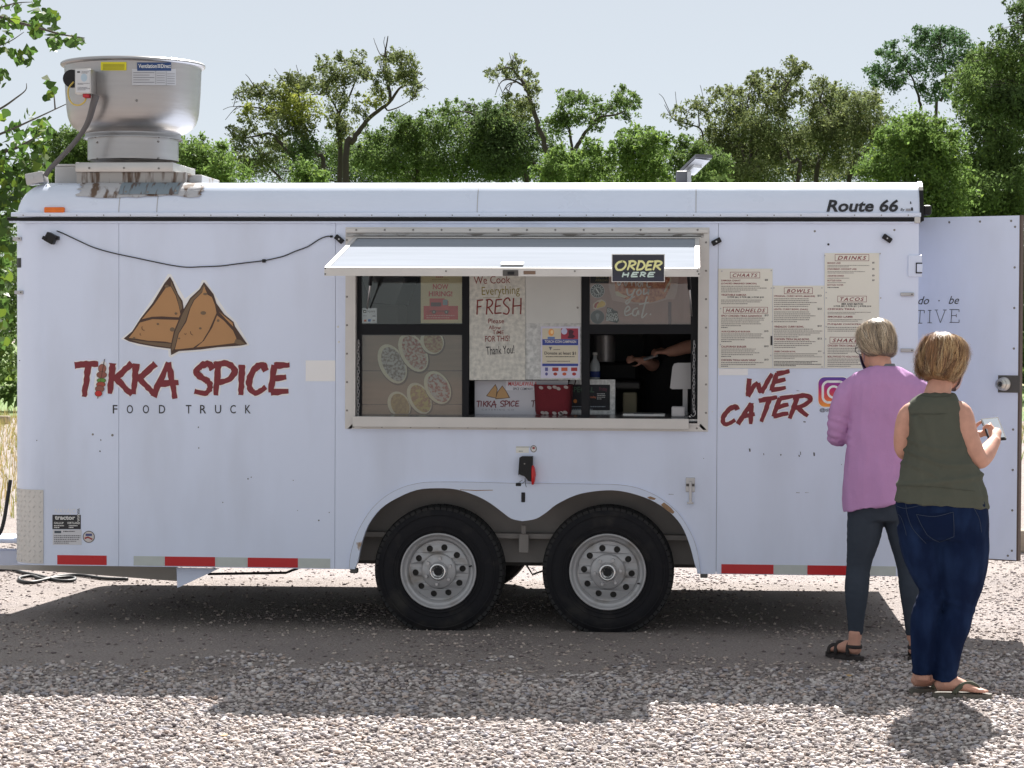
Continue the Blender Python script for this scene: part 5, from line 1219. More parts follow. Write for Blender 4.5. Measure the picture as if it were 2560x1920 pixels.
# card payment sticker
t = sheet('payment_sticker', 'small white card payment sticker in the upper left window corner', 'sticker', (905, 770, 942, 808), .0535, flat(215, 218, 222), .001)
prect(908, 775, 916, 782, .0529, ink, t, 'mark'); prect(910, 777, 914, 780, .0525, paper, t, 'mark'); ptext('Square', (918, 775, 938, 782), .0529, flat(90, 90, 95), t); prect(910, 799, 916, 804, .0529, flat(200, 90, 40), t, 'mark'); prect(920, 798, 927, 804, .0529, flat(70, 120, 190), t, 'mark'); prect(931, 789, 939, 791, .0529, flat(90, 90, 110), t, 'mark'); greek((908, 788, 926, 791), 1, .0529, flat(140, 140, 150), t); prect(931, 799, 938, 803, .0529, flat(160, 150, 150), t, 'mark')
# taco photograph behind the lower left glass
wood_pr = mat('wood_print', srgb(148, 128, 112), .6, var=.22, vscale=3, stretch=(1, 1, 14), detail=6)
t = sheet('taco_poster', 'photo poster of six filled flatbreads on brown boards', 'poster', (905, 838, 1156, 1044), .066, wood_pr, .002)
for yy in (926, 1010): prect(905, yy, 1156, yy + 2, .0655, flat(92, 78, 70), t, 'board_joint')
bun = mat('bread_print', srgb(206, 200, 176), .6, var=.2, vscale=40)
fillm = [mat('filling_print_%d' % i, srgb(*a), .6, col2=srgb(*b), fac2=(.42, .58), vscale=70, detail=3) for i, (a, b) in enumerate([((120,106,98),(184,182,176)), ((150,92,82),(190,182,168)), ((150,108,90),(180,164,126)), ((142,120,82),(168,146,98)), ((150,112,86),(182,168,104)), ((150,92,82),(184,182,176))])]
for i, (cx, cy, rx, ry, rot) in enumerate([(535,1095,95,155,-.45), (690,1010,95,155,-.5), (830,930,85,95,-.5), (585,1400,80,105,-.45), (735,1350,80,125,-.5), (870,1270,90,130,-.5)]):
    q = k7(cx, cy); rx *= .3376; ry *= .3376; yy = .0650 - i * .0007
    cut = lambda P: [(max(906, min(1155, a)), max(839, min(1034, b))) for a, b in P]
    def el(sx, sy, dx=0, dy=0):
        return cut([(q[0] + dx + rx * sx * math.cos(a) * math.cos(rot) - ry * sy * math.sin(a) * math.sin(rot), q[1] + dy + rx * sx * math.cos(a) * math.sin(rot) + ry * sy * math.sin(a) * math.cos(rot)) for a in [2 * math.pi * k / 26 for k in range(26)]][::-1])
    ppoly(el(1.06, 1.04, 2, 3), yy, flat(100, 84, 74), t, 'flatbread_shade'); ppoly(el(1, 1), yy - .0002, bun, t, 'flatbread'); ppoly(el(.80, .88, 3, 1), yy - .0004, fillm[i], t, 'filling')
# catering banner on the counter
t = sheet('catering_banner', 'grey banner with small samosa logo standing behind the red basket', 'banner', (1187, 951, 1420, 1040), .115, flat(176, 178, 186), .002)
k9 = lambda a, b: (a * .1808 + 1160, b * .1808 + 920)
ppoly([k9(*p) for p in ((305,388),(370,300),(435,220),(465,290),(445,420),(380,408))][::-1], .1144, flat(84, 64, 50), t, 'logo'); ppoly([k9(*p) for p in ((318,384),(376,302),(434,236),(455,292),(438,412),(382,400))][::-1], .1140, flat(168, 134, 90), t, 'logo')
ppoly([k9(*p) for p in ((432,432),(460,330),(530,240),(580,310),(638,412),(540,425))][::-1], .1136, flat(84, 64, 50), t, 'logo'); ppoly([k9(*p) for p in ((442,420),(468,334),(530,254),(574,314),(622,406),(540,417))][::-1], .1132, flat(168, 134, 90), t, 'logo')
bx9 = lambda a, b, c, d: (*k9(a, b), *k9(c, d))
brush('TIKKA SPICE', [bx9(172,455,230,540), bx9(225,455,250,535), bx9(262,455,320,535), bx9(320,455,375,535), bx9(375,450,450,545), bx9(498,455,560,535), bx9(560,455,615,540), bx9(618,455,640,535), bx9(645,455,700,530), bx9(705,455,765,530)], .1142, 2.9, flat(110, 50, 60), t, jit=.08)
ptext('CATERING CO', bx9(245, 568, 690, 586), .1144, flat(110, 116, 130), t, spacing=1.5)
ms = prect(*bx9(580, 180, 990, 308), .1142, flat(196, 198, 206), t, 'masala_label'); ptext('MASALAWALA', bx9(610, 190, 1010, 245), .1138, flat(186, 60, 66), t, bold=.015, shear=.1); ptext('SPICE COMPANY', bx9(678, 272, 955, 305), .1138, flat(60, 60, 75), t, bold=.015)
brush('T', [bx9(930, 450, 985, 540)], .1142, 2.9, flat(90, 60, 66), t)
# red basket
p = L(1384, 1040, .10); yb = .17; zc = zb_ - .0009
t = thing('felt_basket', 'dark red felt basket with two loop handles on the serving counter', 'basket', (L(1384, 1000, yb).x, yb, zc), on_trailer=True)
felt = mat('dark_red_felt', srgb(98, 26, 36), .95, var=.12, vscale=25, bump=.15, bscale=160)
xc = L(1384, 1000, yb).x; hw = (L(1430, 1000, yb).x - L(1338, 1000, yb).x) / 2; zt_ = L(1384, 961, yb).z
mb = MB(); rings_o = [(xc, yb, zc + .001, hw * .93, .085), (xc, yb, zc + .02, hw * .97, .09), (xc, yb, zt_, hw * 1.04, .10), (xc, yb, zt_ + .001, hw * 1.0, .094), (xc, yb, zc + .012, hw * .9, .08)]
mb.ringloft(rings_o, 40, 5.0); mb.build('basket_body', felt, t, smooth=True, autos=50)
for sgn, x in ((-1, L(1341, 950, yb).x), (1, L(1430, 950, yb).x)):
    MB().tube(smoothpts([(x + .014 * sgn, yb - .03, zt_ - .005), (x + .02 * sgn, yb - .032, zt_ + .022), (x + .0 * sgn, yb - .01, zt_ + .036), (x - .02 * sgn, yb + .02, zt_ + .02), (x - .028 * sgn, yb + .03, zt_ - .01)], 5), [(.0065, .003)] * 21, 8).build('handle', mat('black_felt', (.03, .015, .02), .9), t, smooth=True)
blk = flat(150, 140, 138)
for (a, b) in ((1065,272),(1180,270),(1255,265),(1305,285),(1410,265),(1090,620),(1140,622),(1250,625),(1350,622),(1400,615),(1330,630)):
    q = k9(a, b); fr_ = L(q[0], q[1], yb - .1)
    yy = yb - .1035 if b < 400 else yb - .0935; 
    pell(q[0], q[1], 6, 4, yy, blk, t, 'printed_flower', n=10, rot=.4)
# chalkboard with galvanised frame
t = thing('chalkboard', 'small chalkboard menu in a galvanised frame behind the basket', 'chalkboard', L(1467, 1040, .30), on_trailer=True)
yb = .30; q0 = L(1396, 1038, yb); q1 = L(1538, 949, yb); fw = .028
MB().plate([(q0.x, q0.z), (q1.x, q0.z), (q1.x, q1.z), (q0.x, q1.z)], [[(q0.x + fw, q0.z + fw), (q0.x + fw, q1.z - fw), (q1.x - fw, q1.z - fw), (q1.x - fw, q0.z + fw)]], yb, yb + .02).build('board_frame', galv, t)
MB().box(q0.x + .01, q1.x - .01, yb + .008, yb + .016, q0.z + .01, q1.z - .01).build('slate', mat('slate', (.016, .018, .024), .7, var=.3, vscale=14), t)
ptext('SPECIAL', bx9(1475, 262, 1800, 335), yb + .0074, flat(70, 100, 80), t, bold=.01); ptext('Friday', bx9(1870, 265, 1980, 330), yb + .0074, flat(110, 50, 70), t); ptext('Thursday', bx9(1680, 385, 1830, 425), yb + .0074, flat(190, 110, 80), t, bold=.01)
greek(bx9(1840, 345, 1990, 440), 4, yb + .0074, flat(190, 195, 195), t, fill=.4); greek(bx9(1470, 515, 1980, 590), 2, yb + .0074, flat(140, 150, 160), t, fill=.35); pell(*k9(1538, 458), 4.5, 5, yb + .0074, flat(196, 120, 50), t, 'orange_dot'); ptext('Tacos', bx9(1655, 595, 1760, 620), yb + .0074, flat(170, 80, 60), t)
# tablet on a stand, card reader, papers
t = thing('payment_tablet', 'white payment tablet seen from behind on a stand at the counter end', 'tablet', L(1712, 1036, .16), on_trailer=True)
pts = [k8(*p) for p in ((1170,1272),(1188,1118),(1200,1094),(1225,1087),(1345,1087),(1345,1280),(1185,1282))]
MB().plate([L2(*q, .16) for q in pts][::-1] if False else [L2(*q, .16) for q in pts[::-1]][::-1][::-1], [], .16, .175).build('tablet_back', mat('white_plastic', (.40, .40, .41), .5), t)
MB().bbox(L(1713, 0, .18).x, L(1726, 0, .18).x, .178, .21, zc, L(0, 950, .18).z, .004).build('stand_post', MATS['white_plastic'], t); MB().bbox(L(1703, 0, .15).x, L(1727, 0, .15).x, .13, .25, zc, zc + .016, .004).build('stand_base', MATS['white_plastic'], t)
t = MB().bbox(L(1685, 0, .05).x, L(1719, 0, .05).x, .03, .09, L(1700, 1044, .03).z + .004, L(1700, 1016, .05).z, .008, 3).build('card_reader', MATS['white_plastic'], None, autos=50); t.matrix_world = TM; tag(t, 'small white square card reader on the counter edge', 'card reader')
zz = L(1620, 1036, .12).z
t = thing('paper_menus', 'white printed papers lying flat on the counter', 'paper', (L(1620, 1036, .12).x, .1, zz), on_trailer=True)
MB().box(L(1563, 0, .1).x, L(1668, 0, .1).x, .092, .30, zc, zc + .006).build('sheet', paper, t); MB().box(L(1590, 0, .1).x, L(1640, 0, .1).x, .0915, .20, zc + .0065, zc + .0075).build('sheet', flat(120, 120, 130), t)
# things inside the open right window
def inside(name, label, cat, fn):
    t = fn(); return tag(t, label, cat)
t = MB().lathe([(.0, 0), (.055, 0), (.06, .01), (.06, .15), (.062, .153), (.057, .153), (.055, .012), (.0, .012)], TM @ L(1512, 905, .9), 'z', 24).build('steel_pot', steel, None, autos=40); tag(t, 'tall steel pot on the kitchen shelf', 'pot')
t = MB().bbox(*sorted((L(1500, 0, 1.2).x, L(1602, 0, 1.2).x)), 1.2, 1.5, L(0, 944, 1.2).z, L(0, 895, 1.2).z, .02).build('dark_cooker', black_plastic, None); t.matrix_world = TM; tag(t, 'dark square cooker inside the window', 'cooker')
t = MB().bbox(L(1478, 0, .8).x, L(1606, 0, .8).x, .75, 1.6, L(0, 962, .8).z, L(0, 945, .8).z, .01).build('kitchen_shelf', dark_steel, None); t.matrix_world = TM; tag(t, 'dark metal shelf inside the right window', 'shelf')
t = thing('water_bottle', 'clear plastic bottle with blue label at the left of the open window', 'bottle', L(1487, 950, .62), on_trailer=True)
bz = L(1487, 948, .62); MB().lathe([(0, 0), (.028, 0), (.03, .01), (.03, .07), (.026, .09), (.012, .115), (.012, .135), (0, .135)], bz, 'z', 20).build('bottle_body', mat('clear_plastic', (.55, .6, .62), .15, spec=.6), t, smooth=True); MB().lathe([(.0305, .012), (.0305, .045)], bz, 'z', 20).build('bottle_label', flat(50, 70, 140), t); MB().lathe([(.014, .136), (.014, .15), (0, .15)], bz, 'z', 14).build('cap', paper, t)
t = MB().bbox(L(1563, 0, .7).x, L(1598, 0, .7).x, .66, .75, L(0, 1026, .7).z, L(0, 970, .7).z, .01).build('cardboard_carton', mat('carton', (.34, .30, .20), .8, var=.15), None); t.matrix_world = TM; tag(t, 'tan cardboard carton under the kitchen shelf', 'carton')
t = MB().plate([L2(*k7(300,430), 1.5), L2(*k7(640,430), 1.5), L2(*k7(560,650), 1.5), L2(*k7(380,640), 1.5)][::-1], [], 1.5, 2.1).build('range_hood', mat('hood_steel', (.5, .5, .5), .35, .8), None); t.matrix_world = TM; tag(t, 'grey steel range hood behind the upper left pane', 'range hood')
t = MB().bbox(L(928, 0, 1.7).x, L(1000, 0, 1.7).x, 1.7, 2.1, L(0, 830, 1.7).z, L(0, 757, 1.7).z, .02).build('grey_cabinet', mat('cabinet_grey', (.5, .5, .48), .6), None); t.matrix_world = TM; tag(t, 'grey cabinet behind the upper left pane', 'cabinet')

# menu poster with stickers in the upper right pane
t = sheet('food_photo_poster', 'pinkish wooden board poster with a bowl of food and white script lettering', 'poster', (1474, 606, 1727, 812), .053, mat('pink_wood_print', srgb(172, 138, 130), .6, var=.16, vscale=4, stretch=(12, 1, 1), detail=6), .0015)
k6 = lambda a, b: (a * .14467 + 1460, b * .14467 + 660)
P = lambda *q: [k6(*p) for p in q][::-1]
prect(*k6(1455, 655), *k6(1510, 1045), .0525, flat(110, 84, 88), t, 'board_gap')
ppoly(P((410,200),(430,420),(490,630),(760,680),(1060,695),(1280,660),(1440,610),(1560,610),(1610,480),(1640,210)), .0521, flat(192, 164, 154), t, 'bowl_print')
ppoly(P((520,210),(540,460),(600,560),(860,660),(1060,672),(1180,660),(1400,590),(1490,400),(1500,215)), .0517, mat('food_print', srgb(168, 92, 66), .6, col2=srgb(210, 150, 110), fac2=(.4, .6), vscale=60, detail=4), t, 'food_print')
ppoly(P((535,480),(560,545),(700,590),(760,560),(660,520),(580,470)), .0513, flat(206, 196, 176), t, 'onion_print'); ppoly(P((1380,480),(1420,380),(1480,290),(1490,240),(1440,230),(1500,225),(1510,290),(1450,400),(1400,490)), .0513, flat(206, 196, 176), t, 'onion_print')
scr = flat(214, 208, 204)
def script(strokes, w, y, m, parent):
    mb = MB()
    for k, st in enumerate(strokes): ribbon(mb, [L2(*k6(*p), y) for p in st], w, y - .0001 * (k % 9), seed=k, jit=.1, taper=.3)
    mb.build('lettering', m, parent)
script([[(570,240),(600,370),(680,260),(720,380),(770,250)], [(800,200),(830,380)], [(820,320),(880,290),(900,390)], [(990,310),(930,340),(960,395),(1010,310),(1010,390)], [(1120,200),(1090,380),(1160,390)],
        [(740,420),(760,530),(830,520),(870,440)], [(880,430),(800,620),(740,690),(730,640),(880,560)], [(960,430),(910,490),(940,540),(990,490),(960,430)], [(1040,420),(1030,520),(1110,480),(1110,430),(1110,530)],
        [(720,830),(790,780),(760,730),(710,800),(720,890),(830,850)], [(930,760),(860,790),(840,870),(900,890),(940,800),(945,880)], [(1090,560),(1040,740),(1000,930),(1090,850)], [(950,700),(1120,660)], [(1140,865),(1160,875)]], .0042, .0507, scr, t)
t = sheet('bow_sticker', 'black rectangular sticker with pale lettering at the top left of the food poster', 'sticker', (*k6(108, 190), *k6(430, 335)), .0516, flat(34, 34, 34), .0004)
ptext('BOW &\nARROW', (*k6(195, 205), *k6(415, 300)), .0511, flat(150, 140, 90), t)
def badge_st(label, cx, cy, r, field, mark):
    c = k6(cx, cy); t = thing('round_sticker', label, 'sticker', L(c[0], c[1] + r, .0512), 'round stickers on the food poster', on_trailer=True)
    pell(*c, r * 1.06, r * 1.06, .0516, paper if mark else flat(120, 120, 125), t, 'rim'); pell(*c, r, r, .0511, field, t, 'face'); return t, c
t, c = badge_st('round black sticker with a white ring and a slanted white bar', 233, 465, 16.5, flat(30, 30, 34), 1)
m_ = MB(); ribbon(m_, [L2(c[0] + 9.5 * math.cos(a), c[1] + 9.5 * math.sin(a), .0507) for a in [2 * math.pi * k / 20 for k in range(21)]], .0013, .0507, jit=0, taper=0); ribbon(m_, [L2(c[0] - 4, c[1] - 6, .0506), L2(c[0] + 4, c[1] + 6, .0506)], .003, .0506, jit=0, taper=0); m_.build('mark', paper, t)
for k in range(14):
    a = 2 * math.pi * k / 14; pell(c[0] + 13 * math.cos(a), c[1] + 13 * math.sin(a), 1.4, 1.4, .0506, paper, t, 'mark', n=6)
t, c = badge_st('round dark grey sticker with a small balloon drawing', 233, 915, 16.5, flat(52, 54, 60), 0)
pell(c[0], c[1] - 4, 5, 5.5, .0507, flat(130, 132, 138), t, 'mark'); ppoly([(c[0] - 4, c[1] + 1), (c[0] + 4, c[1] + 1), (c[0], c[1] + 10)][::-1], .0506, flat(120, 122, 128), t, 'mark')
c = k6(270, 700); t = thing('taco_sticker', 'yellow taco shaped sticker on the food poster', 'sticker', L(c[0], c[1] + 12, .0512), on_trailer=True)
ppoly(P((160,770),(160,690),(230,630),(300,610),(360,640),(385,690),(360,740),(270,765),(200,785)), .0516, flat(216, 200, 180), t, 'rim'); ppoly(P((215,765),(245,680),(310,635),(360,660),(372,700),(340,735)), .0510, flat(224, 186, 80), t, 'shell'); ppoly(P((170,745),(185,690),(240,650),(262,660),(228,700),(205,765)), .0510, flat(160, 56, 40), t, 'filling')
c = k6(490, 880); t = thing('brewery_sticker', 'black and white stacked lettering sticker beside the balloon sticker', 'sticker', L(c[0], c[1] + 20, .0512), on_trailer=True)
ppoly(P((370,960),(390,850),(395,750),(480,760),(520,800),(580,820),(590,900),(605,980),(570,1020),(480,1000),(440,990)), .0516, flat(28, 28, 30), t, 'backing')
ptext('EX', (*k6(405, 770), *k6(480, 835)), .0510, paper, t, bold=.02); ptext('NOVO', (*k6(388, 850), *k6(580, 915)), .0510, paper, t, bold=.02); ptext('BREW', (*k6(388, 920), *k6(590, 985)), .0510, paper, t, bold=.02)

# ---- the raised serving hatch
YA = -.83
hz = L(1300, 595, -.02).z; A = L(811, 668.5, YA); B = L(1749.5, 668.5, YA); hl = L(884, 595, -.02).x; hr = L(1748, 595, -.02).x
zf = A.z; th = .042
def hpt(u, v, w):                                     # u along (0..1), v outwards (0..1), w thickness down
    xl = hl + (A.x - hl) * v; xr = hr + (B.x - hr) * v; y = -.021 + (YA + .021) * v; z = hz + (zf - hz) * v
    return (xl + (xr - xl) * u, y, z - w)
def hbox(name, u0, u1, v0, v1, w0, w1, m, parent):
    V = [hpt(u, v, w) for w in (w1, w0) for (u, v) in ((u0, v1), (u1, v1), (u1, v0), (u0, v0))]
    return mk(name, V, [(3, 2, 1, 0), (4, 5, 6, 7), (0, 1, 5, 4), (1, 2, 6, 5), (2, 3, 7, 6), (3, 0, 4, 7)], m, parent)
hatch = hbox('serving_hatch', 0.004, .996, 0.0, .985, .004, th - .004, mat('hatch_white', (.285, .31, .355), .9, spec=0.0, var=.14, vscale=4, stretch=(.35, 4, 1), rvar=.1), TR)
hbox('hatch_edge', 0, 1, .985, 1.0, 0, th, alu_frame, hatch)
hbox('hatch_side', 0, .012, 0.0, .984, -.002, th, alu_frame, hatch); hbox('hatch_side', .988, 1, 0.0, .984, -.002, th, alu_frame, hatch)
for x in (1115, 1437, 1744):
    q = L(x, 678, YA); MB().disc((q.x, YA - .0003, q.z), .005, .003, n=8).build('screw', screw_m, hatch)
for x in (813, 1747):
    for y_ in (671, 685): q = L(x, y_, YA); MB().disc((q.x, YA - .0003, q.z), .004, .002, n=8).build('screw', ink, hatch)
MB().bbox(L(1260, 0, YA).x, L(1299, 0, YA).x, YA - .006, YA - .0005, L(0, 686.5, YA).z, L(0, 672, YA).z, .002).build('hatch_lock', dark_steel, hatch); MB().bbox(L(1272, 0, YA).x, L(1289, 0, YA).x, YA - .010, YA - .0065, L(0, 683.5, YA).z, L(0, 676, YA).z, .002).build('lock_core', black_plastic, hatch)
MB().bbox(L(1312, 0, YA).x, L(1342, 0, YA).x, YA - .002, YA - .0005, L(0, 682.5, YA).z, L(0, 674, YA).z, .0008).build('maker_label', flat(120, 96, 80), hatch)
u_ = (L(1280, 0, YA).x - A.x) / (B.x - A.x); hbox('hatch_handle', u_ - .03, u_ + .03, .87, .93, -.008, -.0005, alu_frame, hatch)
for (a, b, c_, d) in ((930, 690, 918, 772), (1721, 690, 1729, 790)):
    p0 = Vector(hpt((L(a, 0, -.4).x - hl) / (hr - hl), .30, th)); p1 = L(c_, d, -.004); md = p0.lerp(p1, .55)
    st_ = MB().tube([p0, md], .010, 10).build('gas_strut', black_plastic, hatch, smooth=True); MB().tube([md, p1], .0045, 8).build('strut_rod', steel, st_, smooth=True)
# chains
def chain(px, y0, y1, y=-.004, name='safety_chain'):
    mb = MB(); n = int((y1 - y0) / 8.2)
    for k in range(n):
        z = L(px, y0 + (y1 - y0) * (k + .5) / n, y).z; x = L(px, 900, y).x + .002 * math.sin(k * 1.7); hh = .0125; ww = .0055
        q = [((math.cos(a) * ww), math.sin(a) * hh) for a in [2 * math.pi * j / 10 for j in range(11)]]
        tw = .5 if k % 2 else -.9
        mb.tube([(x + a * math.cos(tw), y + a * math.sin(tw), z + b) for a, b in q], .0016, 5)
    return mb.build(name, steel, TR, smooth=True)
chain(896, 850, 1042, -.002); chain(1735, 852, 1030, -.006); MB().tube(smoothpts([L(1731, 1022, -.012), L(1737, 1026, -.014), L(1738, 1036, -.014), L(1732, 1041, -.012), L(1727, 1036, -.012)], 4), .002, 6).build('chain_hook', steel, TR, smooth=True)
# sign folded over the hatch edge
t = thing('order_sign', 'dark sign with pale brush lettering clipped over the hatch edge reading order here', 'sign', L(1596, 704, YA - .012), on_trailer=True)
ys = YA - .014; dk = mat('sign_navy', srgb(44, 46, 62), .5, col2=srgb(78, 92, 120), fac2=(.55, .7), vscale=5, stretch=(1, 1, 6))
prect(1529, 635, 1662, 705, ys + .001, paper, t, 'sheet', .002); prect(1531, 637, 1660, 691, ys, flat(44, 46, 58), t, 'sign_face'); prect(1531, 691, 1660, 703.5, ys, dk, t, 'sign_wave')
yel = flat(226, 226, 160); cy = flat(196, 216, 210)
brush('ORDER', [(1539, 653, 1565, 675), (1569, 653, 1589, 675), (1592, 653, 1612, 675), (1614, 653, 1632, 675), (1633, 653, 1654, 675)], ys - .0008, 5.4, yel, t, slant=.2, jit=.12)
brush('HERE', [(1556, 681, 1572, 693), (1577, 681, 1596, 692), (1600, 681, 1614, 692), (1618, 681, 1637, 692)], ys - .0008, 3.8, cy, t, slant=.2, jit=.12)

# ---- menu boards on the wall
kx = lambda a, b: (a * .217 + 1760, b * .217 + 600)
kb_ = lambda a, b, c, d: (*kx(a, b), *kx(c, d))
cream = mat('menu_board_cream', srgb(222, 220, 210), .5, var=.05, vscale=5)
mr = flat(128, 40, 52); dkk = flat(48, 44, 48); gy = flat(128, 122, 118)
def menu(label, box, heads, items, screws):
    t = thing('menu_board', label, 'menu board', L((kx(box[0], 0)[0] + kx(box[2], 0)[0]) / 2, kx(0, box[3])[1], -.003), 'cream menu boards beside the serving window', on_trailer=True)
    prect(*kb_(*box), -.004, cream, t, 'board', .0035)
    for (a, b, c, d, s) in heads:
        ppoly([kx(a, d), kx(c, d), kx(c, b), kx(a, b)], -.0047, mr, t, 'heading_border'); ppoly([kx(a + 5, d - 5), kx(c - 5, d - 5), kx(c - 5, b + 5), kx(a + 5, b + 5)], -.0052, cream, t, 'heading_field')
        ptext(s, kb_(a + 30, b + 18, c - 30, d - 14), -.0057, mr, t, shear=.3, bold=.018, spacing=1.25)
    for (kind, a, b, c, d, s) in items:
        if kind == 'h': ptext(s, kb_(a, b, c, d), -.0047, mr, t, bold=.022)
        elif kind == 'b': ptext(s, kb_(a, b, c, d), -.0047, ink, t, bold=.03)
        elif kind == 'g': greek(kb_(a, b, c, d), s, -.0047, gy, t, fill=.42)
        elif kind == 'd': greek(kb_(a, b, c, d), s, -.0047, dkk, t, fill=.5)
    for (a, b) in screws: q = kx(a, b); MB().disc((L(*q).x, -.0042, L(*q).z), .004, .0022, n=8).build('screw', steel, t)
menu('left menu board headed with chaats and handhelds', (165, 330, 790, 1478),
     [(300, 368, 645, 440, 'CHAATS'), (220, 772, 735, 846, 'HANDHELDS')],
     [('h',198,458,422,476,'SAMOSA CHAAT'),('b',700,450,736,472,'$8'),('h',198,492,606,515,'(LOADED SMASHED SAMOSA)'),('g',198,522,725,608,4),('h',198,622,488,642,'VEGETABLE SAMOSA'),('b',270,650,688,672,'2 FOR $6 | 3 FOR $8 | 4 FOR $10'),('g',198,682,725,744,3),
      ('h',198,864,665,885,'SPICY CHICKEN TIKKA SANDWICH'),('b',698,856,742,880,'$13'),('g',198,890,720,998,5),('d',198,1000,380,1016,1),('h',198,1046,535,1066,'ALBUQUERQUE BURGER'),('b',695,1040,742,1062,'$15'),('g',198,1072,700,1160,4),('d',198,1162,386,1178,1),
      ('h',198,1218,490,1240,'CALIFORNIA BURGER'),('b',695,1212,742,1236,'$13'),('g',198,1246,705,1332,4),('d',198,1334,382,1350,1),('h',198,1374,597,1394,'CHICKEN TIKKA NAAN WRAP'),('b',695,1368,742,1390,'$13'),('g',198,1402,735,1446,2),('d',198,1446,382,1462,1)],
     [(205,360),(775,352),(192,790),(190,1205),(768,1330),(775,555)])
menu('middle menu board headed with bowls', (795, 525, 1385, 1478), [(922, 548, 1252, 622, 'BOWLS')],
     [('h',808,638,1278,660,'ORIGINAL CURRY BOWL (MAKHNI)'),('b',1308,630,1354,654,'$13'),('g',808,666,1340,776,5),('h',808,790,1198,812,'LENTIL CURRY BOWL (DAAL)'),('b',1308,782,1354,806,'$13'),('g',808,818,1330,952,6),('h',808,988,1150,1010,'VINDALOO CURRY BOWL'),('b',1308,980,1354,1002,'$13'),('g',808,1016,1370,1126,5),
      ('h',808,1132,1216,1154,'CHICKEN TIKKA SALAD BOWL'),('b',1308,1126,1356,1150,'$13'),('g',808,1160,1340,1248,4),('h',808,1276,1056,1292,'GREEK CHICKEN BOWL'),('b',1315,1274,1352,1290,'$14'),('g',808,1302,1370,1372,4),('d',808,1392,1372,1456,4)],
     [(805,552),(1358,552),(1380,1302),(1360,1462),(785,940)])
menu('right menu board headed with drinks and tacos', (1390, 150, 2018, 1478), [(1508, 165, 1902, 242, 'DRINKS'), (1538, 644, 1874, 716, 'TACOS'), (1448, 1118, 1860, 1192, 'SHAKES')],
     [('h',1422,256,1572,274,'MANGO LASSI'),('b',1938,252,1964,272,'$5'),('g',1422,284,1980,318,2),('h',1422,326,1756,344,'STRAWBERRY COCONUT LASSI'),('b',1938,324,1964,344,'$5'),('g',1422,356,1985,388,2),('h',1422,404,1612,422,'ASSORTED DRINKS'),('b',1938,400,1964,420,'$3'),('g',1422,432,1900,448,1),('h',1422,458,1585,476,'BOTTLED SODA'),('b',1938,454,1964,474,'$3'),('g',1422,484,1900,500,1),('h',1422,510,1606,526,'BOTTLED WATER'),('d',1422,538,1740,556,1),
      ('b',1585,726,1832,748,'MIX AND MATCH'),('b',1492,754,1926,776,'2 FOR $8 | 3 FOR $11 | 4 FOR $14'),('h',1424,786,1738,806,'CHICKEN TIKKA'),('g',1424,824,1925,860,2),('h',1424,874,1714,894,'SMOKED LAMB'),('g',1424,908,1900,944,2),('h',1424,962,1812,982,'PUNJABI CHICKPEA'),('g',1424,996,1900,1060,3),('h',1424,1206,1740,1228,'CHICKEN TIKKA DIABLO'),('g',1424,1238,1900,1318,4),('h',1424,1334,1800,1354,'BOLLYWOOD TO HOLLYWOOD'),('g',1424,1362,1900,1465,5)],
     [(2028,157),(1392,180),(1408,605),(1408,668),(2035,668),(1402,1140),(1408,1000)])
prect(*kb_(766, 1105, 788, 1212), -.0062, ink, trailer, 'tape_strip')

# ---- string of lights across the front, black clips
t = thing('string_light_cable', 'thin black string light cable drooping above the samosa logo', 'cable', L(530, 660, -.01), on_trailer=True)
cp = [k5(q)[0] for q in ((365,45),(400,58),(500,105),(600,150),(720,185),(860,215),(1000,245),(1100,265),(1200,278),(1300,275),(1420,270),(1520,257),(1620,245),(1700,235),(1820,208),(1900,175),(1980,145),(2050,100),(2100,80),(2130,80))]
MB().tube(smoothpts([tuple(L(a, b, -.008)) for a, b in cp], 3), .0034, 6).build('cable', cable_m, t, smooth=True)
q = L(*k5((1697, 237))[0], -.010); MB().bbox(q.x - .009, q.x + .009, -.018, -.002, q.z - .009, q.z + .009, .002).build('socket', black_plastic, t); q = L(*k5((2130, 80))[0], -.008); MB().tube([(q.x - .006, -.008, q.z), (q.x + .008, -.008, q.z)], .006, 8).build('plug', black_plastic, t)
def clip(label, px, py, rot, w=.026, h=.014):
    c = L(px, py, -.012); t = thing('cable_clip', label, 'clip', c, 'small black clips under the roof edge', on_trailer=True)
    mb = MB().bbox(-w, w, -.012, .010, -h, h, .004); cs, sn = math.cos(rot), math.sin(rot)
    mb.v = [(c.x + x * cs - z * sn, c.y + y, c.z + x * sn + z * cs) for x, y, z in mb.v]; mb.build('clip_body', black_plastic, t, autos=40)
    MB().disc((c.x, c.y - .0122, c.z), .0045, .002, n=8).build('eyelet', steel, t)
clip('black clip at the end of the cable left of the hatch', 848, 598, R(-40)); clip('black clip just right of the hatch', 1791, 604, R(28)); clip('black clip near the rear end of the roof', 2218, 596, R(-35))
c = L(128, 594, -.03); t = thing('clip_lamp', 'small black lamp at the front end of the cable', 'lamp', c, on_trailer=True)
mb = MB().bbox(-.028, .028, -.03, .028, -.03, .022, .006); mb.bbox(-.036, -.012, -.035, -.01, -.028, -.008, .004); cs, sn = math.cos(R(28)), math.sin(R(28)); mb.v = [(c.x + x * cs + z * sn, c.y + y, c.z - x * sn + z * cs) for x, y, z in mb.v]; mb.build('lamp_body', black_plastic, t, autos=40)
MB().bbox(c.x + .022, c.x + .040, c.y - .01, c.y + .028, c.z - .012, c.z + .008, .004).build('bracket', black_plastic, t)

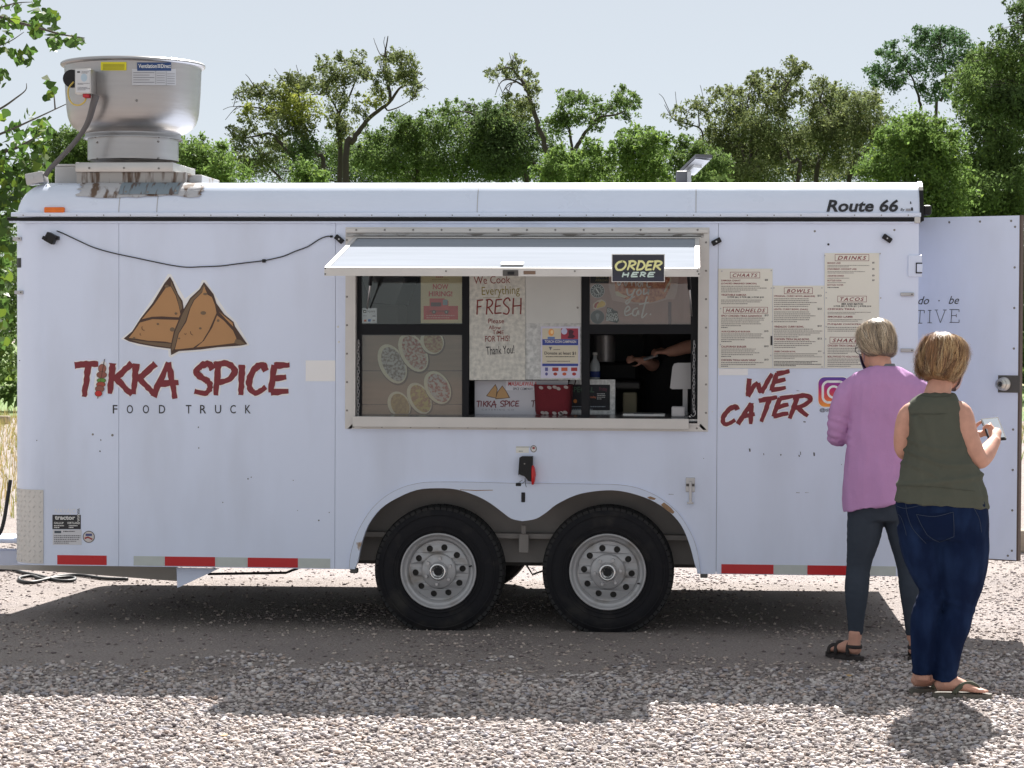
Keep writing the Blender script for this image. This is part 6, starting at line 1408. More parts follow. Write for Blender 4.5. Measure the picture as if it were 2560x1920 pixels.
# ---- solar flood light on the roof
yc = .5; t = thing('solar_flood_light', 'tilted black solar flood light standing on the roof', 'solar light', (L(1722, 455, yc).x, yc, ZR), on_trailer=True)
q = lambda a, b, y=yc: L(a * .2712 + 1200, b * .2712 + 50, y)
P0, P1, P2, P3 = q(1840, 1405, yc + .08), q(1985, 1265, yc - .10), q(2140, 1272, yc - .10), q(1990, 1425, yc + .08)
nn_ = (P1 - P0).cross(P3 - P0).normalized(); nn_ = -nn_ if nn_.y > 0 else nn_
V = [P0, P1, P2, P3]; V = [tuple(v) for v in V] + [tuple(v - nn_ * .02) for v in V]
mk('solar_panel', V, [(0, 1, 2, 3), (7, 6, 5, 4), (0, 4, 5, 1), (1, 5, 6, 2), (2, 6, 7, 3), (3, 7, 4, 0)], mat('dark_grey_plastic', (.10, .10, .11), .5), t)
pl = lambda u, v, w: P0 + (P1 - P0) * v + (P3 - P0) * u + nn_ * w
V = [tuple(pl(u, v, .003)) for u, v in ((.06, .05), (.06, .95), (.94, .95), (.94, .05))]; mk('panel_underside', V, [(0, 1, 2, 3)], mat('grey_plastic', (.42, .42, .43), .5), t)
V = [tuple(pl(u, v, w)) for w in (.004, .02) for u, v in ((.3, .12), (.3, .6), (.8, .6), (.8, .12))]; mk('battery_box', V, [(0, 1, 2, 3), (7, 6, 5, 4), (0, 4, 5, 1), (1, 5, 6, 2), (2, 6, 7, 3), (3, 7, 4, 0)], mat('light_grey_plastic', (.6, .6, .6), .4), t)
a = q(1890, 1440); MB().bbox(a.x - .05, a.x + .03, yc - .06, yc + .04, ZR - .002, q(0, 1400).z, .006).build('mount', MATS['dark_grey_plastic'], t); MB().bbox(a.x + .012, a.x + .034, yc - .075, yc - .061, ZR - .002, q(0, 1405).z, .003).build('bracket', steel, t)

# ---- exhaust fan on the roof
YF = .40; fc = L(333, 400, YF); zf_ = lambda py: L(333, py, YF).z; rp = lambda a, b: (L(b, 250, YF).x - L(a, 250, YF).x) / 2
fan = thing('exhaust_fan', 'big spun aluminium exhaust fan standing on the front of the roof', 'exhaust fan', (fc.x, YF, ZR - .05), on_trailer=True)
base = Vector((fc.x, YF, 0))
prof = [(rp(218, 453), zf_(337)), (rp(203, 469), zf_(330)), (rp(191, 482), zf_(321)), (rp(183, 490), zf_(309)), (rp(178, 494.5), zf_(295)), (rp(175, 497), zf_(278)), (rp(171, 500), zf_(230)), (rp(169, 501.5), zf_(178)), (rp(168, 502), zf_(170.5)), (rp(161, 508), zf_(169.5)), (rp(158, 510), zf_(166.5)), (rp(158, 510), zf_(162.5)), (rp(161, 507), zf_(160)), (rp(172, 496), zf_(164)), (rp(180, 488), zf_(270)), (rp(225, 445), zf_(333))]
bowl = MB().lathe(prof, base, 'z', 72).build('bowl', spun, fan, smooth=True, autos=38)
MB().lathe([(rp(215, 456), zf_(350.5)), (rp(215, 456), zf_(347)), (rp(219, 452), zf_(343)), (rp(219, 452), zf_(337.5))], base, 'z', 60).build('collar', spun, fan, smooth=True)
MB().lathe([(rp(226, 447), zf_(403)), (rp(226, 447), zf_(350)), (0, zf_(350))], base, 'z', 60).build('neck', spun, fan, smooth=True, autos=60)
def fbolt(px, py, r_):
    d = TMI.to_3x3() @ ray(px, py); c = TMI @ CL; ax, ay = c.x - fc.x, c.y - YF; A2, B2, C2 = d.x ** 2 + d.y ** 2, 2 * (ax * d.x + ay * d.y), ax * ax + ay * ay - r_ * r_
    q = c + d * ((-B2 - math.sqrt(max(0, B2 * B2 - 4 * A2 * C2))) / (2 * A2)); d = Vector((q.x - fc.x, q.y - YF, 0)).normalized()
    MB().tube([q - d * .002, q + d * .005], [.007, .005], 8).build('bolt', screw_m, fan)
for (a, b) in ((238, 342), (398, 342)): fbolt(a, b, rp(219, 452))
for (a, b) in ((243, 356), (396, 354), (243, 397), (396, 396)): fbolt(a, b, rp(226, 447))
fbolt(342, 251, rp(171, 500))
# curb and platform
za_, zb2, zc2 = L(300, 406, .14).z, L(300, 430, .14).z, L(300, 458, .14).z
xl, xr = L(188, 418, .13).x, L(433, 418, .13).x
MB().bbox(xl, xr, .13, .68, zb2, za_, .004).build('curb_cap', alu, fan, autos=40)
for (px, py) in ((223, 420), (310, 420), (397, 421)): MB().disc((L(px, py, .13).x, .1298, L(px, py, .13).z), .006, .004, n=8).build('screw', screw_m, fan)
stain = mat('stained_steel', (.36, .35, .34), .6, .2, col2=(.10, .065, .045), fac2=(.50, .62), vscale=5, stretch=(6, 1, .8), detail=6)
MB().box(xl + .004, L(463, 440, .13).x, .145, .665, ZR - .08, zb2 - .001).build('curb', stain, fan)
MB().bbox(L(137, 440, .22).x, xl - .003, .22, .72, ZR - .04, L(150, 416, .22).z, .004).build('platform', mat('weathered_panel', (.42, .42, .42), .6, col2=(.22, .17, .13), fac2=(.58, .66), vscale=8), fan); MB().bbox(L(463, 440, .2).x + .003, L(505, 440, .2).x, .2, .66, ZR - .04, L(463, 437, .2).z, .004).build('platform', MATS['weathered_panel'], fan)
MB().bbox(L(137, 415, .24).x, xl - .002, .225, .60, L(150, 415.5, .22).z, L(150, 410, .22).z, .003).build('cover_strip', alu, fan)
V = []; F = []; n = 10
mess = mat('tar_sealant', (.46, .46, .48), .6, col2=(.12, .075, .05), fac2=(.50, .60), vscale=9, stretch=(2.2, 1, .8), detail=9)
def roof_patch(name, x0, x1, y0, y1, m, off, ragged=False):
    V = []; 
    for i in range(n + 1):
        z = L(0, y1 + (y0 - y1) * i / n).z; z = min(z, ZR - .003)
        j0, j1 = (random.uniform(-9, 9), random.uniform(-9, 9)) if ragged else (0, 0)
        for k in range(13):
            x = x0 + j0 + (x1 + j1 - x0 - j0) * k / 12; zz = z + (random.uniform(-.012, .004) if ragged and i == 0 else 0); V.append(roof_pt(L(x, 470).x, zz, off + (random.uniform(0, .004) if ragged else 0)))
    mk(name, V, [(13 * i + k, 13 * i + k + 1, 13 * i + k + 14, 13 * i + k + 13) for i in range(n) for k in range(12)], m, fan, smooth=True)
roof_patch('sealant_patch', 190, 500, 456, 490, mess, .0035, True); roof_patch('patch_plate', 292, 442, 457, 487, mat('blue_grey_plate', (.20, .25, .29), .5, col2=(.10, .07, .06), fac2=(.54, .62), vscale=6, stretch=(6, 1, .6)), .009)
for (a, b) in ((310, 481), (365, 482), (435, 479)): q = roof_pt(L(a, b).x, L(a, b).z, .0095); MB().disc(q, .006, .004, n=8).build('screw', screw_m, fan)
# labels on the bowl (bent round it)
rb = rp(171, 500)
def bend(px, py, off):
    """where the sight line through a photo pixel meets the bowl"""
    d = TMI.to_3x3() @ ray(px, py); c = TMI @ CL; r_ = rb + off + .006; ax, ay = c.x - fc.x, c.y - YF
    A2, B2, C2 = d.x ** 2 + d.y ** 2, 2 * (ax * d.x + ay * d.y), ax * ax + ay * ay - r_ * r_
    r_ = r_; k = (-B2 - math.sqrt(max(0, B2 * B2 - 4 * A2 * C2))) / (2 * A2); return tuple(c + d * k)
def blabel(box, m, off, name, n=10):
    x0, y0, x1, y1 = box; V = []
    for i in range(n + 1):
        x = x0 + (x1 - x0) * i / n; V += [bend(x, y1, off), bend(x, y0, off)]
    return mk(name, V, [(2 * i, 2 * i + 2, 2 * i + 3, 2 * i + 1) for i in range(n)], m, bowl, smooth=True)
def btext(s, box, m, off, **kw):
    v, f = text_mesh(s, **kw); a = np.array(v); mn, mx_ = a.min(0), a.max(0); q = (a - mn) / (mx_ - mn)
    mk('lettering', [bend(box[0] + u * (box[2] - box[0]), box[3] - w * (box[3] - box[1]), off) for u, w in q], f, m, bowl)
blabel((252, 155, 316, 176), flat(214, 206, 30), .004, 'yellow_label'); 
blabel((343, 156, 428, 177), flat(28, 62, 112), .004, 'blue_label'); btext('Ventilation', (346, 160, 392, 170), paper, .0055, bold=.012); btext('Direct', (403, 160, 427, 170), paper, .0055, bold=.012)
for dx in (394, 398): 
    for dy in (161, 166): blabel((dx, dy, dx + 3, dy + 3), paper, .0055, 'blue_label_mark', 1)
blabel((330, 172, 440, 213), flat(186, 188, 194), .0034, 'data_label'); 
for (a, b, c, d) in ((389, 176, 390, 210), (415, 178, 416, 213)): blabel((a, b, c, d), flat(120, 122, 128), .0048, 'label_rule', 1)
for k in range(5):
    blabel((257, 160 + k * 3.1, 311, 161.4 + k * 3.1), flat(130, 124, 30), .0052, 'label_print', 6); blabel((333, 181 + k * 6, 386 - 12 * (k % 2), 182.4 + k * 6), flat(110, 112, 118), .0048, 'label_print', 4); blabel((392, 182 + k * 6, 412, 183.2 + k * 6), flat(120, 122, 128), .0048, 'label_print', 2); blabel((418, 184 + k * 6, 437, 185.2 + k * 6), flat(120, 122, 128), .0048, 'label_print', 2)
# speed controller box with yellow wire and grey conduit
bx = L(190, 205, -.06); b0 = L(189, 235, -.06); b1 = L(229, 173, -.06)
cb = MB().bbox(b0.x, b1.x, -.075, .06, b0.z, b1.z, .003).build('control_box', alu, fan, autos=40)
MB().bbox(b0.x + .006, b1.x - .006, -.078, -.0755, b0.z + .006, b1.z - .006, .001).build('box_face', flat(202, 204, 208), cb)
prect(193, 178, 200, 182, -.0786, ink, cb, 'print_mark'); greek((204, 178, 226, 184), 2, -.0786, flat(90, 90, 100), cb); pell(210, 194, 8, 10, -.0786, flat(170, 190, 205), cb, 'print_dial'); greek((194, 207, 226, 212), 2, -.0786, flat(90, 90, 100), cb); greek((194, 217, 226, 226), 3, -.0786, flat(110, 110, 120), cb)
MB().bbox(L(208, 0, -.06).x, L(223, 0, -.06).x, -.07, -.02, L(0, 245, -.06).z, b0.z - .0005, .003).build('red_connector', flat(180, 40, 50), cb)
pt_ = L(181, 197, .06); MB().tube([pt_, pt_ + Vector((0, -.02, 0))], [.05, .048], 20).build('motor_vent', black_plastic, cb)
MB().tube(smoothpts([tuple(L(184, 205, .02)), tuple(L(172, 220, .0)), tuple(L(171, 240, -.02)), tuple(L(180, 258, -.04)), tuple(L(196, 263, -.05)), tuple(L(210, 256, -.05)), tuple(L(215, 246, -.045))], 5), .0045, 7).build('yellow_wire', mat('yellow_wire', srgb(206, 180, 90), .5), cb, smooth=True)
MB().tube(smoothpts([tuple(L(240, 238, -.03)), tuple(L(233, 262, -.03)), tuple(L(222, 300, .0)), tuple(L(206, 330, .03)), tuple(L(178, 366, .06)), tuple(L(148, 398, .08)), tuple(L(125, 422, .09)), tuple(L(113, 440, .09))], 5), [.021 - .007 * min(1, i / 14) for i in range(36)], 10).build('conduit', mat('grey_conduit', (.11, .105, .108), .6, var=.15), fan, smooth=True)
jb = thing('junction_box', 'small grey junction box at the front end of the roof', 'junction box', (L(90, 455, .12).x, .12, L(90, 460, .12).z), on_trailer=True)
mb = MB().bbox(-.05, .05, -.04, .06, -.03, .03, .004); c = L(91, 446, .12); cs, sn = math.cos(R(10)), math.sin(R(10)); mb.v = [(c.x + x * cs - z * sn, c.y + y, c.z + x * sn + z * cs) for x, y, z in mb.v]; mb.build('box', mat('grey_metal', (.45, .45, .46), .5, .4), jb, autos=40); MB().disc((c.x - .015, c.y - .0405, c.z + .002), .012, .003, n=12).build('knockout', steel, jb)

# ---- cables on the ground and at the hitch
def gp(px, py, z=.012): q = on_z(px, py, z); return tuple(q)
P = [gp(*q) for q in ((-80,1432),(20,1424),(60,1432),(100,1440),(150,1452),(185,1450),(180,1443),(130,1446),(80,1456),(52,1452),(50,1444),(80,1440),(110,1448),(150,1440),(200,1438),(260,1446),(320,1448))]
o = MB().tube(smoothpts(P, 5), .011, 7).build('power_cable', cable_m, None, smooth=True); tag(o, 'black power cable looped on the sand under the trailer front', 'cable')
P = [tuple(L(26, 1200, .3)), tuple(L(18, 1250, .28)), tuple(L(10, 1300, .26)), tuple(L(-2, 1335, .25)), tuple(L(-30, 1360, .25)), tuple(L(-60, 1340, .3))]
o = MB().tube(smoothpts([tuple(TM @ Vector(q)) for q in P], 5), .011, 7).build('hitch_cable', cable_m, None, smooth=True); tag(o, 'black cable hanging from the front of the trailer by the hitch', 'cable')
# ================================================================ people
def bake(mb, voxel, smooth=4, fac=.6, dec=1.0):
    """union of overlapping closed solids as one continuous surface: (verts, faces)"""
    me = bpy.data.meshes.new('tmp'); me.from_pydata(mb.v, [], mb.f); me.update()
    bm = bmesh.new(); bm.from_mesh(me); bmesh.ops.recalc_face_normals(bm, faces=bm.faces); bm.to_mesh(me); bm.free()
    ob = bpy.data.objects.new('tmp', me); COL.objects.link(ob)
    md = ob.modifiers.new('r', 'REMESH'); md.mode = 'VOXEL'; md.voxel_size = voxel
    if smooth: ms = ob.modifiers.new('s', 'SMOOTH'); ms.iterations = smooth; ms.factor = fac
    if dec < 1: dm = ob.modifiers.new('d', 'DECIMATE'); dm.ratio = dec
    dg = bpy.context.evaluated_depsgraph_get(); ev = ob.evaluated_get(dg); m2 = ev.to_mesh()
    v = np.array([p.co[:] for p in m2.vertices]); nn = np.array([p.normal[:] for p in m2.vertices]); f = [tuple(p.vertices) for p in m2.polygons]
    ev.to_mesh_clear(); bpy.data.objects.remove(ob); bpy.data.meshes.remove(me)
    return v, f, nn
def surf(name, mb, m, parent, voxel=.008, smooth=4, disp=None):
    v, f, nn = bake(mb, voxel, smooth, dec=.35 if name == 'body' else 1.0)
    if disp is not None:
        for i in range(len(v)): v[i] += nn[i] * disp(Vector(v[i]), Vector(nn[i]))
    o = mk(name, [tuple(p) for p in v], f, m, parent, smooth=True); return o
def folds(sc, amp, st=(1, 1, 1), seed=0):
    o = Vector((seed * 3.1, seed * 1.7, seed))
    return lambda p, n: amp * (noise.noise(Vector((p.x * sc * st[0], p.y * sc * st[1], p.z * sc * st[2])) + o) + .5 * noise.noise(Vector((p.x * sc * st[0], p.y * sc * st[1], p.z * sc * st[2])) * 2.3 + o))
class Fig:
    def __init__(s, Y): s.Y = Y
    def q(s, px, py, dy=0.0): return on_y(px, py, s.Y + dy)
    def rings(s, lst, k=1.0, n=28, pw=2.2, mb=None):
        mb = mb or MB(); out = []
        base = len(mb.v); m = len(lst)
        for r in lst:
            py, xl, xr, dy, ry = r[:5]; sl = r[5] if len(r) > 5 else 0.0
            a, b = s.q(xl, py, dy), s.q(xr, py, dy); c = (a + b) / 2; rx = (b - a).length / 2 * k; ry_ = ry * k
            for j in range(n):
                t = 2 * math.pi * j / n; ca, sa = math.cos(t), math.sin(t)
                x = rx * math.copysign(abs(ca) ** (2 / pw), ca); y = ry_ * math.copysign(abs(sa) ** (2 / pw), sa)
                mb.v.append((c.x + x, c.y + y, c.z + sl * x))
        for i in range(m - 1):
            for j in range(n):
                j2 = (j + 1) % n; mb.f.append((base + i * n + j, base + i * n + j2, base + (i + 1) * n + j2, base + (i + 1) * n + j))
        mb.f.append(tuple(base + j for j in range(n))[::-1]); mb.f.append(tuple(base + (m - 1) * n + j for j in range(n))); return mb
    def limb(s, pts, mb, k=1.0, n=16, sub=4):
        P = smoothpts([(*s.q(p[0], p[1], p[2]), p[3] * k) for p in pts], sub); mb.tube([q[:3] for q in P], [q[3] for q in P], n); return mb
HEAD = [(-.112, .052, .022, .022), (-.100, .050, .040, .038), (-.075, .040, .054, .056), (-.045, .025, .064, .074), (-.015, .012, .070, .086), (.02, .004, .074, .093), (.055, 0, .074, .092), (.085, -.004, .064, .080), (.105, -.005, .044, .055), (.116, -.005, .016, .02)]
def frame(c, yaw, pitch, roll=0.0, k=1.0):
    return Matrix.Translation(c) @ Matrix.Rotation(yaw, 4, 'Z') @ Matrix.Rotation(-pitch, 4, 'X') @ Matrix.Rotation(roll, 4, 'Y') @ Matrix.Scale(k, 4)
def add_head(mb, M):
    t = MB().ringloft([(0, y, z, rx, ry) for z, y, rx, ry in HEAD], 24)
    t.tube([(0, .088, .015), (0, .106, -.012), (0, .112, -.026), (0, .098, -.034)], [.009, .012, .014, .010], 10)       # nose
    t.tube([(-.022, .086, -.062), (0, .094, -.062), (.022, .086, -.062)], [.006, .009, .006], 8)                       # mouth
    for sx in (-1, 1):
        t.tube([(sx * .070, -.004, .022), (sx * .080, -.010, .012), (sx * .080, -.008, -.012), (sx * .070, .0, -.03)], [(.006, .014), (.008, .018), (.008, .016), (.005, .009)], 10)
        t.tube([(sx * .052, .078, .022), (sx * .03, .092, .026), (sx * .012, .088, .022)], [.006, .009, .006], 8)      # brow
    mb.add([tuple(M @ Vector(v)) for v in t.v], t.f)
def add_hand(mb, W, d, n, k=1.0, curl=.9, thumb=1):
    """hand from wrist W along d, back of the hand towards n"""
    d = Vector(d).normalized(); n = Vector(n); n = (n - d * n.dot(d)).normalized(); s = d.cross(n)
    P = lambda a, b, c: Vector(W) + (d * a + s * b + n * c) * k
    mb.tube([P(-.02, 0, 0), P(.02, 0, 0), P(.055, 0, 0), P(.085, 0, -.004)], [(.024 * k, .020 * k), (.030 * k, .018 * k), (.038 * k, .016 * k), (.038 * k, .013 * k)], 14)
    for i, (b, ln) in enumerate(((-.030, .062), (-.010, .074), (.010, .070), (.029, .055))):
        p = [P(.080, b, 0)]; a = .25; cur = Vector((.080, 0))
        for seg, fr in enumerate((.45, .32, .23)):
            a += curl * (.55 if seg == 0 else .8); cur = cur + Vector((math.cos(a), -math.sin(a))) * ln * fr; p.append(P(cur.x, b * 1.05, cur.y))
        mb.tube(p, [.0092 * k, .0088 * k, .0080 * k, .0066 * k], 8)
    sd = thumb
    mb.tube([P(.015, .024 * sd, -.004), P(.040, .046 * sd, -.014), P(.066, .050 * sd, -.026), P(.086, .042 * sd, -.034)], [.012 * k, .011 * k, .0095 * k, .007 * k], 8)
def add_foot(mb, heel, toe, k=1.0, lift=.026):
    h = Vector((heel.x, heel.y, 0)); d = Vector((toe.x - heel.x, toe.y - heel.y, 0)).normalized(); s = Vector((-d.y, d.x, 0))
    P = lambda a, b, c: h + (d * a + s * b) * k + Vector((0, 0, c * k + lift))
    mb.tube([P(.004, 0, .022), P(.02, 0, .030), P(.05, 0, .040), P(.09, 0, .038), P(.13, 0, .028), P(.165, 0, .018), P(.19, 0, .013)], [(.018*k, .018*k), (.029*k, .028*k), (.033*k, .038*k), (.034*k, .034*k), (.040*k, .025*k), (.043*k, .017*k), (.038*k, .012*k)], 14)
    for i, b in enumerate((-.030, -.014, .001, .015, .028)):
        l = .235 - .012 * abs(i - 1); mb.tube([P(.17, b, .012), P(.20, b * 1.05, .013), P(l, b * 1.08, .009)], [.010 * k, .0095 * k, .0075 * k], 8)
    return P, d, s
def sole(name, P, m, parent, w=.045, l=.245, th=.020, k=1.0):
    out = [(-.012, 0), (-.006, -.024), (.03, -.032), (.10, -.034), (.16, -.044), (.21, -.040), (l, -.018), (l + .004, .004), (l - .02, .028), (.19, .040), (.13, .038), (.06, .032), (.01, .027)]
    n = len(out); z1 = -.002; V = [tuple(P(a, b, z1 - th)) for a, b in out] + [tuple(P(a, b, z1)) for a, b in out]
    return mk(name, V, [tuple(range(n)), tuple(range(2 * n - 1, n - 1, -1))] + [(i, n + i, n + (i + 1) % n, (i + 1) % n) for i in range(n)], m, parent)
def hair(parent, M, rings, cols, base_col, n_str, seed, width=.0032, low=.5, wave=.006, name='hair', lift=.009):
    mb = MB().ringloft([(0, y, z, rx, ry) for z, y, rx, ry in rings], 30)
    mb.v = [tuple(M @ Vector(v)) for v in mb.v]
    hm = mat('hair_base_%d' % seed, base_col, .6, var=.4, vscale=18, bump=.5, bscale=60, stretch=(3, 3, .7))
    v, f, nn = bake(mb, .009, 3)
    for i in range(len(v)): v[i] += nn[i] * .006 * noise.noise(Vector(v[i]) * 34)
    o = mk(name, [tuple(p) for p in v], f, hm, parent, smooth=True)
    r = random.Random(seed); V = []; F = []; C = []
    zs = [q[0] for q in rings]
    def at(u, ph, off):
        x = u * (len(rings) - 1); i = min(len(rings) - 2, int(x)); t = x - i; a, b = rings[i], rings[i + 1]
        z, y, rx, ry = [a[j] + (b[j] - a[j]) * t for j in range(4)]
        return M @ Vector(((rx + off) * math.cos(ph), y + (ry + off) * math.sin(ph), z))
    locks = []
    for k in range(n_str // 16):
        u0 = 1 - r.random() ** 1.5 * .72
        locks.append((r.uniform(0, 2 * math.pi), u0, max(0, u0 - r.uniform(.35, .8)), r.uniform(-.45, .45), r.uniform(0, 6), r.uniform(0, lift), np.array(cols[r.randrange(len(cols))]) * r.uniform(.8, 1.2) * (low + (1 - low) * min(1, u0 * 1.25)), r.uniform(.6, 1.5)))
    for k in range(n_str):
        ph, u0, u1, tw, wv, off, c, wl_ = locks[k % len(locks)]; sp = r.gauss(0, .11); u0 = min(1, max(.05, u0 + r.gauss(0, .05))); u1 = max(0, min(u0 - .1, u1 + r.gauss(0, .08)))
        off = max(0, off + r.gauss(0, .0025)); tw += r.gauss(0, .08); wv += r.gauss(0, .25); w = width * r.uniform(.5, 1.2); base = len(V); ns = 8; cc = c * r.uniform(.75, 1.25)
        if r.random() < .03: off += .012
        for j in range(ns):
            t = j / (ns - 1); u = u0 + (u1 - u0) * t; p_ = ph + sp * (1 - .55 * t) + tw * t + .07 * math.sin(wv + t * 5)
            p = at(u, p_, off + wave * wl_ * math.sin(wv + t * 6) * t); e = (at(u, p_ + .05, off) - at(u, p_ - .05, off)).normalized(); ww = w * (1 - .75 * t * t)
            V += [tuple(p - e * ww / 2), tuple(p + e * ww / 2)]; C += [cc, cc]
        F += [(base + 2 * j, base + 2 * j + 1, base + 2 * j + 3, base + 2 * j + 2) for j in range(ns - 1)]
    ob = bulk_mesh('hair_strands', np.array(V) - np.array(org(parent)), np.array(F), np.array(C), mat('hair_strand', (.3, .2, .1), .45, attr='Col', spec=.5), smooth=True); ob.parent = o; ob['kind'] = 'stuff'
    return o
def mask(parent, M, m):
    V = []; F = []; rows = [(-.108, .052, .036, .036), (-.092, .046, .052, .054), (-.06, .034, .064, .070), (-.030, .020, .070, .084), (-.012, .014, .072, .088)]; n = 14
    for z, y, rx, ry in rows:
        for j in range(n + 1):
            a = R(20 + 140 * j / n); bulge = .010 + .016 * math.sin(a) ** 6; V.append(tuple(M @ Vector(((rx + .006) * math.cos(a), y + (ry + bulge) * math.sin(a), z))))
    for i in range(len(rows) - 1):
        for j in range(n): F.append((i * (n + 1) + j, i * (n + 1) + j + 1, (i + 1) * (n + 1) + j + 1, (i + 1) * (n + 1) + j))
    o = mk('face_mask', V, F, m, parent, smooth=True)
    for sx in (-1, 1):
        MB().tube([M @ Vector((sx * .068, .035, -.02)), M @ Vector((sx * .080, .004, .006)), M @ Vector((sx * .082, -.018, .0)), M @ Vector((sx * .074, -.012, -.03)), M @ Vector((sx * .06, .04, -.08))], .0018, 5).build('ear_loop', m, o)
    return o
def stitch(bv, pts, w, m, parent, off=.003, name='seam', sub=5):
    """thin line laid on a garment along pixel points"""
    P = []
    for q in smoothpts(pts, sub):
        d = ray(q[0], q[1]).normalized(); loc, nor, i, dist = bv.ray_cast(CL, d)
        if loc is not None: P.append(loc - d * off)
    if len(P) > 1: return MB().tube(P, w, 5).build(name, m, parent, smooth=True)
def patch_on(bv, poly, m, parent, off, name):
    """flat patch laid on a garment, its outline given in pixels (convex quad grid)"""
    a, b, c, d = [np.array(p, float) for p in poly]; n = 8; V = []; ok = True
    for i in range(n + 1):
        for j in range(n + 1):
            u, v = i / n, j / n; q = a * (1 - u) * (1 - v) + b * u * (1 - v) + c * u * v + d * (1 - u) * v
            dr = ray(q[0], q[1]).normalized(); loc, nor, k, dist = bv.ray_cast(CL, dr)
            if loc is None: return None
            V.append(tuple(loc - dr * off))
    return mk(name, V, [(i * (n + 1) + j, (i + 1) * (n + 1) + j, (i + 1) * (n + 1) + j + 1, i * (n + 1) + j + 1) for i in range(n) for j in range(n)], m, parent, smooth=True)
def bvh(o): 
    c = org(o); return BVHTree.FromPolygons([Vector(v.co) + c for v in o.data.vertices], [tuple(p.vertices) for p in o.data.polygons])

lilac = mat('lilac_knit', (0.48, 0.268, 0.50), .9, var=.10, vscale=7, bump=.2, bscale=170, spec=.15)
leggings = mat('charcoal_leggings', (0.042, 0.053, 0.072), .85, spec=.15, var=.12, vscale=10, bump=.06, bscale=120)
olive_top = mat('olive_cotton', (0.088, 0.094, 0.075), .9, spec=.12, var=.12, vscale=8, bump=.10, bscale=140)
denim = mat('dark_denim', (0.005, 0.012, 0.040), .9, spec=.10, col2=(0.014, 0.030, 0.082), fac2=(.4, .75), vscale=9, stretch=(1.5, 1.5, .6), bump=.08, bscale=220)
thread = mat('jean_thread', (0.05, 0.065, 0.10), .9, spec=.1)
sandal = mat('dark_sandal', (0.03, 0.024, 0.024), .75, var=.3, vscale=50)
flop = mat('olive_grey_flipflop', (0.13, 0.12, 0.10), .8, var=.15, vscale=20)

# ---- customer in lilac
hb = on_z(2205, 1651); A_ = Fig(hb.y)
t1 = thing('person', 'person in a lilac jumper and charcoal leggings facing the menu boards', 'person', (hb.x, hb.y, 0), 'customers at the food trailer')
M1 = frame(A_.q(2190, 862, .045), R(24), R(24), R(4), .98)
body = MB(); add_head(body, M1)
A_.limb([(2196, 880, .02, .055), (2200, 905, .0, .054), (2204, 935, -.01, .06), (2206, 960, -.01, .07)], body)
A_.rings([(1270, 2128, 2276, 0, .10), (1240, 2128, 2276, 0, .10), (1120, 2140, 2276, 0, .095), (1000, 2134, 2286, -.005, .095), (945, 2146, 2276, -.01, .072), (925, 2166, 2250, -.01, .058)][::-1], mb=body)
armL = [(2156, 966, 0, .034), (2112, 1004, 0, .042), (2096, 1060, .01, .038), (2094, 1094, .035, .038), (2100, 1086, .15, .034), (2112, 1062, .25, .025)]
armR = [(2264, 966, 0, .034), (2302, 1004, 0, .042), (2312, 1060, .01, .038), (2308, 1094, .035, .038), (2296, 1086, .15, .034), (2276, 1062, .25, .025)]
A_.limb(armL, body); A_.limb(armR, body)
add_hand(body, A_.q(2112, 1062, .25), (.6, .75, .35), (-.3, -.2, .9), .95, 1.1, -1); add_hand(body, A_.q(2276, 1062, .25), (-.6, .75, .35), (.3, -.2, .9), .95, 1.1, 1)
legL = [(2166, 1262, 0, .085), (2160, 1330, 0, .078), (2147, 1412, .012, .052), (2142, 1474, -.008, .052), (2140, 1540, -.004, .038), (2139, 1600, 0, .029)]
legR = [(2250, 1262, 0, .085), (2262, 1330, 0, .078), (2272, 1412, .012, .052), (2279, 1474, -.008, .052), (2281, 1540, -.004, .038), (2282, 1600, 0, .029)]
A_.limb(legL, body); A_.limb(legR, body)
hl_, tl_ = on_z(2150, 1650), on_z(2080, 1637); hr_, tr_ = on_z(2272, 1652), on_z(2332, 1638)
hl_ = Vector((A_.q(2141, 1600).x + .012, hb.y - .045, 0)); hr_ = Vector((A_.q(2282, 1600).x - .012, hb.y - .045, 0))
PL, _, _ = add_foot(body, hl_, hl_ + Vector((-.62, .8, 0)), .98); PR, _, _ = add_foot(body, hr_, hr_ + Vector((.62, .8, 0)), .98)
for P_ in (PL, PR): body.tube([P_(.035, 0, .03), P_(.038, 0, .075), P_(.036, 0, .12)], [.032, .030, .030], 14)
surf('body', body, skin, t1, .0065, 3)
jum = A_.rings([(1262, 2107, 2290, 0, .138, .22), (1240, 2107, 2291, 0, .137, .14), (1180, 2111, 2292, 0, .132), (1120, 2117, 2294, 0, .126), (1060, 2122, 2296, 0, .120), (1000, 2122, 2298, -.005, .115), (960, 2122, 2298, -.008, .104), (938, 2134, 2284, -.01, .086), (924, 2156, 2260, -.01, .068), (917, 2166, 2250, -.008, .058)][::-1])
A_.limb([(2160, 962, 0, .046), (2128, 972, 0, .056), (2106, 1010, 0, .060), (2094, 1062, .01, .053), (2094, 1092, .04, .052), (2100, 1084, .14, .045), (2110, 1066, .22, .038)], jum)
A_.limb([(2262, 962, 0, .046), (2290, 972, 0, .056), (2306, 1010, 0, .060), (2314, 1062, .01, .053), (2312, 1092, .04, .052), (2300, 1084, .14, .045), (2284, 1066, .22, .038)], jum)
f1 = folds(8, .012, (1.6, 1.6, .45), 1); f2 = folds(16, .0025, (1, 1, 1), 2)
def jdisp(p, n):
    e = 0
    for (x, z, l) in ((A_.q(2092, 1075).x, A_.q(2092, 1078).z, .05),):
        dx, dz = p.x - x, p.z - z
        if abs(dx) < .07 and abs(dz) < .08: e += .0022 * math.sin((p.z + .5 * p.x) * 150 + 3 * noise.noise(p * 12))
    return f1(p, n) + f2(p, n) + e
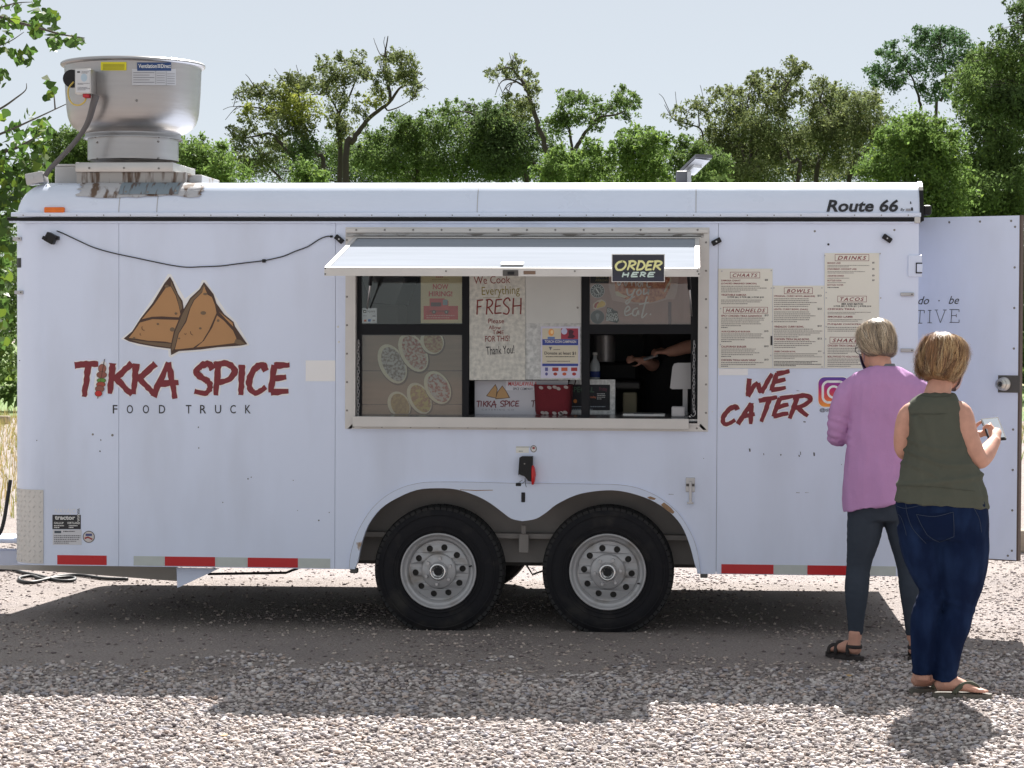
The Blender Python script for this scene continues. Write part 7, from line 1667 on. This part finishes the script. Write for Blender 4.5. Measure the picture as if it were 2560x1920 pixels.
jo = surf('jumper', jum, lilac, t1, .0075, 3, jdisp)
A_.rings([(925, 2168, 2244, -.005, .062), (915, 2172, 2238, .0, .059), (908, 2176, 2232, .004, .056), (912, 2178, 2230, .004, .052)][::-1], n=24)
ut = A_.rings([(930, 2166, 2248, -.008, .060), (917, 2171, 2242, -.004, .058), (909, 2177, 2236, .0, .055)][::-1]); ut.build('undershirt_collar', mat('grey_cotton', (.16, .17, .19), .85, var=.1), t1, smooth=True)
lg_ = MB(); A_.rings([(1300, 2126, 2276, 0, .100), (1270, 2116, 2284, 0, .112), (1235, 2120, 2280, 0, .108)][::-1], mb=lg_)
grow = lambda pts, e, cut: [(a, b, c, d + e) for a, b, c, d in pts if b <= cut]
A_.limb([(2166, 1262, 0, .092), (2161, 1330, 0, .086), (2147, 1412, .012, .061), (2142, 1474, -.008, .060), (2140, 1540, -.004, .044), (2139, 1587, 0, .036)], lg_); A_.limb([(2250, 1262, 0, .092), (2261, 1330, 0, .086), (2272, 1412, .012, .061), (2279, 1474, -.008, .060), (2281, 1540, -.004, .044), (2282, 1587, 0, .036)], lg_)
surf('leggings', lg_, leggings, t1, .0075, 3, folds(22, .0018, (1, 1, 2), 4))
GREY = [(.66, .53, .37), (.54, .42, .29), (.34, .26, .18), (.74, .64, .50), (.24, .19, .145)]
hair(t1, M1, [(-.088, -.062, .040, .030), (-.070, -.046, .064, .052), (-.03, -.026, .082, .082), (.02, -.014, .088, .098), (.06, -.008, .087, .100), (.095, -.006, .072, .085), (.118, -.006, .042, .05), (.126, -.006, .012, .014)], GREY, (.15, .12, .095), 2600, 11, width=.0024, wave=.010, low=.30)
mask(t1, M1, mat('purple_mask', (.16, .13, .24), .85, var=.3, vscale=60))
gl = MB()
for sx in (-1, 1):
    gl.tube([M1 @ Vector((sx * .082, -.01, .02)), M1 @ Vector((sx * .080, .05, .022)), M1 @ Vector((sx * .066, .094, .018))], .0022, 6)
    gl.tube([M1 @ Vector((sx * (.036 + .026 * math.cos(a)), .108, .012 + .020 * math.sin(a))) for a in [2 * math.pi * k / 16 for k in range(17)]], .0018, 5)
gl.build('glasses', black_plastic, t1, smooth=True)
for P_ in (PL, PR):
    s1 = sole('sandal_sole', P_, sandal, t1, th=.022)
    for (a, hgt, wd) in ((.045, .072, .036), (.125, .062, .044), (.175, .042, .046)):
        q = [P_(a + .012 * math.sin(x), wd * 1.06 * math.cos(x), -.004 + hgt * math.sin(x) ** .8) for x in [math.pi * k / 10 for k in range(11)]]; MB().tube(q, [(.003, .010)] * 11, 8).build('sandal_strap', sandal, s1, smooth=True)
    q = [P_(-.004 + .05 * (1 - math.sin(x)), .036 * math.cos(x), .045) for x in [math.pi * k / 10 for k in range(11)]]; MB().tube(q, [(.003, .009)] * 11, 8).build('heel_strap', sandal, s1, smooth=True)

# ---- customer in olive
ob_ = on_z(2345, 1744); B_ = Fig(ob_.y)
t2 = thing('person', 'person in a sleeveless olive top and dark jeans looking at a phone', 'person', (ob_.x, ob_.y, 0), 'customers at the food trailer')
M2 = frame(B_.q(2361, 903, .03), R(-42), R(20), R(-3), .96)
body = MB(); add_head(body, M2)
B_.limb([(2356, 930, .01, .054), (2350, 960, 0, .054), (2344, 985, -.01, .060), (2342, 1010, -.01, .075)], body)
B_.rings([(1300, 2262, 2450, 0, .125), (1250, 2250, 2452, 0, .13), (1180, 2264, 2436, 0, .12), (1100, 2274, 2406, 0, .108), (1040, 2274, 2402, -.005, .10), (1005, 2282, 2400, -.008, .085), (985, 2306, 2378, -.008, .058)][::-1], mb=body)
B_.limb([(2376, 1022, 0, .040), (2400, 1034, -.005, .054), (2410, 1075, -.02, .056), (2428, 1122, -.015, .052), (2446, 1148, .005, .045), (2464, 1134, .075, .042), (2480, 1112, .145, .032), (2488, 1101, .175, .027)], body)
B_.limb([(2296, 1022, 0, .040), (2272, 1038, 0, .047), (2260, 1085, .01, .045), (2262, 1128, .05, .040), (2300, 1130, .16, .036), (2370, 1112, .25, .032), (2430, 1092, .275, .026)], body)
# phone and the hands that hold it
pc = B_.q(2484, 1071, .235); pu = Vector((.96, .10, .10)).normalized(); pv = Vector((.10, .80, .60)); pv = (pv - pu * pv.dot(pu)).normalized(); pn = pu.cross(pv); pn = pn if pn.y < 0 or pn.z > 0 else -pn
wr = B_.q(2488, 1101, .175); add_hand(body, wr, (.05, .75, .55), (.75, -.45, .3), .95, 1.25, 1)
wl = B_.q(2430, 1092, .275); add_hand(body, wl, (.80, .15, .25), (-.1, .75, -.6), .92, 1.0, 1)
B_.limb([(2302, 1310, 0, .10), (2306, 1380, 0, .085), (2320, 1440, .005, .056), (2330, 1480, .012, .040), (2312, 1540, -.005, .050), (2308, 1600, -.005, .042), (2307, 1700, 0, .036)], body); B_.limb([(2398, 1310, 0, .11), (2402, 1383, 0, .100), (2404, 1445, .005, .084), (2398, 1523, .016, .050), (2383, 1568, 0, .056), (2372, 1612, -.005, .048), (2362, 1712, 0, .038)], body)
hR = on_z(2338, 1748, 0); tR = on_z(2478, 1748, 0); hL = on_z(2293, 1729); tL = on_z(2420, 1712)
hR = Vector((B_.q(2362, 1720).x - .045, ob_.y - .005, 0)); hL = Vector((B_.q(2307, 1710).x - .04, ob_.y + .10, 0))
PR2, _, _ = add_foot(body, hR, hR + Vector((.98, -.06, 0)), 1.0); PL2, _, _ = add_foot(body, hL, hL + Vector((.93, .30, 0)), 1.0)
for P_ in (PR2, PL2): body.tube([P_(.042, 0, .03), P_(.045, 0, .08), P_(.046, 0, .13)], [.037, .036, .036], 14)
surf('body', body, skin, t2, .0065, 3)
tp = B_.rings([(1262, 2234, 2473, 0, .160, -.075), (1235, 2240, 2468, 0, .158, -.05), (1205, 2247, 2460, 0, .150), (1170, 2254, 2446, 0, .140), (1135, 2260, 2428, 0, .130), (1095, 2263, 2414, 0, .122), (1050, 2264, 2404, -.003, .114), (1020, 2262, 2402, -.006, .106), (1004, 2270, 2398, -.008, .094), (993, 2284, 2392, -.008, .080), (985, 2299, 2384, -.008, .064)][::-1])
ff1 = folds(9, .011, (1.2, 1.2, .5), 7); ff2 = folds(22, .004, (1, 1, 1), 8)
def tdisp(p, n):
    # pleat that falls from the yoke, gathers at the waist
    px0 = B_.q(2285, 1040).x; z0 = B_.q(2285, 1040).z; e = 0
    if p.y < ob_.y and p.z < z0:
        d = z0 - p.z; w = .012 + .10 * d; u = (p.x - px0 - .10 * d) / w; e += .016 * math.exp(-u * u) * math.exp(-d * 4) - .010 * math.exp(-(u - 1.6) ** 2) * math.exp(-d * 4)
    zz = B_.q(2340, 1150).z; dz = (p.z - zz) + .35 * (p.x - B_.q(2340, 1150).x)
    e += .013 * ((1 - abs(math.sin(dz * 42 + 2.2 * noise.noise(p * 5)))) ** 2 - .3) * math.exp(-(dz / .09) ** 2)
    dz2 = (p.z - B_.q(2340, 1200).z) - .12 * (p.x - B_.q(2340, 1200).x); e += .010 * math.exp(-(dz2 / .012) ** 2)
    return e + ff1(p, n) + ff2(p, n)
top = surf('sleeveless_top', tp, olive_top, t2, .0075, 3, tdisp); bv = bvh(top)
stitch(bv, [(2266, 1034), (2300, 1035), (2340, 1035), (2366, 1034)], .0016, mat('olive_seam', (.06, .065, .05), .9), top, .001, 'yoke_seam'); stitch(bv, [(2240, 1213), (2290, 1215), (2340, 1218), (2400, 1224), (2440, 1228)], .0014, MATS['olive_seam'], top, .001, 'hem_seam'); stitch(bv, [(2302, 988), (2320, 991), (2345, 992), (2378, 989)], .0022, MATS['olive_seam'], top, .001, 'neckline')
jn = MB(); B_.rings([(1345, 2262, 2468, 0, .135), (1300, 2246, 2473, 0, .150), (1262, 2237, 2470, 0, .152), (1235, 2246, 2460, 0, .146)][::-1], mb=jn)
B_.limb([(2304, 1312, 0, .110), (2307, 1375, 0, .096), (2321, 1436, .005, .074), (2330, 1478, .014, .057), (2313, 1540, -.005, .063), (2309, 1600, -.005, .058), (2307, 1684, 0, .047)], jn); B_.limb([(2400, 1312, 0, .128), (2404, 1383, 0, .120), (2405, 1445, .005, .103), (2398, 1523, .018, .068), (2383, 1568, 0, .074), (2372, 1612, -.005, .064), (2361, 1702, 0, .050)], jn)
jf = folds(12, .0022, (1, 1, 1.2), 9)
def jnd(p, n):
    e = 0
    for (x, y, w) in ((2390, 1515, .05), (2325, 1490, .05), (2372, 1690, .03), (2308, 1672, .03), (2380, 1345, .03)):
        q = B_.q(x, y); dz = p.z - q.z
        if abs(p.x - q.x) < .09: e += .0020 * math.sin(dz * 130 + 3 * (p.x - q.x) * 20) * math.exp(-(dz / w) ** 2)
    return e + jf(p, n)
jeans = surf('jeans', jn, denim, t2, .0075, 3, jnd); bv = bvh(jeans)
c6 = lambda a, b: (2020 + a * .41, 1240 + b * .41)
patch_on(bv, (c6(660, 112), c6(885, 100), c6(888, 245), c6(720, 250)), mat('dark_denim_pocket', (0.005, 0.012, 0.040), .9, spec=.1, var=.2, vscale=12, bump=.08, bscale=220), jeans, .003, 'back_pocket')
stitch(bv, [c6(660, 112), c6(770, 125), c6(885, 98)], .0012, thread, jeans, .005, 'pocket_stitch'); stitch(bv, [c6(885, 98), c6(890, 180), c6(890, 248)], .0012, thread, jeans, .005, 'pocket_stitch'); stitch(bv, [c6(890, 248), c6(840, 268), c6(802, 282)], .0012, thread, jeans, .005, 'pocket_stitch'); stitch(bv, [c6(802, 282), c6(760, 262), c6(725, 235)], .0012, thread, jeans, .005, 'pocket_stitch'); stitch(bv, [c6(725, 235), c6(690, 175), c6(662, 114)], .0012, thread, jeans, .005, 'pocket_stitch')
stitch(bv, [c6(530, 55), c6(590, 75), c6(680, 58), c6(760, 40)], .0012, thread, jeans, .002, 'yoke_stitch'); stitch(bv, [c6(595, 40), c6(605, 110), c6(640, 200), c6(720, 290)], .0012, thread, jeans, .002, 'centre_seam'); stitch(bv, [c6(1010, 70), c6(1045, 140), c6(1058, 220)], .0012, thread, jeans, .002, 'side_stitch'); stitch(bv, [c6(530, 108), c6(560, 120), c6(585, 180), c6(600, 240)], .0012, thread, jeans, .002, 'pocket_stitch')
GOLD = [(.36, .205, .085), (.48, .30, .14), (.25, .125, .055), (.62, .45, .25), (.16, .072, .034), (.31, .165, .068)]
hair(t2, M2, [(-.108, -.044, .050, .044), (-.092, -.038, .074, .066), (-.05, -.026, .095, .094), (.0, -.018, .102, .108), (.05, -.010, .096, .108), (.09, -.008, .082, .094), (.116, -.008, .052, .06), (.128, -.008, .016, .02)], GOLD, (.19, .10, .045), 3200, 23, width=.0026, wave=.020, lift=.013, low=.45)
mask(t2, M2, mat('patterned_mask', (.30, .30, .36), .85, col2=(.45, .35, .38), fac2=(.45, .55), vscale=70))
for P_ in (PR2, PL2):
    s2 = sole('flip_flop_sole', P_, flop, t2, th=.022)
    for sgn in (-1, 1):
        q = smoothpts([tuple(P_(.08, .042 * sgn, .0)), tuple(P_(.115, .036 * sgn, .035)), tuple(P_(.15, .018 * sgn, .043)), tuple(P_(.185, -.006, .026)), tuple(P_(.190, -.007, -.002))], 4); MB().tube(q, [(.0035, .011)] * len(q), 8).build('flip_flop_strap', mat('flop_strap', (.07, .075, .05), .8), s2, smooth=True)
ph = thing('smartphone', 'smartphone held up in both hands by the customer in olive', 'phone', pc)
PP = lambda a, b, c: pc + pu * a + pv * b + pn * c
def pbox(name, hw_, hh_, w0, w1, m):
    V = [tuple(PP(a * hw_, b * hh_, w)) for w in (w0, w1) for a, b in ((-1, -1), (1, -1), (1, 1), (-1, 1))]
    return mk(name, V, [(3, 2, 1, 0), (4, 5, 6, 7), (0, 1, 5, 4), (1, 2, 6, 5), (2, 3, 7, 6), (3, 0, 4, 7)], m, ph)
pbox('phone_case', .039, .076, -.011, 0, black_plastic); pbox('screen', .034, .068, .0004, .0012, mat('phone_screen', (.42, .48, .54), .12, spec=.6))

# ---- the vendor behind the open window
class FigT(Fig):
    def q(s, px, py, dy=0.0): return TM @ L(px, py, s.Y + dy)
V_ = FigT(.92)
t3 = thing('person', 'person in dark clothes preparing food inside the open window', 'person', Vector((V_.q(1700, 1000).x, .75, .42)), None)
Mv = frame(V_.q(1690, 690, .08), R(200), R(15), 0, 1.0)
bd_ = MB(); add_head(bd_, Mv); V_.limb([(1690, 720, .1, .055), (1690, 760, .12, .06)], bd_); V_.rings([(1100, 1610, 1770, .15, .11), (900, 1620, 1765, .15, .11), (800, 1610, 1770, .14, .10), (768, 1660, 1720, .13, .06)][::-1], mb=bd_)
V_.limb([(1760, 800, .12, .05), (1790, 850, .02, .046), (1775, 872, -.12, .043), (1727, 866, -.16, .040), (1690, 876, -.18, .034), (1668, 880, -.18, .026)], bd_); V_.limb([(1640, 810, .12, .05), (1630, 880, .06, .044), (1632, 912, -.02, .038), (1618, 905, -.10, .030), (1608, 900, -.15, .026)], bd_)
add_hand(bd_, V_.q(1668, 880, -.18), (-.95, -.05, .0), (.0, -.7, .7), .82, .8, 1); add_hand(bd_, V_.q(1608, 900, -.15), (-.8, -.2, .1), (-.1, -.8, .5), .72, .35, -1)
V_.limb([(1650, 1090, .15, .09), (1650, 1200, .15, .07), (1650, 1330, .15, .05)], bd_); V_.limb([(1730, 1090, .15, .09), (1730, 1200, .15, .07), (1730, 1330, .15, .05)], bd_)
surf('body', bd_, skin, t3, .008, 3)
sh = V_.rings([(1100, 1600, 1780, .15, .125), (980, 1608, 1775, .15, .125), (880, 1612, 1772, .15, .122), (800, 1602, 1778, .14, .112), (772, 1640, 1740, .13, .08)][::-1]); V_.limb([(1758, 795, .12, .058), (1782, 835, .05, .056), (1786, 852, -.01, .054)], sh); V_.limb([(1644, 800, .12, .060), (1636, 850, .08, .060), (1631, 890, .03, .056), (1630, 908, .0, .050)], sh)
surf('shirt', sh, mat('black_shirt', (.012, .012, .014), .85), t3, .009, 3); lgv = V_.rings([(1360, 1630, 1760, .15, .10), (1200, 1612, 1768, .15, .12), (1090, 1606, 1774, .15, .125)][::-1]); lgv.build('trousers', mat('black_trousers', (.012, .012, .014), .85), t3, smooth=True)
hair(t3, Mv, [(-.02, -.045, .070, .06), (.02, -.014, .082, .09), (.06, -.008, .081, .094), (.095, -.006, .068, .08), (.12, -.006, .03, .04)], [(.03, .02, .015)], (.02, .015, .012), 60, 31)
fw_ = V_.q(1622, 893, -.19); t = MB().tube([fw_ + Vector((-.03, 0, -.012)), fw_ + Vector((.05, 0, .012))], .010, 8).build('foil_wrap', mat('foil', (.7, .7, .7), .3, .9), None); tag(t, 'shiny foil wrapped item in the hands of the vendor', 'foil wrap')
